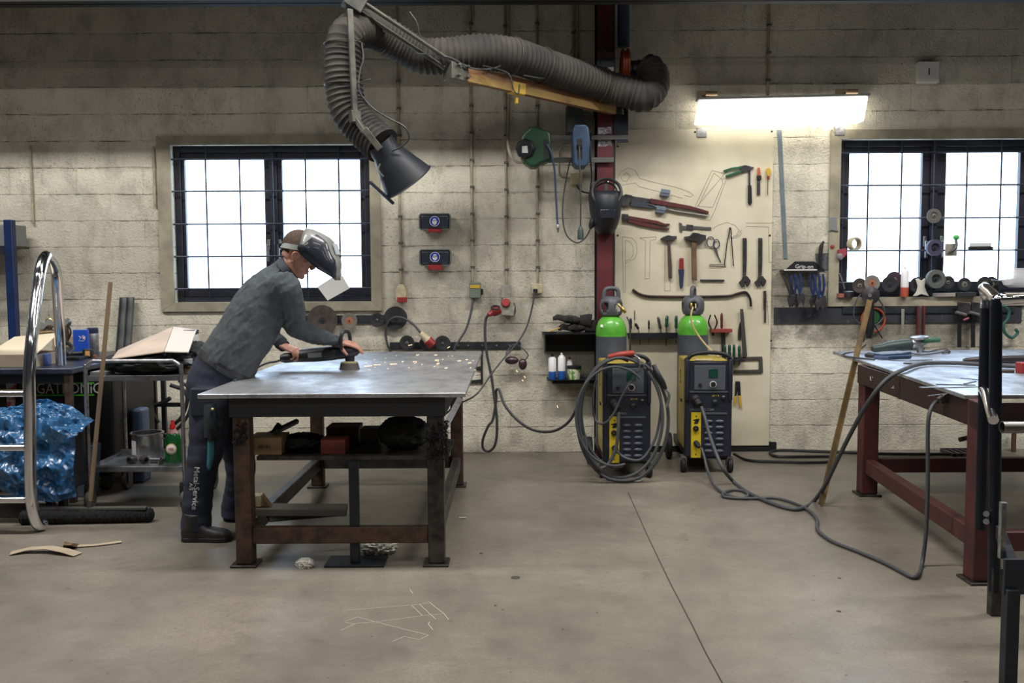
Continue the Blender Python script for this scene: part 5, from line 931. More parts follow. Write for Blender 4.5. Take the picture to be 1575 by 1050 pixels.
# ---------------------------------------------------------------- locking pliers rack and the hooks by the second window
t_ = thing('pliers_rack', 'black rack lettered in white holding blue locking pliers under the zinc strip', 'rack', tuple(W(1238, 418, 7.1)))
pp(MB(), [(1206, 416), (1222, 402), (1252, 402), (1269, 416)], WY, .012).build('back_plate', BLK, t_)
a_, b_ = W(1204, 418, 7.08), W(1268, 415, 7.08); MB().bx(a_.x, b_.x, 7.08, 7.168, a_.z, b_.z).build('ledge', BLK, t_); a_, b_ = W(1206, 416, 7.075), W(1257, 414.5, 7.075); MB().bx(a_.x, b_.x, 7.074, 7.08, a_.z, b_.z+.003).build('white_edge', WHT, t_)
txt('Grip-on', .045, W(1237, 410, 7.166), (1, 0, -.02), (0, 0, 1), WHT, t_)
MLB = mat('pliers_blue', c(32, 54, 106), .5, col2=c(28, 42, 78), scale=14)
def lockpl(px, py, Y, lean, lab, sc=1., m=MLB):
    t_ = thing('locking_pliers', lab, 'pliers', tuple(W(px, py+62*sc, Y)), 'locking pliers on the black rack')
    MB().tube([W(px, py, Y), W(px+2*lean+2, py+18*sc, Y), W(px+4*lean, py+36*sc, Y)], [.008, .011, .009], 8, k=3).build('handle', m, t_)
    MB().tube([W(px-5, py+3, Y-.01), W(px-5+3*lean, py+20*sc, Y-.01), W(px+3*lean, py+38*sc, Y-.01)], [.007, .009, .008], 8, k=3).build('handle', m, t_)
    k = MB(); pp(k, [(px+2*lean-3, py+36*sc), (px+4*lean+4, py+35*sc), (px+5*lean+6, py+46*sc), (px+5*lean+4, py+60*sc), (px+5*lean+1, py+50*sc), (px+4*lean-4, py+58*sc), (px+4*lean-7, py+46*sc)], Y+.006, .014); k.build('jaws', MTL, t_, bevel=.002)
lockpl(1222, 420, 7.1, 0, 'blue locking pliers hanging first on the black rack', .9); lockpl(1230, 420, 7.06, .3, 'blue locking pliers hanging second on the black rack, in front', .85); lockpl(1251, 419, 7.1, 0, 'blue locking pliers hanging third on the black rack', .95); lockpl(1259, 420, 7.06, .2, 'blue locking pliers beside the window trim on the black rack', 1.0)
lockpl(1209, 421, 7.08, 2.2, 'bare metal locking pliers slanting out at the rack end', .9, MTL); lockpl(1266, 421, 7.1, -.2, 'dark blue locking pliers last on the rack, touching the window surround', .95)
t_ = thing('brush_card', 'dark handled brush in front of a grey card beside the window surround', 'brush', tuple(W(1264, 415, 7.15)))
pp(MB(), [(1254, 390), (1274, 389), (1274, 415), (1256, 414)], 7.178, .004).build('card', mat('grey_card', c(92, 92, 94), .7, col2=c(60, 60, 64), scale=40), t_); MB().tube([W(1267, 371, 7.15), W(1263, 380, 7.15), W(1262, 398, 7.15), W(1262, 410, 7.15)], [.008, .016, .014, .01], 10, k=3).build('handle', RUB, t_)
single(MB().lathe([(.016, 0), (.014, .012), (.005, .016)], W(1280, 379, 7.157), (0, -1, 0), 16), 'red_button', mat('dull_red', c(140, 52, 38), .5), 'dull red round button on the window surround', 'button')
single(pp(MB(), [(1275, 334), (1286, 333), (1286, 348), (1289, 356), (1278, 354), (1273, 357), (1275, 347)], 7.156, .012), 'grey_hook', GRY, 'grey bracket fixed on the window surround above the red button', 'bracket', bevel=.003)
t_ = thing('tape_roll', 'roll of cream masking tape standing on the window grille', 'tape', tuple(W(1313, 385, 7.14))); MB().ring(W(1311, 375, 7.16), (.3, -1, 0), .052, .042, .05).build('tape', mat('tape_cream', c(190, 180, 152), .6), t_); MB().ring(W(1311, 375, 7.159), (.3, -1, 0), .042, .039, .051).build('core', CRD, t_)
t_ = thing('hook_gauge', 'red and grey gauge hooked behind the grille beside the tape roll', 'gauge', tuple(W(1294, 403, 7.15))); pp(MB(), [(1288, 384), (1299, 382), (1301, 390), (1296, 396), (1288, 397)], 7.16, .03).build('cover', mat('dull_red2', c(150, 62, 70), .5), t_); MB().sph(W(1292, 394, 7.14), (.025, .015, .03)).build('dial', GRY, t_)
MWD = 'discs along the second window sill'
zs = B0.z
disc(1322, 439, .058, 7.15, 'brown disc leaning at the corner of the second window', group=MWD); disc(1341, 435, .062, 7.14, 'grey disc with a shiny orange centre on the sill', m=mat('disc_grey2', c(120, 116, 108), .8), hub=MCP, hr=.45, group=MWD)
disc(1368, 437, .062, 7.13, 'black disc with a pale rim in front of the maroon one', m=MDB, hub=MDB, hr=.35, group=MWD); disc(1375, 430, .064, 7.16, 'maroon disc behind the black one beside the spray can', m=mat('disc_maroon', c(62, 44, 54), .8), group=MWD)
disc(1411, 438, .062, 7.16, 'dark ringed disc behind the white bracket on the sill', m=MDB, hub=MDB, hr=.4, group=MWD)
disc(1437, 429, .072, 7.12, 'large grey olive disc hung low on the window mullion', m=mat('disc_olive', c(84, 88, 84), .85, bump=.2), hub=MDB, hr=.3, th=.04, group=MWD); disc(1436, 381, .064, 7.12, 'purple blue disc hung in the middle of the mullion', m=mat('disc_purple', c(60, 57, 80), .7), hub=MDB, hr=.3, th=.035, group=MWD); disc(1436, 332, .056, 7.12, 'worn grey disc with a bright nut at the top of the mullion', m=mat('disc_worn', c(90, 88, 86), .8), hr=.25, th=.01, group=MWD)
disc(1458, 434, .05, 7.15, 'small black holed disc beside the olive disc', m=MDB, hr=.3, group=MWD); 
for px, r, lab in ((1483, .052, 'dark holed disc standing third from the window end'), (1514, .06, 'black disc next to the trolley handle'), (1524, .06, 'black disc leaning behind its neighbour, nearest the trolley handle')):
    disc(px, 437, r, 7.15 if px != 1524 else 7.165, lab, m=MDB, hr=.45, group=MWD)
can(1388, 7.13, .235, .03, 'white spray can with an orange red base on the second window sill', (mat('can_orange', c(176, 84, 62), .4), MW2, WHT), zf=zs+.001)
t_ = single(pp(MB(), [(1404, 455), (1409, 448), (1411, 440), (1408, 429), (1412, 428), (1415, 431), (1418, 431), (1421, 428), (1423, 430), (1421, 440), (1424, 448), (1428, 455), (1423, 454), (1416, 452), (1409, 455)], 7.14, .012), 'sill_bracket', mat('white_bracket', c(198, 196, 184), .5), 'white waisted bracket standing in front of the dark ringed disc', 'bracket', bevel=.002)
t_ = thing('tin_can', 'small shiny tin with a dark side at the end of the second sill', 'tin', (W(1305, 450, 7.15).x, 7.15, zs)); MB().lathe([(.035, 0), (.037, .04)], (W(1305, 450, 7.15).x, 7.15, zs), (0, 0, 1), 20).build('tin', MTL, t_); MB().lathe([(.038, .04), (.038, .046), (.03, .048)], (W(1305, 450, 7.15).x, 7.15, zs), (0, 0, 1), 20).build('lid', STL, t_)
single(MB().lathe([(.028, 0), (.028, .03)], (W(1293, 450, 7.15).x, 7.15, zs), (0, 0, 1), 16), 'small_tin', mat('red_cream', c(150, 90, 80), .5), 'small red and grey tin in the corner of the second sill', 'tin')
single(MB().tube([W(1299, 444, 7.15), W(1296, 432, 7.15), W(1291, 420, 7.15)], .005, 8), 'steel_pin', STL, 'bright pin standing out of the corner tins', 'pin')
single(MB().bx(W(1438, 450, 7.15).x, W(1468, 450, 7.15).x, 7.13, 7.2, zs+.001, zs+.03), 'booklet', mat('pale_book', c(150, 140, 136), .7), 'pale thin booklet lying on the sill under the olive disc', 'booklet', bevel=.002)
single(MB().bx(W(1469, 450, 7.15).x, W(1499, 450, 7.15).x, 7.12, 7.2, zs+.001, zs+.035), 'black_case', MDB, 'flat black case lying on the sill next to the booklet', 'case', bevel=.004)
t_ = thing('mirror_clamp', 'square metal plate with an elbow and green knob clipped to the grille', 'clamp', tuple(W(1463, 393, 7.14)))
k = MB(); q = W(1463, 384, 7.15); k.bx(q.x-.048, q.x+.048, 7.15, 7.156, q.z-.048, q.z+.048); k.build('plate', mat('plate_beige', c(176, 170, 156), .4, .5), t_, bevel=.008); MB().tube([q+V((-.02, -.01, -.02)), q+V((.01, -.03, 0)), q+V((.025, -.03, .03)), q+V((.025, -.02, .08))], .011, 10, k=4).build('elbow', MTL, t_); MB().sph(q+V((.027, -.02, .095)), (.024, .02, .02)).build('knob', mat('leaf_green', c(62, 170, 70), .5), t_)
t_ = thing('squeegee', 'black and clear handled scraper hung on the grille beside the square plate', 'scraper', tuple(W(1508, 386, 7.14))); a_ = W(1508, 382, 7.14); MB().bx(a_.x-.095, a_.x+.095, 7.13, 7.15, a_.z-.018, a_.z+.014).build('blade', BLK, t_, bevel=.004); MB().bx(a_.x-.085, a_.x+.085, 7.135, 7.15, a_.z+.014, a_.z+.045).build('holder', mat('clear_grey', c(200, 204, 208), .3), t_, bevel=.004)
MBG = mat('clear_bag', c(206, 206, 210), .25, alpha=.7)
k = MB(); rn = random.Random(5)
k.rings([[W(1566, 434, 7.1)+V((math.cos(a)*r_*(1+.2*rn.random())*1.3, math.sin(a)*r_*.4*(1+.3*rn.random()), z_)) for a in [2*PI*j/16 for j in range(16)]] for z_, r_ in ((-.04, .05), (-.02, .085), (.02, .09), (.06, .06), (.09, .035), (.11, .03))])
single(k, 'plastic_bag', MBG, 'crumpled clear plastic bag on the second sill above the trolley', 'bag')
single(MB().tube([W(1524, 432, 7.12), W(1545, 432, 7.12), W(1570, 428, 7.1)], [.012, .008, .01], 8, k=3), 'hand_tool', MTL, 'dark metal tool lying along the grille near the plastic bag', 'tool')
# hanging things under the second window
def hang(name, lab, cat, parts): 
    t_ = thing(name, lab, cat, tuple(W(parts[0][2][0][0], max(b for p in parts for a, b in p[2]), 7.13)))
    for nm, m, pts, Y, th in parts: pp(MB(), pts, Y, th).build(nm, m, t_, bevel=.002)
    return t_
M_ = Matrix.Translation(W(1338, 452, 7.06)) @ Matrix.Rotation(PI/2, 4, 'Y') @ Matrix.Scale(.9, 4)
t_ = thing('angle_grinder', 'dark angle grinder hanging by its head on the wall, cord looped around', 'angle grinder', tuple(W(1338, 500, 7.08)), None)
MB().lathe([(.05, 0), (.068, .003), (.07, .02), (.03, .03), (.02, .034)], W(1338, 454, 7.1), (0, -1, 0), 28).build('guard', MTL, t_); MB().tube([W(1338, 460, 7.1), W(1338, 480, 7.1), W(1338, 505, 7.1), W(1336, 520, 7.1)], [.028, .032, .03, .018], 16, k=3).build('body', BLK, t_)
MB().cyl(W(1338, 454, 7.07), W(1338, 454, 7.05), .014, n=12).build('spindle', STL, t_)
MB().tube([W(1330, 448, 7.12), W(1318, 460, 7.1), W(1313, 480, 7.1), W(1316, 492, 7.1), W(1330, 500, 7.1), W(1348, 499, 7.1), W(1360, 485, 7.1), W(1358, 470, 7.1), W(1348, 455, 7.12)], .006, 8, k=5).build('cord', CAB, t_); MB().tube([W(1335, 500, 7.1), W(1330, 515, 7.1), W(1328, 526, 7.1)], .005, 8).build('cord', BLK, t_); MB().tube([W(1345, 500, 7.08), W(1352, 512, 7.08), W(1357, 520, 7.08)], .005, 8).build('cord', BLK, t_)
t_ = single(MB().tor(W(1343, 492, 7.15), (0, -1, 0), .092, .009, 36, 8), 'orange_cable_coil', mat('orange_cable', c(160, 70, 44), .5), 'orange cable ring hanging behind the dark grinder', 'cable coil')
t_ = single(MB().lathe([(.05, 0), (.06, .01), (.05, .02)], W(1341, 488, 7.17), (0, -1, 0), 24), 'green_disc', mat('disc_green', c(38, 92, 54), .6), 'green disc hanging inside the orange ring', 'grinding disc')
hang('steel_rule', 'pale narrow steel strip hanging from the rail under the second window', 'strip', [('strip', mat('pale_strip', c(150, 148, 142), .5, .4), [(1386, 475), (1391, 475), (1390, 506), (1386, 506)], 7.15, .006)])
t_ = hang('spirit_level', 'red edged steel channel hanging from the rail behind the grinder', 'channel', [('web', mat('steel_grey2', c(110, 100, 96), .5, .5), [(1410, 470), (1420, 470), (1419, 531), (1409, 531)], 7.15, .01), ('red_edge', MTR, [(1409, 470), (1412, 470), (1411, 531), (1408, 531)], 7.145, .03), ('red_edge', MTR, [(1418, 470), (1421, 470), (1420, 531), (1417, 531)], 7.145, .03)])
for k_, (px, sx_, lab) in enumerate(((1476, 1, 'dark bar clamp hanging with its jaw beside the red edged channel'), (1497, 1, 'dark bar clamp hanging close behind the trolley post'))):
    t_ = hang('bar_clamp', lab, 'clamp', [('bar', MDW, [(px-4, 478), (px+2, 478), (px+2, 534), (px-4, 534)], 7.12, .012), ('jaw', MTL, [(px-4, 464), (px+14, 466), (px+16, 480), (px+8, 486), (px-2, 492), (px-5, 484)], 7.12, .025)])
    MB().tube([W(px-6, 480, 7.07), W(px+10, 484, 7.07)], .013, 10).build('screw_handle', mat('clamp_handle', c(120, 116, 120), .4, .5), t_); 
    if k_ == 0: MB().tube([W(1482, 492, 7.06), W(1490, 489, 7.06)], .008, 8).build('red_tip', mat('pink_tip', c(150, 70, 96), .5), t_)
t_ = thing('g_clamp', 'green curved clamp hanging behind the trolley handle', 'clamp', tuple(W(1555, 520, 7.1))); MB().tube([W(1543, 470, 7.12), W(1552, 478, 7.12), W(1550, 490, 7.12), W(1543, 500, 7.12), W(1546, 512, 7.12), W(1556, 519, 7.12), W(1565, 512, 7.12), W(1562, 506, 7.12)], .012, 8, k=4).build('frame', mat('clamp_green', c(40, 84, 78), .5), t_)
k = MB(); k.bx(W(1551, 530, 6.7).x, 4.4, 6.55, 6.95, TZ+.0, TZ+.05); k.bx(W(1560, 530, 6.7).x, 4.4, 6.5, 6.9, TZ+.05, TZ+.09)
# scrap on the floor beyond the bench
t_ = thing('floor_grate', 'dark steel grate lying on the floor beyond the red workbench', 'grate', tuple(G(1480, 700))); 
k = MB(); q = G(1467, 703); 
for i in range(7): k.bx(q.x+i*.05, q.x+i*.05+.018, q.y, q.y+.22, .0, .025)
k.bx(q.x, q.x+.32, q.y, q.y+.012, 0, .03); k.bx(q.x, q.x+.32, q.y+.21, q.y+.222, 0, .03); k.build('bars', MTL, t_)
single(MB().tube([W(1476, 676, 6.9), W(1495, 671, 6.92), W(1560, 655, 7.1)], .018, 14).tube([W(1560, 655, 7.1), V((W(1560, 655, 7.1).x, 7.1, 0))], .018, 14), 'rusty_pipe', RST, 'rusty bent pipe end poking out behind the workbench leg', 'pipe')
# ---------------------------------------------------------------- the worker
from mathutils.bvhtree import BVHTree
def vox(mb, name, m, parent, voxel=.006, it=2, disp=None, mats=None):
    me = bpy.data.meshes.new('t'); me.from_pydata(mb.v, [], mb.f); bm = bmesh.new(); bm.from_mesh(me); bmesh.ops.recalc_face_normals(bm, faces=bm.faces); bm.to_mesh(me); bm.free()
    t = bpy.data.objects.new('t', me); COL.objects.link(t); q = t.modifiers.new('r', 'REMESH'); q.mode = 'VOXEL'; q.voxel_size = voxel
    dg = bpy.context.evaluated_depsgraph_get(); dg.update(); e = bpy.data.meshes.new_from_object(t.evaluated_get(dg)); bpy.data.objects.remove(t)
    bm = bmesh.new(); bm.from_mesh(e)
    for _ in range(it): bmesh.ops.smooth_vert(bm, verts=bm.verts, factor=.5, use_axis_x=True, use_axis_y=True, use_axis_z=True)
    bm.normal_update()
    if disp:
        for v in bm.verts: v.co += v.normal*disp(v.co)
    tree = BVHTree.FromBMesh(bm)
    for v in bm.verts: v.co -= ORI[parent]
    bm.to_mesh(e); bm.free(); e.materials.clear(); e.materials.append(m); e.name = name
    for p in e.polygons: p.use_smooth = True
    o = bpy.data.objects.new(name, e); COL.objects.link(o); o.parent = parent; ORI[o] = ORI[parent]; return o, tree
def ell(mb, pts, ab, n=24, k=5):
    """loft of ellipses: in-plane half depth a (photo pixels), half width b (metres, along Y)"""
    P = cr([W(*p) for p in pts], k); rs = []; m = len(P)-1
    for i, p in enumerate(P):
        t = (P[min(i+1, m)]-P[max(i-1, 0)]).normalized(); u = V((0, 1, 0)).cross(t).normalized(); vv = t.cross(u)
        s = i/m*(len(ab)-1); a = min(int(s), len(ab)-2); f = s-a; A = (ab[a][0]*(1-f)+ab[a+1][0]*f)*.0036; B = ab[a][1]*(1-f)+ab[a+1][1]*f
        rs.append([p+u*A*math.cos(2*PI*j/n)+vv*B*math.sin(2*PI*j/n) for j in range(n)])
    return mb.rings(rs)
def limb(mb, pts, r, n=18, k=5): return mb.tube([W(*p) for p in pts], r, n, k=k)
MSK = mat('skin', c(178, 132, 114), .5, col2=c(162, 114, 97), scale=25); MSK.node_tree.nodes['Principled BSDF'].inputs['Subsurface Weight'].default_value = .08
MSW = mat('grey_green_sweater', c(70, 76, 80), .95, col2=c(60, 66, 70), scale=60, bump=.25, bscale=400)
MTRS = mat('navy_work_trousers', c(31, 35, 48), .9, col2=c(42, 48, 68), scale=9, bump=.2, bscale=200)
MBT = mat('black_work_boot', c(30, 30, 34), .55, col2=c(52, 50, 50), scale=14, bump=.1)
pw = thing('person', 'worker in a grey sweater and navy trousers bending over the rusty workbench, helmet flipped up', 'person', tuple(G(318, 838)))
HS = (440, 442, 4.95); EL = (455, 501, 5.15); WR = (519, 525, 5.42); HS2 = (440, 446, 5.31); EL2 = (417, 508, 5.56); WR2 = (438, 533, 5.45)
f_ = V((math.cos(R(36)), 0, -math.sin(R(36)))); u_ = V((math.sin(R(36)), 0, math.cos(R(36)))); HC = W(460, 389, 5.12)
HM = Matrix(((f_.x, 0, u_.x, HC.x), (0, 1, 0, HC.y), (f_.z, 0, u_.z, HC.z), (0, 0, 0, 1)))
b = MB()
ell(b, [(336, 585, 4.98), (352, 558, 5.0), (374, 518, 5.03), (396, 480, 5.07), (418, 448, 5.1), (434, 427, 5.12)], [(34, .15), (34, .15), (34, .16), (33, .17), (28, .17), (14, .08)])
ell(b, [(430, 426, 5.12), (440, 414, 5.12), (452, 402, 5.12)], [(17, .07), (15.5, .06), (15, .058)])
for H_, E_, W_ in ((HS, EL, WR), (HS2, EL2, WR2)): limb(b, [H_, E_, W_], [.058, .045, .04, .032, .026])
limb(b, [(330, 590, 4.9), (319, 690, 4.86), (303, 812, 4.82)], [.085, .07, .055, .05, .036]); limb(b, [(342, 590, 5.1), (370, 712, 5.16), (362, 795, 5.2)], [.085, .07, .055, .05, .036])
h = MB(HM)
h.sph((-.014, 0, .034), (.098, .076, .088), 24, 16); 
h.rings([[V((cx_+rx*math.cos(a)*(1 if math.cos(a) < 0 else .98), ry*math.sin(a), z)) for a in [2*PI*j/24 for j in range(24)]] for z, cx_, rx, ry in ((.05, .012, .082, .066), (.02, .014, .082, .067), (-.01, .018, .078, .066), (-.035, .028, .068, .062), (-.06, .036, .060, .056), (-.085, .046, .048, .046), (-.105, .058, .034, .034), (-.116, .064, .02, .022))])
h.tube([(.092, 0, .012), (.104, 0, -.008), (.117, 0, -.028)], [.008, .010, .0125], 10, k=3); h.sph((.108, .011, -.033), .009, 10, 8); h.sph((.108, -.011, -.033), .009, 10, 8)
h.tube([(.078, -.05, .018), (.092, -.026, .024), (.096, 0, .018), (.092, .026, .024), (.078, .05, .018)], .009, 8, k=4)
h.tube([(.084, -.026, -.060), (.099, -.008, -.056), (.1, 0, -.057), (.099, .008, -.056), (.084, .026, -.060)], .0065, 8, k=3); h.tube([(.082, -.023, -.068), (.096, -.006, -.0705), (.096, .006, -.0705), (.082, .023, -.068)], .0075, 8, k=3)
h.sph((.086, 0, -.1), (.018, .022, .016), 12, 8); h.tube([(.0, -.066, -.055), (.03, -.058, -.085), (.07, -.03, -.105), (.075, 0, -.108), (.07, .03, -.105), (.03, .058, -.085), (.0, .066, -.055)], .012, 8, k=4)
h.sph((.06, -.05, -.025), (.02, .016, .022), 10, 8); h.sph((.06, .05, -.025), (.02, .016, .022), 10, 8)
for s_ in (-1, 1):
    h.tube([(.018, s_*.068, -.056), (.006, s_*.077, -.046), (-.008, s_*.085, -.018), (-.004, s_*.085, .0), (.012, s_*.078, .008), (.022, s_*.072, -.004)], .0055, 8, k=5); h.sph((.008, s_*.072, -.022), (.014, .006, .026), 12, 8)
h.rings([[V((cx_+rx*math.cos(a), ry*math.sin(a), z)) for a in [2*PI*j/20 for j in range(20)]] for z, cx_, rx, ry in ((-.02, -.030, .052, .055), (-.06, -.030, .048, .055))])
b.v += h.v[:]; n0 = len(b.v)-len(h.v); b.f += [[i+n0 for i in f] for f in h.f]; b.mi += h.mi
def hand(mb, wr, d, n, side, curls, thumb, sc=1.):
    """wr wrist point, d towards the knuckles, n back of hand, side towards the thumb; curls per finger (3 bends)"""
    d = V(d).normalized(); n = (V(n)-d*V(n).dot(d)).normalized(); t = V(side); t = (t-d*t.dot(d)-n*t.dot(n)).normalized()
    rs = []
    for x, w_, hh in ((-.02, .027, .02), (.01, .03, .019), (.04, .037, .017), (.07, .041, .014), (.088, .039, .012)):
        rs.append([wr+d*x*sc+t*w_*sc*math.cos(a)+n*hh*sc*math.sin(a) for a in [2*PI*j/18 for j in range(18)]])
    mb.rings(rs)
    for i, (L, cu) in enumerate(zip(((.043, .026, .021), (.048, .03, .022), (.044, .028, .021), (.034, .021, .018)), curls)):
        p = wr+d*.082*sc+t*(.030-.0195*i)*sc; P = [wr+d*.06*sc+t*(.028-.018*i)*sc, p]; a = 0; r0 = .0088 if i < 3 else .0075
        for l, q in zip(L, cu): a += R(q); P.append(P[-1]+(d*math.cos(a)-n*math.sin(a)+t*(.06-.05*i)*(1 if a < 1 else 0)).normalized()*l*sc)
        mb.tube(P, [r0*1.15*sc, r0*1.1*sc, r0*sc, r0*.95*sc, r0*.8*sc], 10, k=4)
    P = [wr+d*.012*sc+t*.018*sc-n*.004*sc]
    for l, (a, q) in zip((.04, .032, .026), thumb): P.append(P[-1]+(d*math.cos(R(a))+t*math.sin(R(a))-n*math.sin(R(q))).normalized()*l*sc)
    mb.tube(P, [.014*sc, .0125*sc, .0105*sc, .0085*sc], 10, k=4)
hand(b, W(519, 524, 5.42), (.93, .05, -.22), (.2, -.25, 1), (0, -1, 0), ((8, 22, 20), (10, 26, 24), (14, 28, 24), (18, 30, 24)), ((48, 30), (28, 38), (10, 40)), 1.0)
hand(b, W(437, 532, 5.44), (.75, -.35, -.25), (.35, -.35, .9), (-.2, 1, .5), ((30, 62, 46), (36, 66, 48), (42, 66, 50), (46, 66, 50)), ((50, 20), (30, 40), (14, 56)), 1.0)
body, tree = vox(b, 'body', MSK, pw, .0042, 3)
# hair: cropped cap that follows the skull
hr = MB(HM); n_, m_ = 40, 24; vs = []; ok = {}
for i in range(m_+1):
    for j in range(n_):
        a = PI*i/m_; q = 2*PI*j/n_; p = V((-.014+.1008*math.sin(a)*math.cos(q), .0785*math.sin(a)*math.sin(q), .034-.0905*math.cos(a))); vs.append(p)
        ok[len(vs)-1] = p.z > (.045 if p.x > .05 else (.004 if p.x > -.03 else -.06))
hr.add(vs, [f for f in [(i*n_+j, i*n_+(j+1) % n_, (i+1)*n_+(j+1) % n_, (i+1)*n_+j) for i in range(m_) for j in range(n_)] if all(ok[k] for k in f)])
hr.build('hair', mat('cropped_hair', c(84, 66, 54), .9, col2=c(60, 48, 40), scale=90, bump=.4, bscale=500), pw, solid=.003)
e_ = MB(HM)
for s_ in (-1, 1): e_.k = 0; e_.sph((.081, s_*.032, .0), (.011, .012, .009), 12, 8); e_.k = 1; e_.sph((.0885, s_*.032, -.001), .0055, 10, 6)
e_.build('eyes', [mat('eye_white', c(220, 214, 206), .3), BLK], pw)
MB(HM).tube([(.088, -.048, .028), (.098, -.026, .034), (.099, -.012, .031)], .004, 6, k=3).build('eyebrow', mat('brow', c(92, 70, 52), .9), pw); MB(HM).tube([(.088, .048, .028), (.098, .026, .034), (.099, .012, .031)], .004, 6, k=3).build('eyebrow', mat('brow2', c(92, 70, 52), .9), pw)
MB(HM).sph((.012, -.079, -.05), .005, 8, 6).build('earring', BRS, pw)
# sweater
def wr_(p): return .004*noise.noise(p*9)+.013*(.42-abs(noise.noise(V((p.x*17-p.z*13, p.y*6, p.z*9+p.x*5)))))+.003*noise.noise(V((p.x*50-p.z*36, p.y*14, p.z*24+p.x*20)))-.007
s = MB()
ell(s, [(347, 566, 4.99), (354, 552, 5.0), (374, 520, 5.03), (394, 484, 5.07), (412, 456, 5.1), (426, 434, 5.12), (437, 421, 5.12)], [(45, .190), (45, .195), (44, .20), (43, .21), (40, .21), (31, .185), (20, .10)])
ell(s, [(428, 427, 5.12), (437, 418, 5.12), (444, 413, 5.12)], [(23, .09), (21.5, .08), (20, .075)])
limb(s, [(432, 446, 5.0), HS, (450, 478, 5.05), EL, (485, 516, 5.28), (521, 525.5, 5.42)], [.09, .088, .078, .072, .07, .062, .05, .036], k=5)
limb(s, [(432, 448, 5.26), HS2, EL2, (434, 528, 5.47)], [.09, .088, .072, .062, .05, .042])
sw_o, _ = vox(s, 'sweater', MSW, pw, .0065, 3, wr_)
ell(cf := MB(), [(347, 566, 4.99), (343, 572, 4.985)], [(44.5, .188), (43, .184)], k=1); cf.build('hem_rib', mat('rib_dark', c(58, 64, 70), .95, bump=.3, bscale=300), pw)
ell(cf := MB(), [(439, 417, 5.12), (447.5, 411, 5.12)], [(21.5, .082), (20, .077)], k=2); cf.build('collar', mat('rib_dark2', c(64, 70, 76), .95), pw)
a_, b_ = W(514, 524.5, 5.4), W(523, 526, 5.425); MB().tube([a_, b_], [.038, .034], 18).build('cuff', mat('rib_dark3', c(64, 70, 76), .95), pw); a_, b_ = W(431, 527, 5.47), W(438, 533, 5.45); MB().tube([a_, b_], [.04, .036], 18).build('cuff', mat('rib_dark4', c(34, 34, 44), .95), pw)
# trousers
def tw_(p): return .008*noise.noise(p*7)+.006*noise.noise(V((p.x*8, p.y*8, p.z*24)))*(1 if p.z < .6 else .5)
t = MB()
ell(t, [(347, 563, 4.99), (338, 578, 4.985), (332, 596, 4.98), (332, 612, 4.98)], [(43, .18), (44, .185), (43, .185), (36, .17)])
limb(t, [(326, 596, 4.9), (323, 640, 4.88), (316, 695, 4.85), (306, 750, 4.83), (303, 790, 4.82), (301, 815, 4.81)], [.115, .108, .09, .076, .076, .078])
limb(t, [(340, 596, 5.08), (354, 650, 5.12), (369, 705, 5.16), (369, 740, 5.18), (362, 775, 5.2), (360, 795, 5.2)], [.115, .105, .088, .082, .074, .074])
tr_o, ttree = vox(t, 'trousers', MTRS, pw, .007, 3, tw_)
ell(cf := MB(), [(350, 558, 4.995), (344, 567, 4.99)], [(44.5, .186), (45, .188)], k=1); cf.build('belt', BLK, pw)
def onsurf(o, off=.003):
    for v in o.data.vertices:
        p = v.co+ORI[pw]; hit = ttree.ray_cast(V((p.x, 4.2, p.z)), V((0, 1, 0)))
        if hit[0]: v.co.y = hit[0].y-off-ORI[pw].y
a_ = W(296, 754, 4.7); l1 = txt('Metal-Service', .042, a_, (-.07, 0, -1), (1, 0, -.07), WHT, pw, ext=0); onsurf(l1); l2 = txt('A/S', .028, W(288, 752, 4.7), (-.07, 0, -1), (1, 0, -.07), WHT, pw, ext=0); onsurf(l2)
pk = MB(); pk.tube([W(322, 622, 4.78), W(323, 650, 4.76), W(323, 672, 4.76)], [.03, .034, .03], 12); pk.build('tool_pouch', mat('pouch_dark', c(30, 36, 44), .8), pw)
pk = MB(); pk.tube([W(324, 676, 4.755), W(324, 700, 4.755), W(322, 716, 4.755), W(322, 722, 4.757)], [.017, .018, .014, .006], 12, k=3); pk.build('sheath', mat('teal_sheath', c(48, 112, 126), .5), pw); MB().tube([W(324, 657, 4.745), W(324, 678, 4.745)], .016, 12).build('knife_handle', RUB, pw)
MB().sph(W(327, 629, 4.74), .008, 8, 6).build('bead', mat('pale_bead', c(206, 190, 140), .4), pw); MB().tube([W(327, 629, 4.745), W(331, 618, 4.75), W(333, 606, 4.77)], .003, 6).build('cord', BLK, pw)
MB().bx(W(300, 600, 4.86).x-.0, W(300, 600, 4.86).x+.14, 4.775, 4.82, W(297, 640, 4.8).z, W(297, 596, 4.8).z).build('hip_pocket', mat('pocket_dark', c(34, 38, 52), .9), pw, bevel=.01)
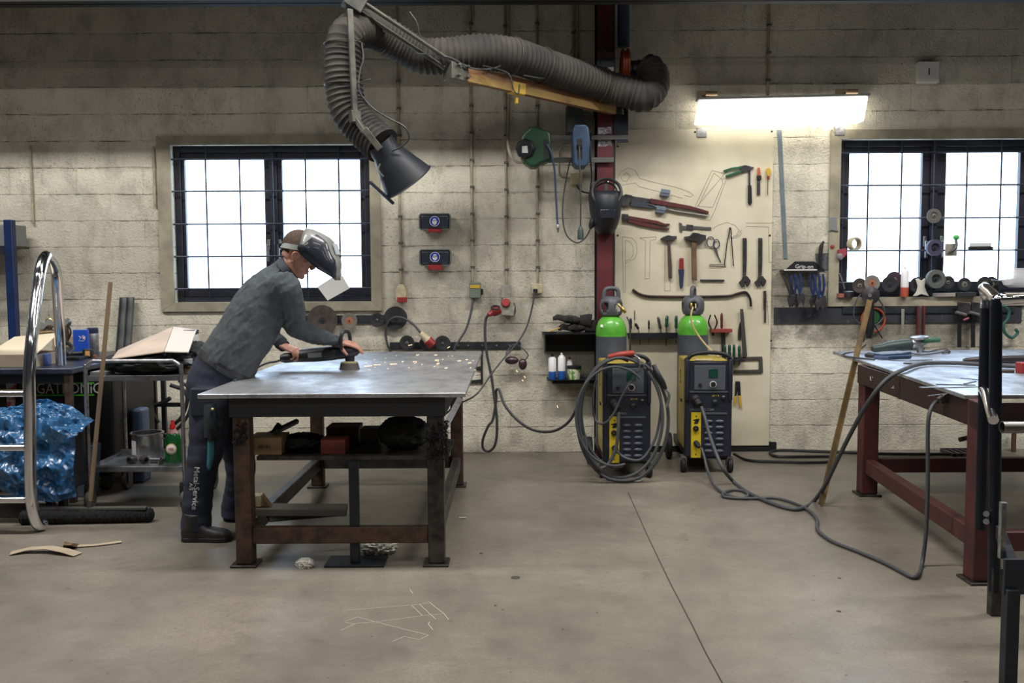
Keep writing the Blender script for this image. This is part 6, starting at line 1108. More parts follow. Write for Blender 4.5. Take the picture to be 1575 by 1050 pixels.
# boots
for heel, toe, Y, w_ in (((281, 838), (356, 838), 4.78, .047), ((345, 802), (398, 802), 5.2, .045)):
    hx = W(heel[0], heel[1], Y).x; tx = W(toe[0], toe[1], Y).x; L = tx-hx; bt = MB()
    rs = []
    for fx_, ww, zt_b, zb in ((0, .6, .07, .012), (.06, .78, .1, .006), (.2, .86, .12, .004), (.38, .8, .105, .006), (.55, .92, .078, .004), (.75, 1.02, .066, .004), (.9, .92, .058, .006), (.98, .66, .044, .01), (1.0, .4, .035, .014)):
        cz = (zt_b+zb)/2; hh = (zt_b-zb)/2; rs.append([V((hx+L*fx_, Y+w_*ww*math.copysign(abs(math.cos(a))**.7, math.cos(a)), cz+hh*math.copysign(abs(math.sin(a))**.7, math.sin(a)))) for a in [2*PI*j/20 for j in range(20)]])
    bt.rings(rs); bt.tube([V((hx+L*.22, Y, .06)), V((hx+L*.24, Y, .15))], .05, 16)
    bo, _ = vox(bt, 'boot', MBT, pw, .006, 2)
    so = MB().prism([(hx+L*x, Y+w_*y) for x, y in ((0, -.5), (.08, -.85), (.3, -.86), (.5, -.9), (.75, -1.08), (.93, -.95), (1.01, -.4), (1.01, .4), (.93, .95), (.75, 1.08), (.5, .9), (.3, .86), (.08, .85), (0, .5))], (0, 0, .0), (1, 0, 0), (0, 1, 0), (0, 0, .024)); so.build('boot_sole', RUB, pw, bevel=.004)
# flipped up welding helmet
Fp = [(471, 351), (481, 353), (493, 358), (505, 365), (512, 372), (514, 382), (517, 391), (522, 399), (522.5, 410), (520, 421), (518, 431)]; Bp = [(462, 371), (461, 376), (459, 383), (461, 389), (466, 395), (473, 401), (481, 408), (489, 414), (498, 419), (508, 425), (516, 431)]
wd_ = [.07, .092, .108, .115, .118, .118, .116, .112, .106, .096, .08]; hm = MB(); NB = 20; Yc = 5.12; rs = []
for (fa, ba, w_) in zip(Fp, Bp, wd_):
    A = W(fa[0], fa[1], Yc-.02); B = W(ba[0], ba[1], Yc-w_); B.y = Yc; A.y = Yc; row = []
    for j in range(NB+1):
        q = -PI/2+PI*j/NB; cc = max(math.cos(q), 0)**.62; row.append(A*cc+B*(1-cc)+V((0, w_*math.copysign(abs(math.sin(q))**.8, math.sin(q)), 0)))
    rs.append(row)
vs = [p for r in rs for p in r]
for i in range(len(rs)-1):
    for j in range(NB):
        hm.k = 1 if (j < 6 or j >= NB-6) and i >= 2 else 0; hm.f.append([i*(NB+1)+j, i*(NB+1)+j+1, (i+1)*(NB+1)+j+1, (i+1)*(NB+1)+j]); hm.mi.append(hm.k)
hm.v = vs; hm.build('welding_helmet', [mat('helmet_grey', c(128, 128, 126), .4, coat=.3), mat('helmet_black', c(26, 30, 42), .35, coat=.4)], pw, solid=.004, ang=60)
hb2 = MB(HM); hb2.rings([[V((-.008+(.093+o_)*math.cos(a), (.084+o_)*math.sin(a), zz+.012+.5*(.093*math.cos(a)))) for a in [2*PI*j/36 for j in range(36)]] for zz, o_ in ((.0, 0), (.032, 0), (.032, .003), (0, .003))], closed=True); hb2.build('headband', mat('headband_grey', c(132, 138, 136), .5), pw)
MB(HM).lathe([(.02, 0), (.022, .012), (.012, .02)], (-.102, 0, -.018), (-1, 0, -.5), 14).build('headband_knob', BLK, pw); MB().lathe([(.018, 0), (.02, .01), (.01, .014)], W(463.5, 381, 4.995), (0, -1, 0), 16).build('pivot_knob', BLK, pw)
pp(MB(), [(511, 375), (514, 374), (518.5, 391), (516.5, 392)], 5.07, -.10).build('visor_window', mat('visor_pale', c(206, 214, 220), .2), pw)
# ---------------------------------------------------------------- the polisher in his hands
SY = 5.43; A_ = W(440, 549, SY); B_ = W(537, 541, SY); ax_ = (B_-A_).normalized(); scl = 1.16
Z_ = V((0, 0, 1)); Y_ = Z_.cross(ax_).normalized(); Z2 = ax_.cross(Y_)
O_ = B_-ax_*.185*scl
GM = Matrix(((ax_.x*scl, Y_.x*scl, Z2.x*scl, O_.x), (ax_.y*scl, Y_.y*scl, Z2.y*scl, O_.y), (ax_.z*scl, Y_.z*scl, Z2.z*scl, O_.z), (0, 0, 0, 1)))
pg = grinder(GM, 'dark polishing machine with a bow handle held flat on the workbench by the worker', 'grinder', wheel='', name='polishing_machine')
bz_ = B_.z-TZ
MB().lathe([(.022, -.02), (.022, -.055)], B_, (0, 0, 1), 20).build('spindle', BRS, pg) if 0 else MB().cyl(B_-V((0, 0, .03)), B_-V((0, 0, bz_-.042)), .019).build('spindle', mat('spindle_olive', c(110, 104, 80), .5), pg)
MB().lathe([(.062, .001), (.06, .004), (.053, .036), (.05, .038)], (B_.x, B_.y, TZ), (0, 0, 1), 36).build('cup_wheel', mat('cup_wheel', c(66, 62, 60), .75, bump=.2), pg); MB().lathe([(.05, .038), (.051, .045), (.03, .05)], (B_.x, B_.y, TZ), (0, 0, 1), 30).build('flange', mat('flange_olive', c(150, 142, 104), .5), pg)
MB().tube([W(525, 538, 5.37), W(524, 524, 5.37), W(526, 513, 5.38), W(531, 509.5, 5.41), W(536, 511, 5.46), W(538, 518, 5.48), W(539, 530, 5.48)], .011, 12, k=5).build('bow_handle', BLK, pg)
MB(GM).bx(-.02, .05, -.0375, -.035, -.012, .012).build('rating_label', GRY, pg)
MB().tube([A_-ax_*.01, W(428, 555, 5.42), W(412, 558, 5.4), W(400, 563, 5.35), G(385, 572, TZ+.006), G(360, 585, TZ+.006)], .006, 8, k=5).build('power_cord', CAB, pg)
sk = MB(); rn = random.Random(11)
for px, py, L, gap in ((560, 563, .12, 0), (575, 561, .10, 0), (600, 560, .1, 0), (640, 546, .05, 0), (668, 546, .05, 0), (669, 554, .06, 0), (704, 555, .05, 0), (672, 559, .04, 0), (684, 566, .04, 0), (716, 553, .04, 0), (720, 558, .05, 0), (635, 556, .03, 0), (618, 556, .03, 0)):
    q = G(px, py, TZ+.02); sk.bar(q, q+V((L*.4, 0, .002)), .003, .003)
for x0, y0, x1, y1 in ((628, 531, 634, 530), (688, 535, 692, 533), (794, 569, 796, 572), (806, 578, 808, 581), (803, 584, 805, 586), (857, 623, 858, 627), (724, 553, 730, 553.4)): sk.bar(W(x0, y0, 6.3), W(x1, y1, 6.3), .003, .003)
for i in range(22): q = G(560+rn.random()*170, 545+rn.random()*24, TZ+.004+.02*rn.random()); sk.bar(q, q+V((.008, .0, .001)), .0018, .0018)
single(sk, 'spark_spray', mat('hot_spark', (1, .62, .34, 1), .5, emit=2.2), 'glowing sparks scattered over the workbench beside the polishing machine', 'sparks', kind='stuff', smooth=False)
pa_ = thing('paper_note', 'white paper sheet stuck askew behind the grille of the window beside the helmet', 'paper', tuple(W(505, 463, 7.15)))
pp(MB(), [(488, 441), (515, 424), (527, 424), (538, 443), (504, 462)], 7.168, .002).build('sheet', WHT, pa_)
# ---------------------------------------------------------------- things on the dark bench
t_ = thing('cardboard_box', 'low cardboard box with its pale lid raised on the dark workbench', 'box', tuple(G(30, 564, TZ)))
q = G(56, 564, TZ); k = MB(); x1_ = q.x; k.bx(-3.3, x1_, q.y, q.y+.006, TZ, TZ+.075); k.bx(-3.3, x1_, q.y+.34, q.y+.346, TZ, TZ+.075); k.bx(x1_-.006, x1_, q.y+.006, q.y+.34, TZ, TZ+.075); k.bx(-3.3, x1_-.006, q.y+.006, q.y+.34, TZ, TZ+.005); k.build('box_body', CRD, t_)
MB().add([(-3.3, q.y, TZ+.075), (x1_, q.y, TZ+.075), (x1_-.02, q.y+.34, TZ+.19), (-3.3, q.y+.34, TZ+.165), (-3.3, q.y, TZ+.079), (x1_, q.y, TZ+.079), (x1_-.02, q.y+.34, TZ+.194), (-3.3, q.y+.34, TZ+.169)], [(0, 1, 2, 3), (4, 5, 6, 7), (0, 1, 5, 4), (1, 2, 6, 5), (2, 3, 7, 6), (3, 0, 4, 7)]).build('lid', mat('pale_card', c(206, 192, 168), .8), t_)
q = G(64, 562, TZ); single(MB().bx(q.x-.035, q.x+.035, q.y, q.y+.06, TZ, TZ+.075), 'small_blue_box', mat('blue_grey_box', c(70, 88, 140), .5), 'small blue grey box beside the low cardboard box', 'box', bevel=.003)
q = G(82, 552, TZ); single(MB().bx(q.x-.13, q.x+.1, q.y+.25, q.y+.4, TZ, TZ+.14), 'brown_carton', mat('brown_carton', c(150, 128, 104), .8), 'brown carton behind the ladder rail on the dark workbench', 'carton', bevel=.002)
t_ = thing('regulator_set', 'brass gas regulators with round gauges lying on the dark workbench behind the ladder', 'regulator', tuple(G(85, 548, TZ)))
for px, py, r_, m in ((64, 501, .03, GRY), (76, 497, .034, BRS), (100, 496, .028, MTL), (97, 503, .026, MTL)):
    q = W(px, py, 6.1); MB().lathe([(r_, .03), (r_, 0), (r_*.88, -.003), (r_*.86, .003)], q, (.1, 1, 0), 22).build('gauge', m, t_); MB().cyl(q+V((0, -.001, 0)), q+V((0, -.003, 0)), r_*.84, n=22).build('gauge_face', GRY, t_)
k = MB(); k.tube([W(62, 514, 6.1), W(80, 512, 6.1), W(98, 515, 6.1)], .026, 12); k.tube([W(100, 500, 6.1), W(103, 515, 6.1), W(100, 530, 6.1)], .018, 12); k.tube([W(76, 500, 6.1), W(78, 513, 6.1)], .016, 10); k.build('bodies', mat('tarnished_brass', c(116, 96, 62), .45, .8, col2=c(58, 54, 50), scale=16), t_)
k = MB(); k.tube([W(104, 498, 6.1), W(109, 510, 6.1), W(106, 520, 6.1), W(101, 528, 6.1)], .006, 8, k=4); k.tube([W(95, 520, 6.1), W(112, 535, 6.0), W(104, 545, 5.9)], .012, 8, k=4); k.build('hoses', BLK, t_)
q = G(123, 549, TZ); t_ = thing('blue_booklet', 'upright blue packet with a small white drawing beside the steel flask', 'packet', (q.x, 6.3, TZ)); a_, b_ = W(113, 540, 6.3), W(134, 507, 6.3); MB().bx(a_.x, b_.x, 6.3, 6.33, TZ, b_.z).build('packet', mat('vivid_blue', c(28, 74, 176), .45), t_, bevel=.002)
o = W(126, 520, 6.299); MB().tube([o+V((x, 0, z)) for x, z in ((-.02, .015), (-.01, .0), (-.022, -.018), (.005, -.02), (.02, -.01), (.022, .01), (.005, .018), (-.005, .004))], .0018, 6, closed=True).build('drawing', WHT, t_); MB().sph(o+V((.012, 0, 0)), (.009, .002, .008)).build('drawing', mat('skin_dot', c(210, 180, 170), .5), t_)
q = G(144, 546, TZ); t_ = thing('steel_flask', 'steel vacuum flask with a dark blue lid on the dark workbench', 'flask', (q.x, q.y, TZ)); MB().lathe([(.036, 0), (.038, .004), (.038, .155), (.036, .16)], (q.x, q.y, TZ), (0, 0, 1), 32).build('body', STL, t_); MB().lathe([(.038, .158), (.039, .165), (.038, .192), (.032, .198)], (q.x, q.y, TZ), (0, 0, 1), 32).build('lid', mat('navy_lid', c(28, 36, 66), .45), t_)
q = G(134, 551, TZ); t_ = thing('handheld_tester', 'black handheld device with a small orange screen in front of the flask', 'device', (q.x, q.y, TZ)); MB().bx(q.x-.033, q.x+.03, q.y, q.y+.03, TZ, TZ+.065).build('head', BLK, t_, bevel=.006); MB().bx(q.x-.012, q.x+.02, q.y-.002, q.y+.001, TZ+.015, TZ+.052).build('screen', mat('orange_screen', c(206, 152, 96), .4), t_); MB().tube([V((q.x-.03, q.y+.02, TZ+.035)), V((q.x-.12, q.y+.02, TZ+.03)), V((q.x-.15, q.y+.02, TZ+.045))], [.014, .02, .024], 10, k=3).build('grip', BLK, t_)
q = G(148, 549, TZ); single(MB().lathe([(.022, 0), (.022, .018)], (q.x, q.y-.03, TZ), (0, 0, 1), 18), 'brown_tape', mat('brown_tape', c(140, 84, 60), .5), 'small brown tape roll at the foot of the flask', 'tape')
q = G(108, 554, TZ); single(MB().bx(q.x-.09, q.x+.06, q.y, q.y+.14, TZ, TZ+.022), 'black_folder', BLK, 'flat black folder lying at the front of the dark workbench', 'folder', bevel=.003)
q = G(98, 550, TZ); single(MB().sph((q.x, q.y+.1, TZ+.035), (.09, .06, .035), 16, 8), 'black_cloth', MDB, 'black bundle under the brass regulators', 'cloth')
k = MB(); 
for i in range(4):
    q = G(84+i*5, 560-i*1.5, TZ+.005); k.bar(q, q+V((.02, .006*(i % 2), 0)), .006, .004)
single(k, 'bits', STL, 'small bright screws on the front edge of the dark workbench', 'screws', kind='stuff')
pp(MB(), [(8, 568), (27, 570), (25, 600), (22, 640), (12, 640), (10, 600)], 5.893, .003).build('side_sticker', mat('red_white_sticker', c(176, 60, 60), .5, col2=c(196, 190, 190), scale=12, lo=.45, hi=.55), t8)
# ---------------------------------------------------------------- blue plastic sheet and bin by the ladder
def crumple(name, lab, cat, m, cx, cy, cz, rx, ry, rz, amp, fr, seed=0, group=None, sub=64, kind=None):
    k = MB(); n_, m_ = sub, sub//2; vs = []
    for i in range(m_+1):
        for j in range(n_):
            a = PI*i/m_; b_ = 2*PI*j/n_; d = V((math.sin(a)*math.cos(b_), math.sin(a)*math.sin(b_), -math.cos(a)))
            q = d*fr+V((seed, seed*2, 0)); f = 1+amp*(1-2*abs(noise.noise(q)))+amp*.6*(1-2*abs(noise.noise(q*2.3)))+amp*.25*noise.noise(q*6)
            p = V((cx+rx*d.x*f, cy+ry*d.y*f, cz+rz*d.z*f)); p.z = max(p.z, cz-rz); vs.append(p)
    k.add(vs, [(i*n_+j, i*n_+(j+1) % n_, (i+1)*n_+(j+1) % n_, (i+1)*n_+j) for i in range(m_) for j in range(n_)])
    return single(k, name, m, lab, cat, group, kind, ang=70)
MBP = mat('blue_plastic_sheet', c(44, 96, 140), .25, col2=c(34, 78, 120), scale=5, coat=.3)
def blue_sheet():
    k = MB(); nx, nz = 110, 80; vs = []
    x0, x1 = W(-60, 700, 5.2).x, W(119, 700, 5.2).x
    for i in range(nz+1):
        v = i/nz
        for j in range(nx+1):
            u = j/nx; top = .63-.10*max(0, u-.75)/.25-.02*math.sin(u*9); bot = .19+.05*math.sin(u*5+1)-.02*u
            x = x0+(x1-x0)*u; 
            if v < .35: y = 5.49-.29*(v/.35); z = top-.05*(v/.35)**2
            else: y = 5.2-.03*math.sin((v-.35)*4); z = top-.05+(bot-top+.05)*(v-.35)/.65
            p = V((x, y, z)); q = p*6; n1 = (1-2*abs(noise.noise(q)))*.045+(1-2*abs(noise.noise(q*2.2+V((3, 1, 0)))))*.026+(1-2*abs(noise.noise(q*4.6)))*.013+noise.noise(q*9)*.004
            p += V((.3*n1, -n1, n1*.5 if v < .4 else 0)); vs.append(p)
    k.add(vs, [(i*(nx+1)+j, i*(nx+1)+j+1, (i+1)*(nx+1)+j+1, (i+1)*(nx+1)+j) for i in range(nz) for j in range(nx)])
    return single(k, 'plastic_sheet', MBP, 'crinkled blue plastic sheet draped over a low cart behind the ladder steps', 'plastic sheet', ang=50)
blue_sheet()
t_ = thing('low_cart', 'low dark cart on castors mostly hidden under the blue plastic sheet', 'cart', (-3.1, 5.5, 0))
MB().bx(-3.6, W(112, 700, 5.3).x, 5.23, 5.5, .16, .5).build('body', MDW, t_, bevel=.01)
for x in (W(92, 700, 5.3).x-.06, -3.3):
    for y in (5.29, 5.44): ca_ = MB().bx(x-.025, x+.025, y-.02, y+.03, .09, .16).build('caster', DRK, t_); MB().lathe([(.02, -.016), (.05, -.016), (.055, 0), (.05, .016), (.02, .016)], (x, y, .0552), (1, .2, 0), 20).build('wheel', RUB, ca_)
q = W(126, 700, 5.75); single(MB().rings([[V((q.x+a*w_, 5.8+b__*w_, z)) for a, b__ in ((-.075, -.06), (.075, -.06), (.075, .06), (-.075, .06))] for z, w_ in ((0, .75), (.34, 1.05))]), 'waste_bin', mat('bin_grey_blue', c(84, 98, 112), .5), 'grey blue bin between the blue sheet and the service trolley', 'bin', bevel=.008)
# ---------------------------------------------------------------- broom, profiles on the wall, floor scraps
t_ = thing('push_broom', 'wide push broom with black bristles, its wooden handle standing up in front of the trolley', 'broom', tuple(G(135, 806)))
a_, b_ = G(32, 806), G(236, 802); k = MB(); hy = .03
rn = random.Random(2); rs = []; n_ = 150
for i in range(n_+1):
    p = a_.lerp(b_, i/n_); e_ = min(1, min(i, n_-i)/5+.55); rs.append([p+V((0, .036*e_*math.cos(t)*(1+.25*rn.random()), .04+.035*e_*math.sin(t)*(1+.3*rn.random()))) for t in [2*PI*j/14 for j in range(14)]])
k.rings(rs); k.build('bristles', mat('bristle_black', c(20, 20, 24), .95, bump=1, bscale=160), t_)
m_ = a_.lerp(b_, .52)+V((0, .005, 0)); MB().bx(a_.x+.03, b_.x-.03, m_.y-.02, m_.y+.02, .075, .092).build('head_block', mat('dusty_block', c(70, 68, 64), .9), t_, bevel=.004)
h0 = V((W(138, 786, m_.y).x, m_.y, .09)); h1 = W(170, 434, m_.y+.06); mid = h0.lerp(h1, .55)
MB().tube([h0, h0.lerp(h1, .3), h0.lerp(h1, .75), h1], .0125, 12).build('handle', mat('broom_handle', c(128, 108, 84), .7, col2=c(96, 84, 68), scale=6, stretch=(1, 1, .2)), t_); MB().tube([h0, h0+(h1-h0)*.03], .02, 12).build('socket', MTL, t_)
for k_, (P_, lab) in enumerate((([(176, 600), (188, 456), (196, 456), (186, 600)], 'grey steel channel leaning on the wall behind the trolley, nearer the broom'), ([(187, 600), (197, 457), (207, 458), (198, 600)], 'grey steel channel leaning on the wall behind the trolley, nearer the window'))):
    k = MB(); a_ = W((P_[0][0]+P_[3][0])/2, 600, 7.0); b_ = W((P_[1][0]+P_[2][0])/2, 457, 7.14); d_ = b_-a_; a_ = a_-d_*(a_.z/d_.z)*.98; w_ = .05
    k.bar(a_, b_, w_, .004, up=(0, 1, 0)); 
    for s_ in (-1, 1): k.bar(a_+V((s_*w_/2, -.018, 0)), b_+V((s_*w_/2, -.018, 0)), .004, .036, up=(0, 1, 0))
    single(k, 'steel_channel', mat('galv_grey', c(112, 114, 114), .5, .5, col2=c(90, 92, 92)), lab, 'channel')
def scrap(L, w_, m, lab, name='cardboard_scrap', z=.004, th=.003, lift=0):
    k = MB(); P = [G(a, b, z) for a, b in L]; n = len(P); rs = []
    for i, p in enumerate(P):
        t = (P[min(i+1, n-1)]-P[max(i-1, 0)]).normalized(); s_ = V((-t.y, t.x, 0)); up = V((0, 0, lift*math.sin(PI*i/(n-1)))); rs.append([p+up+s_*w_/2, p+up-s_*w_/2, p+up-s_*w_/2+V((0, 0, th)), p+up+s_*w_/2+V((0, 0, th))])
    k.rings(rs); return single(k, name, m, lab, 'scrap')
scrap([(16, 851), (45, 848), (75, 848), (100, 851), (120, 853)], .06, CRD, 'curled long cardboard strip lying nearest the camera on the floor', lift=.02)
scrap([(118, 840), (150, 838), (187, 833)], .035, CRD, 'narrow cardboard strip pointing at the worker\'s boot')
single(MB().rings([[G(97, 841, 0), G(101, 834, .0), G(99, 832, .04), G(97, 838, .035)], [G(120, 842, 0), G(122, 836, 0), G(112, 835, .045), G(108, 838, .04)]]), 'wood_offcut', WOD, 'small wood offcut on the floor beside the narrow cardboard strip', 'offcut')
MPP = mat('crumpled_paper', c(206, 204, 194), .8)
q = G(578, 858); crumple('crumpled_paper', 'larger crumpled white paper under the rusty workbench by the support foot', 'paper', MPP, q.x, q.y+.08, .036, .06, .045, .036, .5, 3.4, 1)
q = G(469, 872); crumple('crumpled_paper', 'small crumpled white paper near the front leg of the rusty workbench', 'paper', MPP, q.x, q.y, .018, .028, .02, .018, .5, 3.4, 5)
scrap([(706, 796), (717, 796)], .012, MPP, 'tiny white paper strip on the floor beyond the rusty workbench', 'paper_scrap')
# ---------------------------------------------------------------- load of the service trolley
MCL2 = mat('dark_cloth', c(32, 34, 36), .9, col2=c(42, 44, 44), scale=9, bump=.3); z = zt_
crumple('dark_clothing', 'heap of dark work clothes on the top shelf of the service trolley', 'clothes', MCL2, (la+lb)/2+.02, 5.68, z+.062, .25, .2, .06, .18, 2.6, 3)
crumple('dark_clothing', 'black quilted bundle poking out under the flattened box near the canister', 'clothes', MCL2, lb-.02, 5.78, z+.11, .085, .1, .065, .14, 3, 8)
t_ = thing('flattened_box', 'flattened grey pink cardboard box with small slots lying on the dark clothes', 'cardboard', tuple(W(235, 545, 5.6)))
MFB2 = mat('pinkish_card', c(190, 172, 156), .85, col2=c(174, 158, 144), scale=7)
A4 = [W(172, 551, 5.45), W(252, 540, 5.5), W(266, 502, 5.95), W(182, 538, 5.9)]
MB().add(A4+[p-V((0, 0, .006)) for p in A4], [(0, 1, 2, 3), (4, 5, 6, 7), (0, 1, 5, 4), (1, 2, 6, 5), (2, 3, 7, 6), (3, 0, 4, 7)]).build('main_panel', MFB2, t_)
B4 = [A4[1]+V((.004, 0, 0)), W(290, 541, 5.5), W(302, 507, 5.9), A4[2]+V((.004, 0, 0))]
MB().add(B4+[p-V((0, 0, .006)) for p in B4], [(0, 1, 2, 3), (4, 5, 6, 7), (0, 1, 5, 4), (1, 2, 6, 5), (2, 3, 7, 6), (3, 0, 4, 7)]).build('flap', mat('pale_grey_card', c(196, 190, 184), .8), t_)
k = MB(); e1, e2 = A4[1]-A4[0], A4[3]-A4[0]; nn = e1.cross(e2).normalized(); nn = nn if nn.z > 0 else -nn
for u, v in ((.45, .3), (.5, .55), (.72, .6), (.3, .3), (.85, .3), (.75, .8), (.2, .12), (.62, .25), (.93, .75)): k.bar(A4[0]+e1*u+e2*v*(1-0)+nn*.001, A4[0]+e1*(u+.05)+e2*(v+.03)+nn*.001, .008, .001, up=nn)
k.build('slots', BLK, t_)
single(MB().bx(W(142, 574, 5.5).x, W(166, 574, 5.5).x, 5.47, 5.6, z+.001, z+.022), 'folded_paper', mat('silver_paper', c(150, 150, 154), .4), 'folded silvery paper on the trolley shelf beside the broom handle', 'paper')
q = W(297, 560, 5.9); t_ = thing('white_canister', 'white canister with a black lid behind the worker on the service trolley', 'canister', (q.x-.02, 5.92, z)); MB().bx(q.x-.05, q.x+.022, 5.88, 5.96, z, W(297, 514, 5.9).z).build('body', WHT, t_, bevel=.01); MB().bx(q.x-.052, q.x+.024, 5.878, 5.962, W(297, 514, 5.9).z, W(297, 507, 5.9).z).build('lid', BLK, t_, bevel=.004)
q = W(289, 566, 5.6); t_ = thing('small_tub', 'small clear tub with tan contents on the corner of the trolley shelf', 'tub', (q.x-.01, 5.62, z)); MB().lathe([(.026, 0), (.03, .04)], (q.x-.01, 5.62, z), (0, 0, 1), 20).build('contents', mat('tan_fill', c(150, 120, 92), .7), t_); MB().lathe([(.03, .04), (.034, .085), (.03, .088)], (q.x-.01, 5.62, z), (0, 0, 1), 20).build('rim', mat('clear_tub', c(170, 176, 180), .2), t_)
z = zl_; q = W(227, 690, 5.75); t_ = thing('steel_pot', 'steel cooking pot with a pale label on the lower trolley shelf', 'pot', (q.x, 5.75, z))
MB().lathe([(.092, 0), (.095, .006), (.095, .15), (.103, .155), (.103, .162), (.09, .162), (.09, .02), (.0, .015)], (q.x, 5.75, z), (0, 0, 1), 36).build('body', STL, t_); MB().tube([V((q.x+.09, 5.75, z+.12)), V((q.x+.13, 5.73, z+.125)), V((q.x+.14, 5.72, z+.15)), V((q.x+.09, 5.75, z+.155))], .005, 8, k=3).build('handle', STL, t_)
a0_ = MB(); a0_.add([V((q.x+.0965*math.cos(a), 5.75+.0965*math.sin(a), z+h_)) for h_ in (.03, .12) for a in [R(-140+i*7) for i in range(5)]], [(i, i+1, i+6, i+5) for i in range(4)]); a0_.build('label', WHT, t_)
q = W(264, 697, 5.55); t_ = thing('dish_soap', 'green dish soap bottle with a red cap and white oval label on the lower shelf', 'bottle', (q.x, 5.58, z))
MSO = mat('soap_green', c(20, 84, 36), .2, coat=.6)
MB().rings([[V((q.x+rx*math.cos(a), 5.58+rx*.6*math.sin(a), z+h_)) for a in [2*PI*j/24 for j in range(24)]] for h_, rx in ((0, .048), (.01, .053), (.05, .052), (.09, .05), (.13, .053), (.165, .048), (.185, .035))]).build('bottle', MSO, t_); MB().rings([[V((q.x+rx*math.cos(a), 5.58+rx*.6*math.sin(a), z+h_)) for a in [2*PI*j/24 for j in range(24)]] for h_, rx in ((.185, .035), (.21, .02), (.215, .018))]).build('clear_neck', mat('pinkish_clear', c(180, 130, 130), .2), t_)
MB().lathe([(.016, .212), (.018, .225), (.012, .24), (.009, .265)], (q.x, 5.58, z), (0, 0, 1), 14).build('cap', mat('cap_red', c(206, 30, 34), .4), t_)
o = V((q.x, 5.5465, z+.09)); MB().sph(o, (.034, .004, .034), 20, 10).build('label', mat('label_gold', c(188, 160, 110), .4), t_); MB().sph(o-V((0, .002, 0)), (.028, .004, .026), 20, 10).build('label_centre', WHT, t_); txt('YES', .024, o-V((0, .0075, 0)), (1, 0, 0), (0, 0, 1), mat('yes_red', c(190, 30, 40), .5), t_)
a_, b_ = W(155, 715, 5.5).x, W(246, 715, 5.5).x; t_ = thing('sheet_tray', 'shallow metal tray on the lower trolley shelf holding small fittings', 'tray', ((a_+b_)/2, 5.6, z)); k = MB(); k.bx(a_, b_, 5.48, 5.8, z, z+.004); k.bx(a_, b_, 5.796, 5.8, z+.004, z+.045); k.bx(a_, a_+.004, 5.48, 5.796, z+.004, z+.03); k.bx(b_-.004, b_, 5.48, 5.796, z+.004, z+.03); k.build('tray', STL, t_)
for k_, (px, py, r_, L_, lab) in enumerate(((206, 708, .022, .05, 'short pipe fitting in the tray, nearest the broom'), (217, 705, .02, .05, 'pipe fitting lying against the other one in the tray'), (232, 708, .016, .06, 'small flat fitting at the tray end'))):
    q = W(px, py, 5.55); k = MB(); k.lathe([(r_*.7, 0), (r_, 0), (r_, L_), (r_*.7, L_), (r_*.7, 0)], (q.x, 5.56, z+.005+r_), ((-.3, -1, 0), (.8, -.6, 0), (1, -.1, 0))[k_], 18, cap=False); single(k, 'pipe_fitting', MTL, lab, 'fitting')
# stand with cables behind the trolley
t_ = thing('cable_stand', 'black stand hung with hoses in the shadow behind the service trolley', 'stand', (W(245, 640, 6.78).x, 6.78, 0))
for px in (238, 252, 194): q = W(px, 600, 6.78); MB().bx(q.x-.016, q.x+.016, 6.76, 6.79, 0.02, W(px, 575, 6.78).z).build('upright', BLK, t_)
a_, b_ = W(194, 622, 6.77), W(282, 622, 6.77); MB().bar(a_, b_, .03).build('cross_bar', BLK, t_); MB().bx(a_.x-.03, b_.x, 6.68, 6.88, 0, .03).build('foot', BLK, t_)
for L_, r_ in (([(262, 592), (282, 600), (288, 615), (280, 640), (268, 652)], .014), ([(275, 585), (293, 600), (292, 630), (280, 652), (262, 668)], .012), ([(200, 580), (206, 610), (215, 635), (222, 650)], .012), ([(215, 585), (228, 620), (244, 650)], .012), ([(228, 588), (226, 610), (232, 622), (248, 620), (262, 612)], .016)):
    MB().tube([W(a, b, 6.70) for a, b in L_], r_, 10, k=5).build('hose', RUB, t_)
q = W(196, 660, 6.2); single(MB().bx(q.x+.04, q.x+.12, 6.15, 6.3, 0, W(196, 628, 6.2).z), 'jerry_can', mat('dull_blue_can', c(66, 78, 100), .5), 'dull blue can in the shadow behind the steel pot', 'can', bevel=.02)
# ---------------------------------------------------------------- load of the workbench shelf
z = SHZ
def sbox(px0, px1, py0, Y, dep, m, lab, name, cat='box', h=None, z=z, bev=.003):
    a_, b_ = W(px0, 690, Y).x, W(px1, 690, Y).x; zt2 = W(px0, py0, Y).z; return single(MB().bx(a_, b_, Y, Y+dep, z, zt2), name, m, lab, cat, bevel=bev)
t_ = thing('parts_carton', 'tan carton numbered on its side on the shelf of the rusty workbench', 'carton', (W(411, 690, 4.45).x, 4.5, z)); a_, b_ = W(381, 690, 4.45).x, W(433, 690, 4.45).x; zt2 = W(400, 673, 4.45).z
MB().bx(a_, b_, 4.45, 4.62, z, zt2).build('carton', mat('tan_carton', c(150, 124, 86), .8, col2=c(134, 110, 76)), t_, bevel=.002); txt('18180', .026, ((a_+b_)/2, 4.4485, (z+zt2)/2), (-1, 0, 0), (0, 0, -1), BLK, t_)
MRB = mat('dull_red_box', c(142, 66, 54), .7, col2=c(110, 52, 44), scale=12); MMR = mat('maroon_box', c(74, 28, 30), .6, col2=c(52, 24, 28), scale=10)
sbox(493, 531, 676, 4.46, .12, MRB, 'dull red small box at the shelf front edge', 'small_box'); sbox(502, 551, 657, 4.66, .16, MMR, 'dark maroon box standing behind the dull red one', 'case'); sbox(554, 582, 660, 4.62, .12, MDW, 'dark case beside the maroon box on the shelf', 'case')
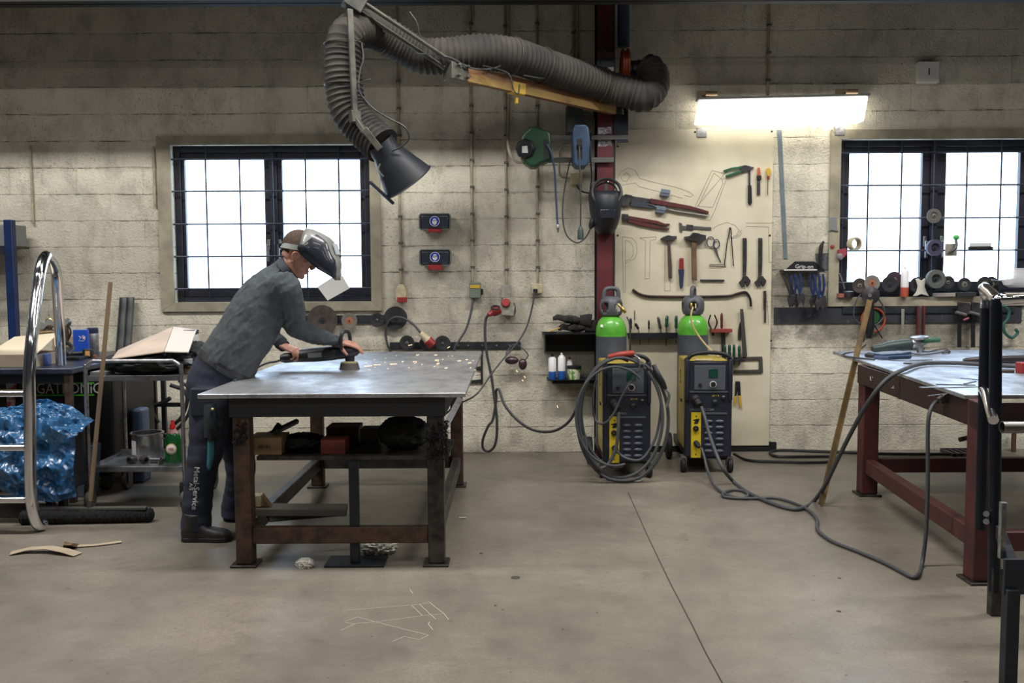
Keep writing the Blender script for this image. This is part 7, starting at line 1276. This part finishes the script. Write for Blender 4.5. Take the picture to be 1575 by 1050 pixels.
crumple('dark_rags', 'black cloth heap filling the shelf end next to the swarf covered leg', 'cloth', MCL2, W(622, 690, 4.64).x, 4.64, z+.075, .115, .12, .075, .15, 2.5, 4); crumple('dark_rags', 'flat dark rags on the shelf between the carton and the dull red box', 'cloth', MCL2, W(463, 690, 4.62).x, 4.63, z+.034, .10, .11, .034, .2, 3, 6)
single(MB().tube([W(414, 668, 4.75), W(456, 648, 5.1)], .016, 12), 'dark_pipe', DRK, 'dark pipe slanting up from the carton under the tabletop', 'pipe')
t_ = thing('bench_clamp', 'small dark clamp with a pale jaw lying on top of the tan carton', 'clamp', tuple(W(425, 672, 4.6))); MB().tube([W(418, 671, 4.6), W(424, 660, 4.6), W(430, 652, 4.6)], .014, 8, k=3).build('body', MDW, t_); MB().tube([W(414, 672, 4.55), W(424, 666, 4.55), W(428, 660, 4.55)], .008, 8).build('jaw', STL, t_)
# planks on the lower rail
MPL = mat('weathered_plank', c(96, 88, 80), .8, col2=c(66, 62, 60), scale=5, stretch=(.2, 1, 1), bump=.2)
a_, b_ = W(374, 793, 4.42), W(533, 800, 4.5); zr = .192
p1_ = single(MB().bar((a_.x, 4.46, zr+.058), (b_.x, 4.52, zr+.038), .12, .036), 'plank', MPL, 'grey weathered plank lying uppermost on the bench rails', 'plank', bevel=.003)
a2_, b2_ = W(407, 806, 4.42), W(520, 812, 4.6); p2_ = single(MB().bar((a2_.x, 4.48, zr+.018), (b2_.x, 4.62, zr+.01), .12, .032), 'plank', MPL, 'shorter weathered plank lying under the other on the bench rail', 'plank', bevel=.003)
single(MB().bx(W(383, 785, 4.44).x, W(402, 785, 4.44).x, 4.43, 4.49, zr+.078, zr+.135), 'timber_block', mat('pale_block', c(176, 168, 140), .85, col2=c(140, 130, 100), scale=30), 'pale square timber block standing on the upper plank', 'block', bevel=.003)
single(MB().prism([(W(400, 785, 4.46).x, zr+.076), (W(416, 785, 4.46).x, zr+.074), (W(402, 785, 4.46).x, zr+.135)], (0, 4.45, 0), (1, 0, 0), (0, 0, 1), (0, .05, 0)), 'timber_wedge', WOD, 'brown wooden wedge against the pale block', 'wedge')
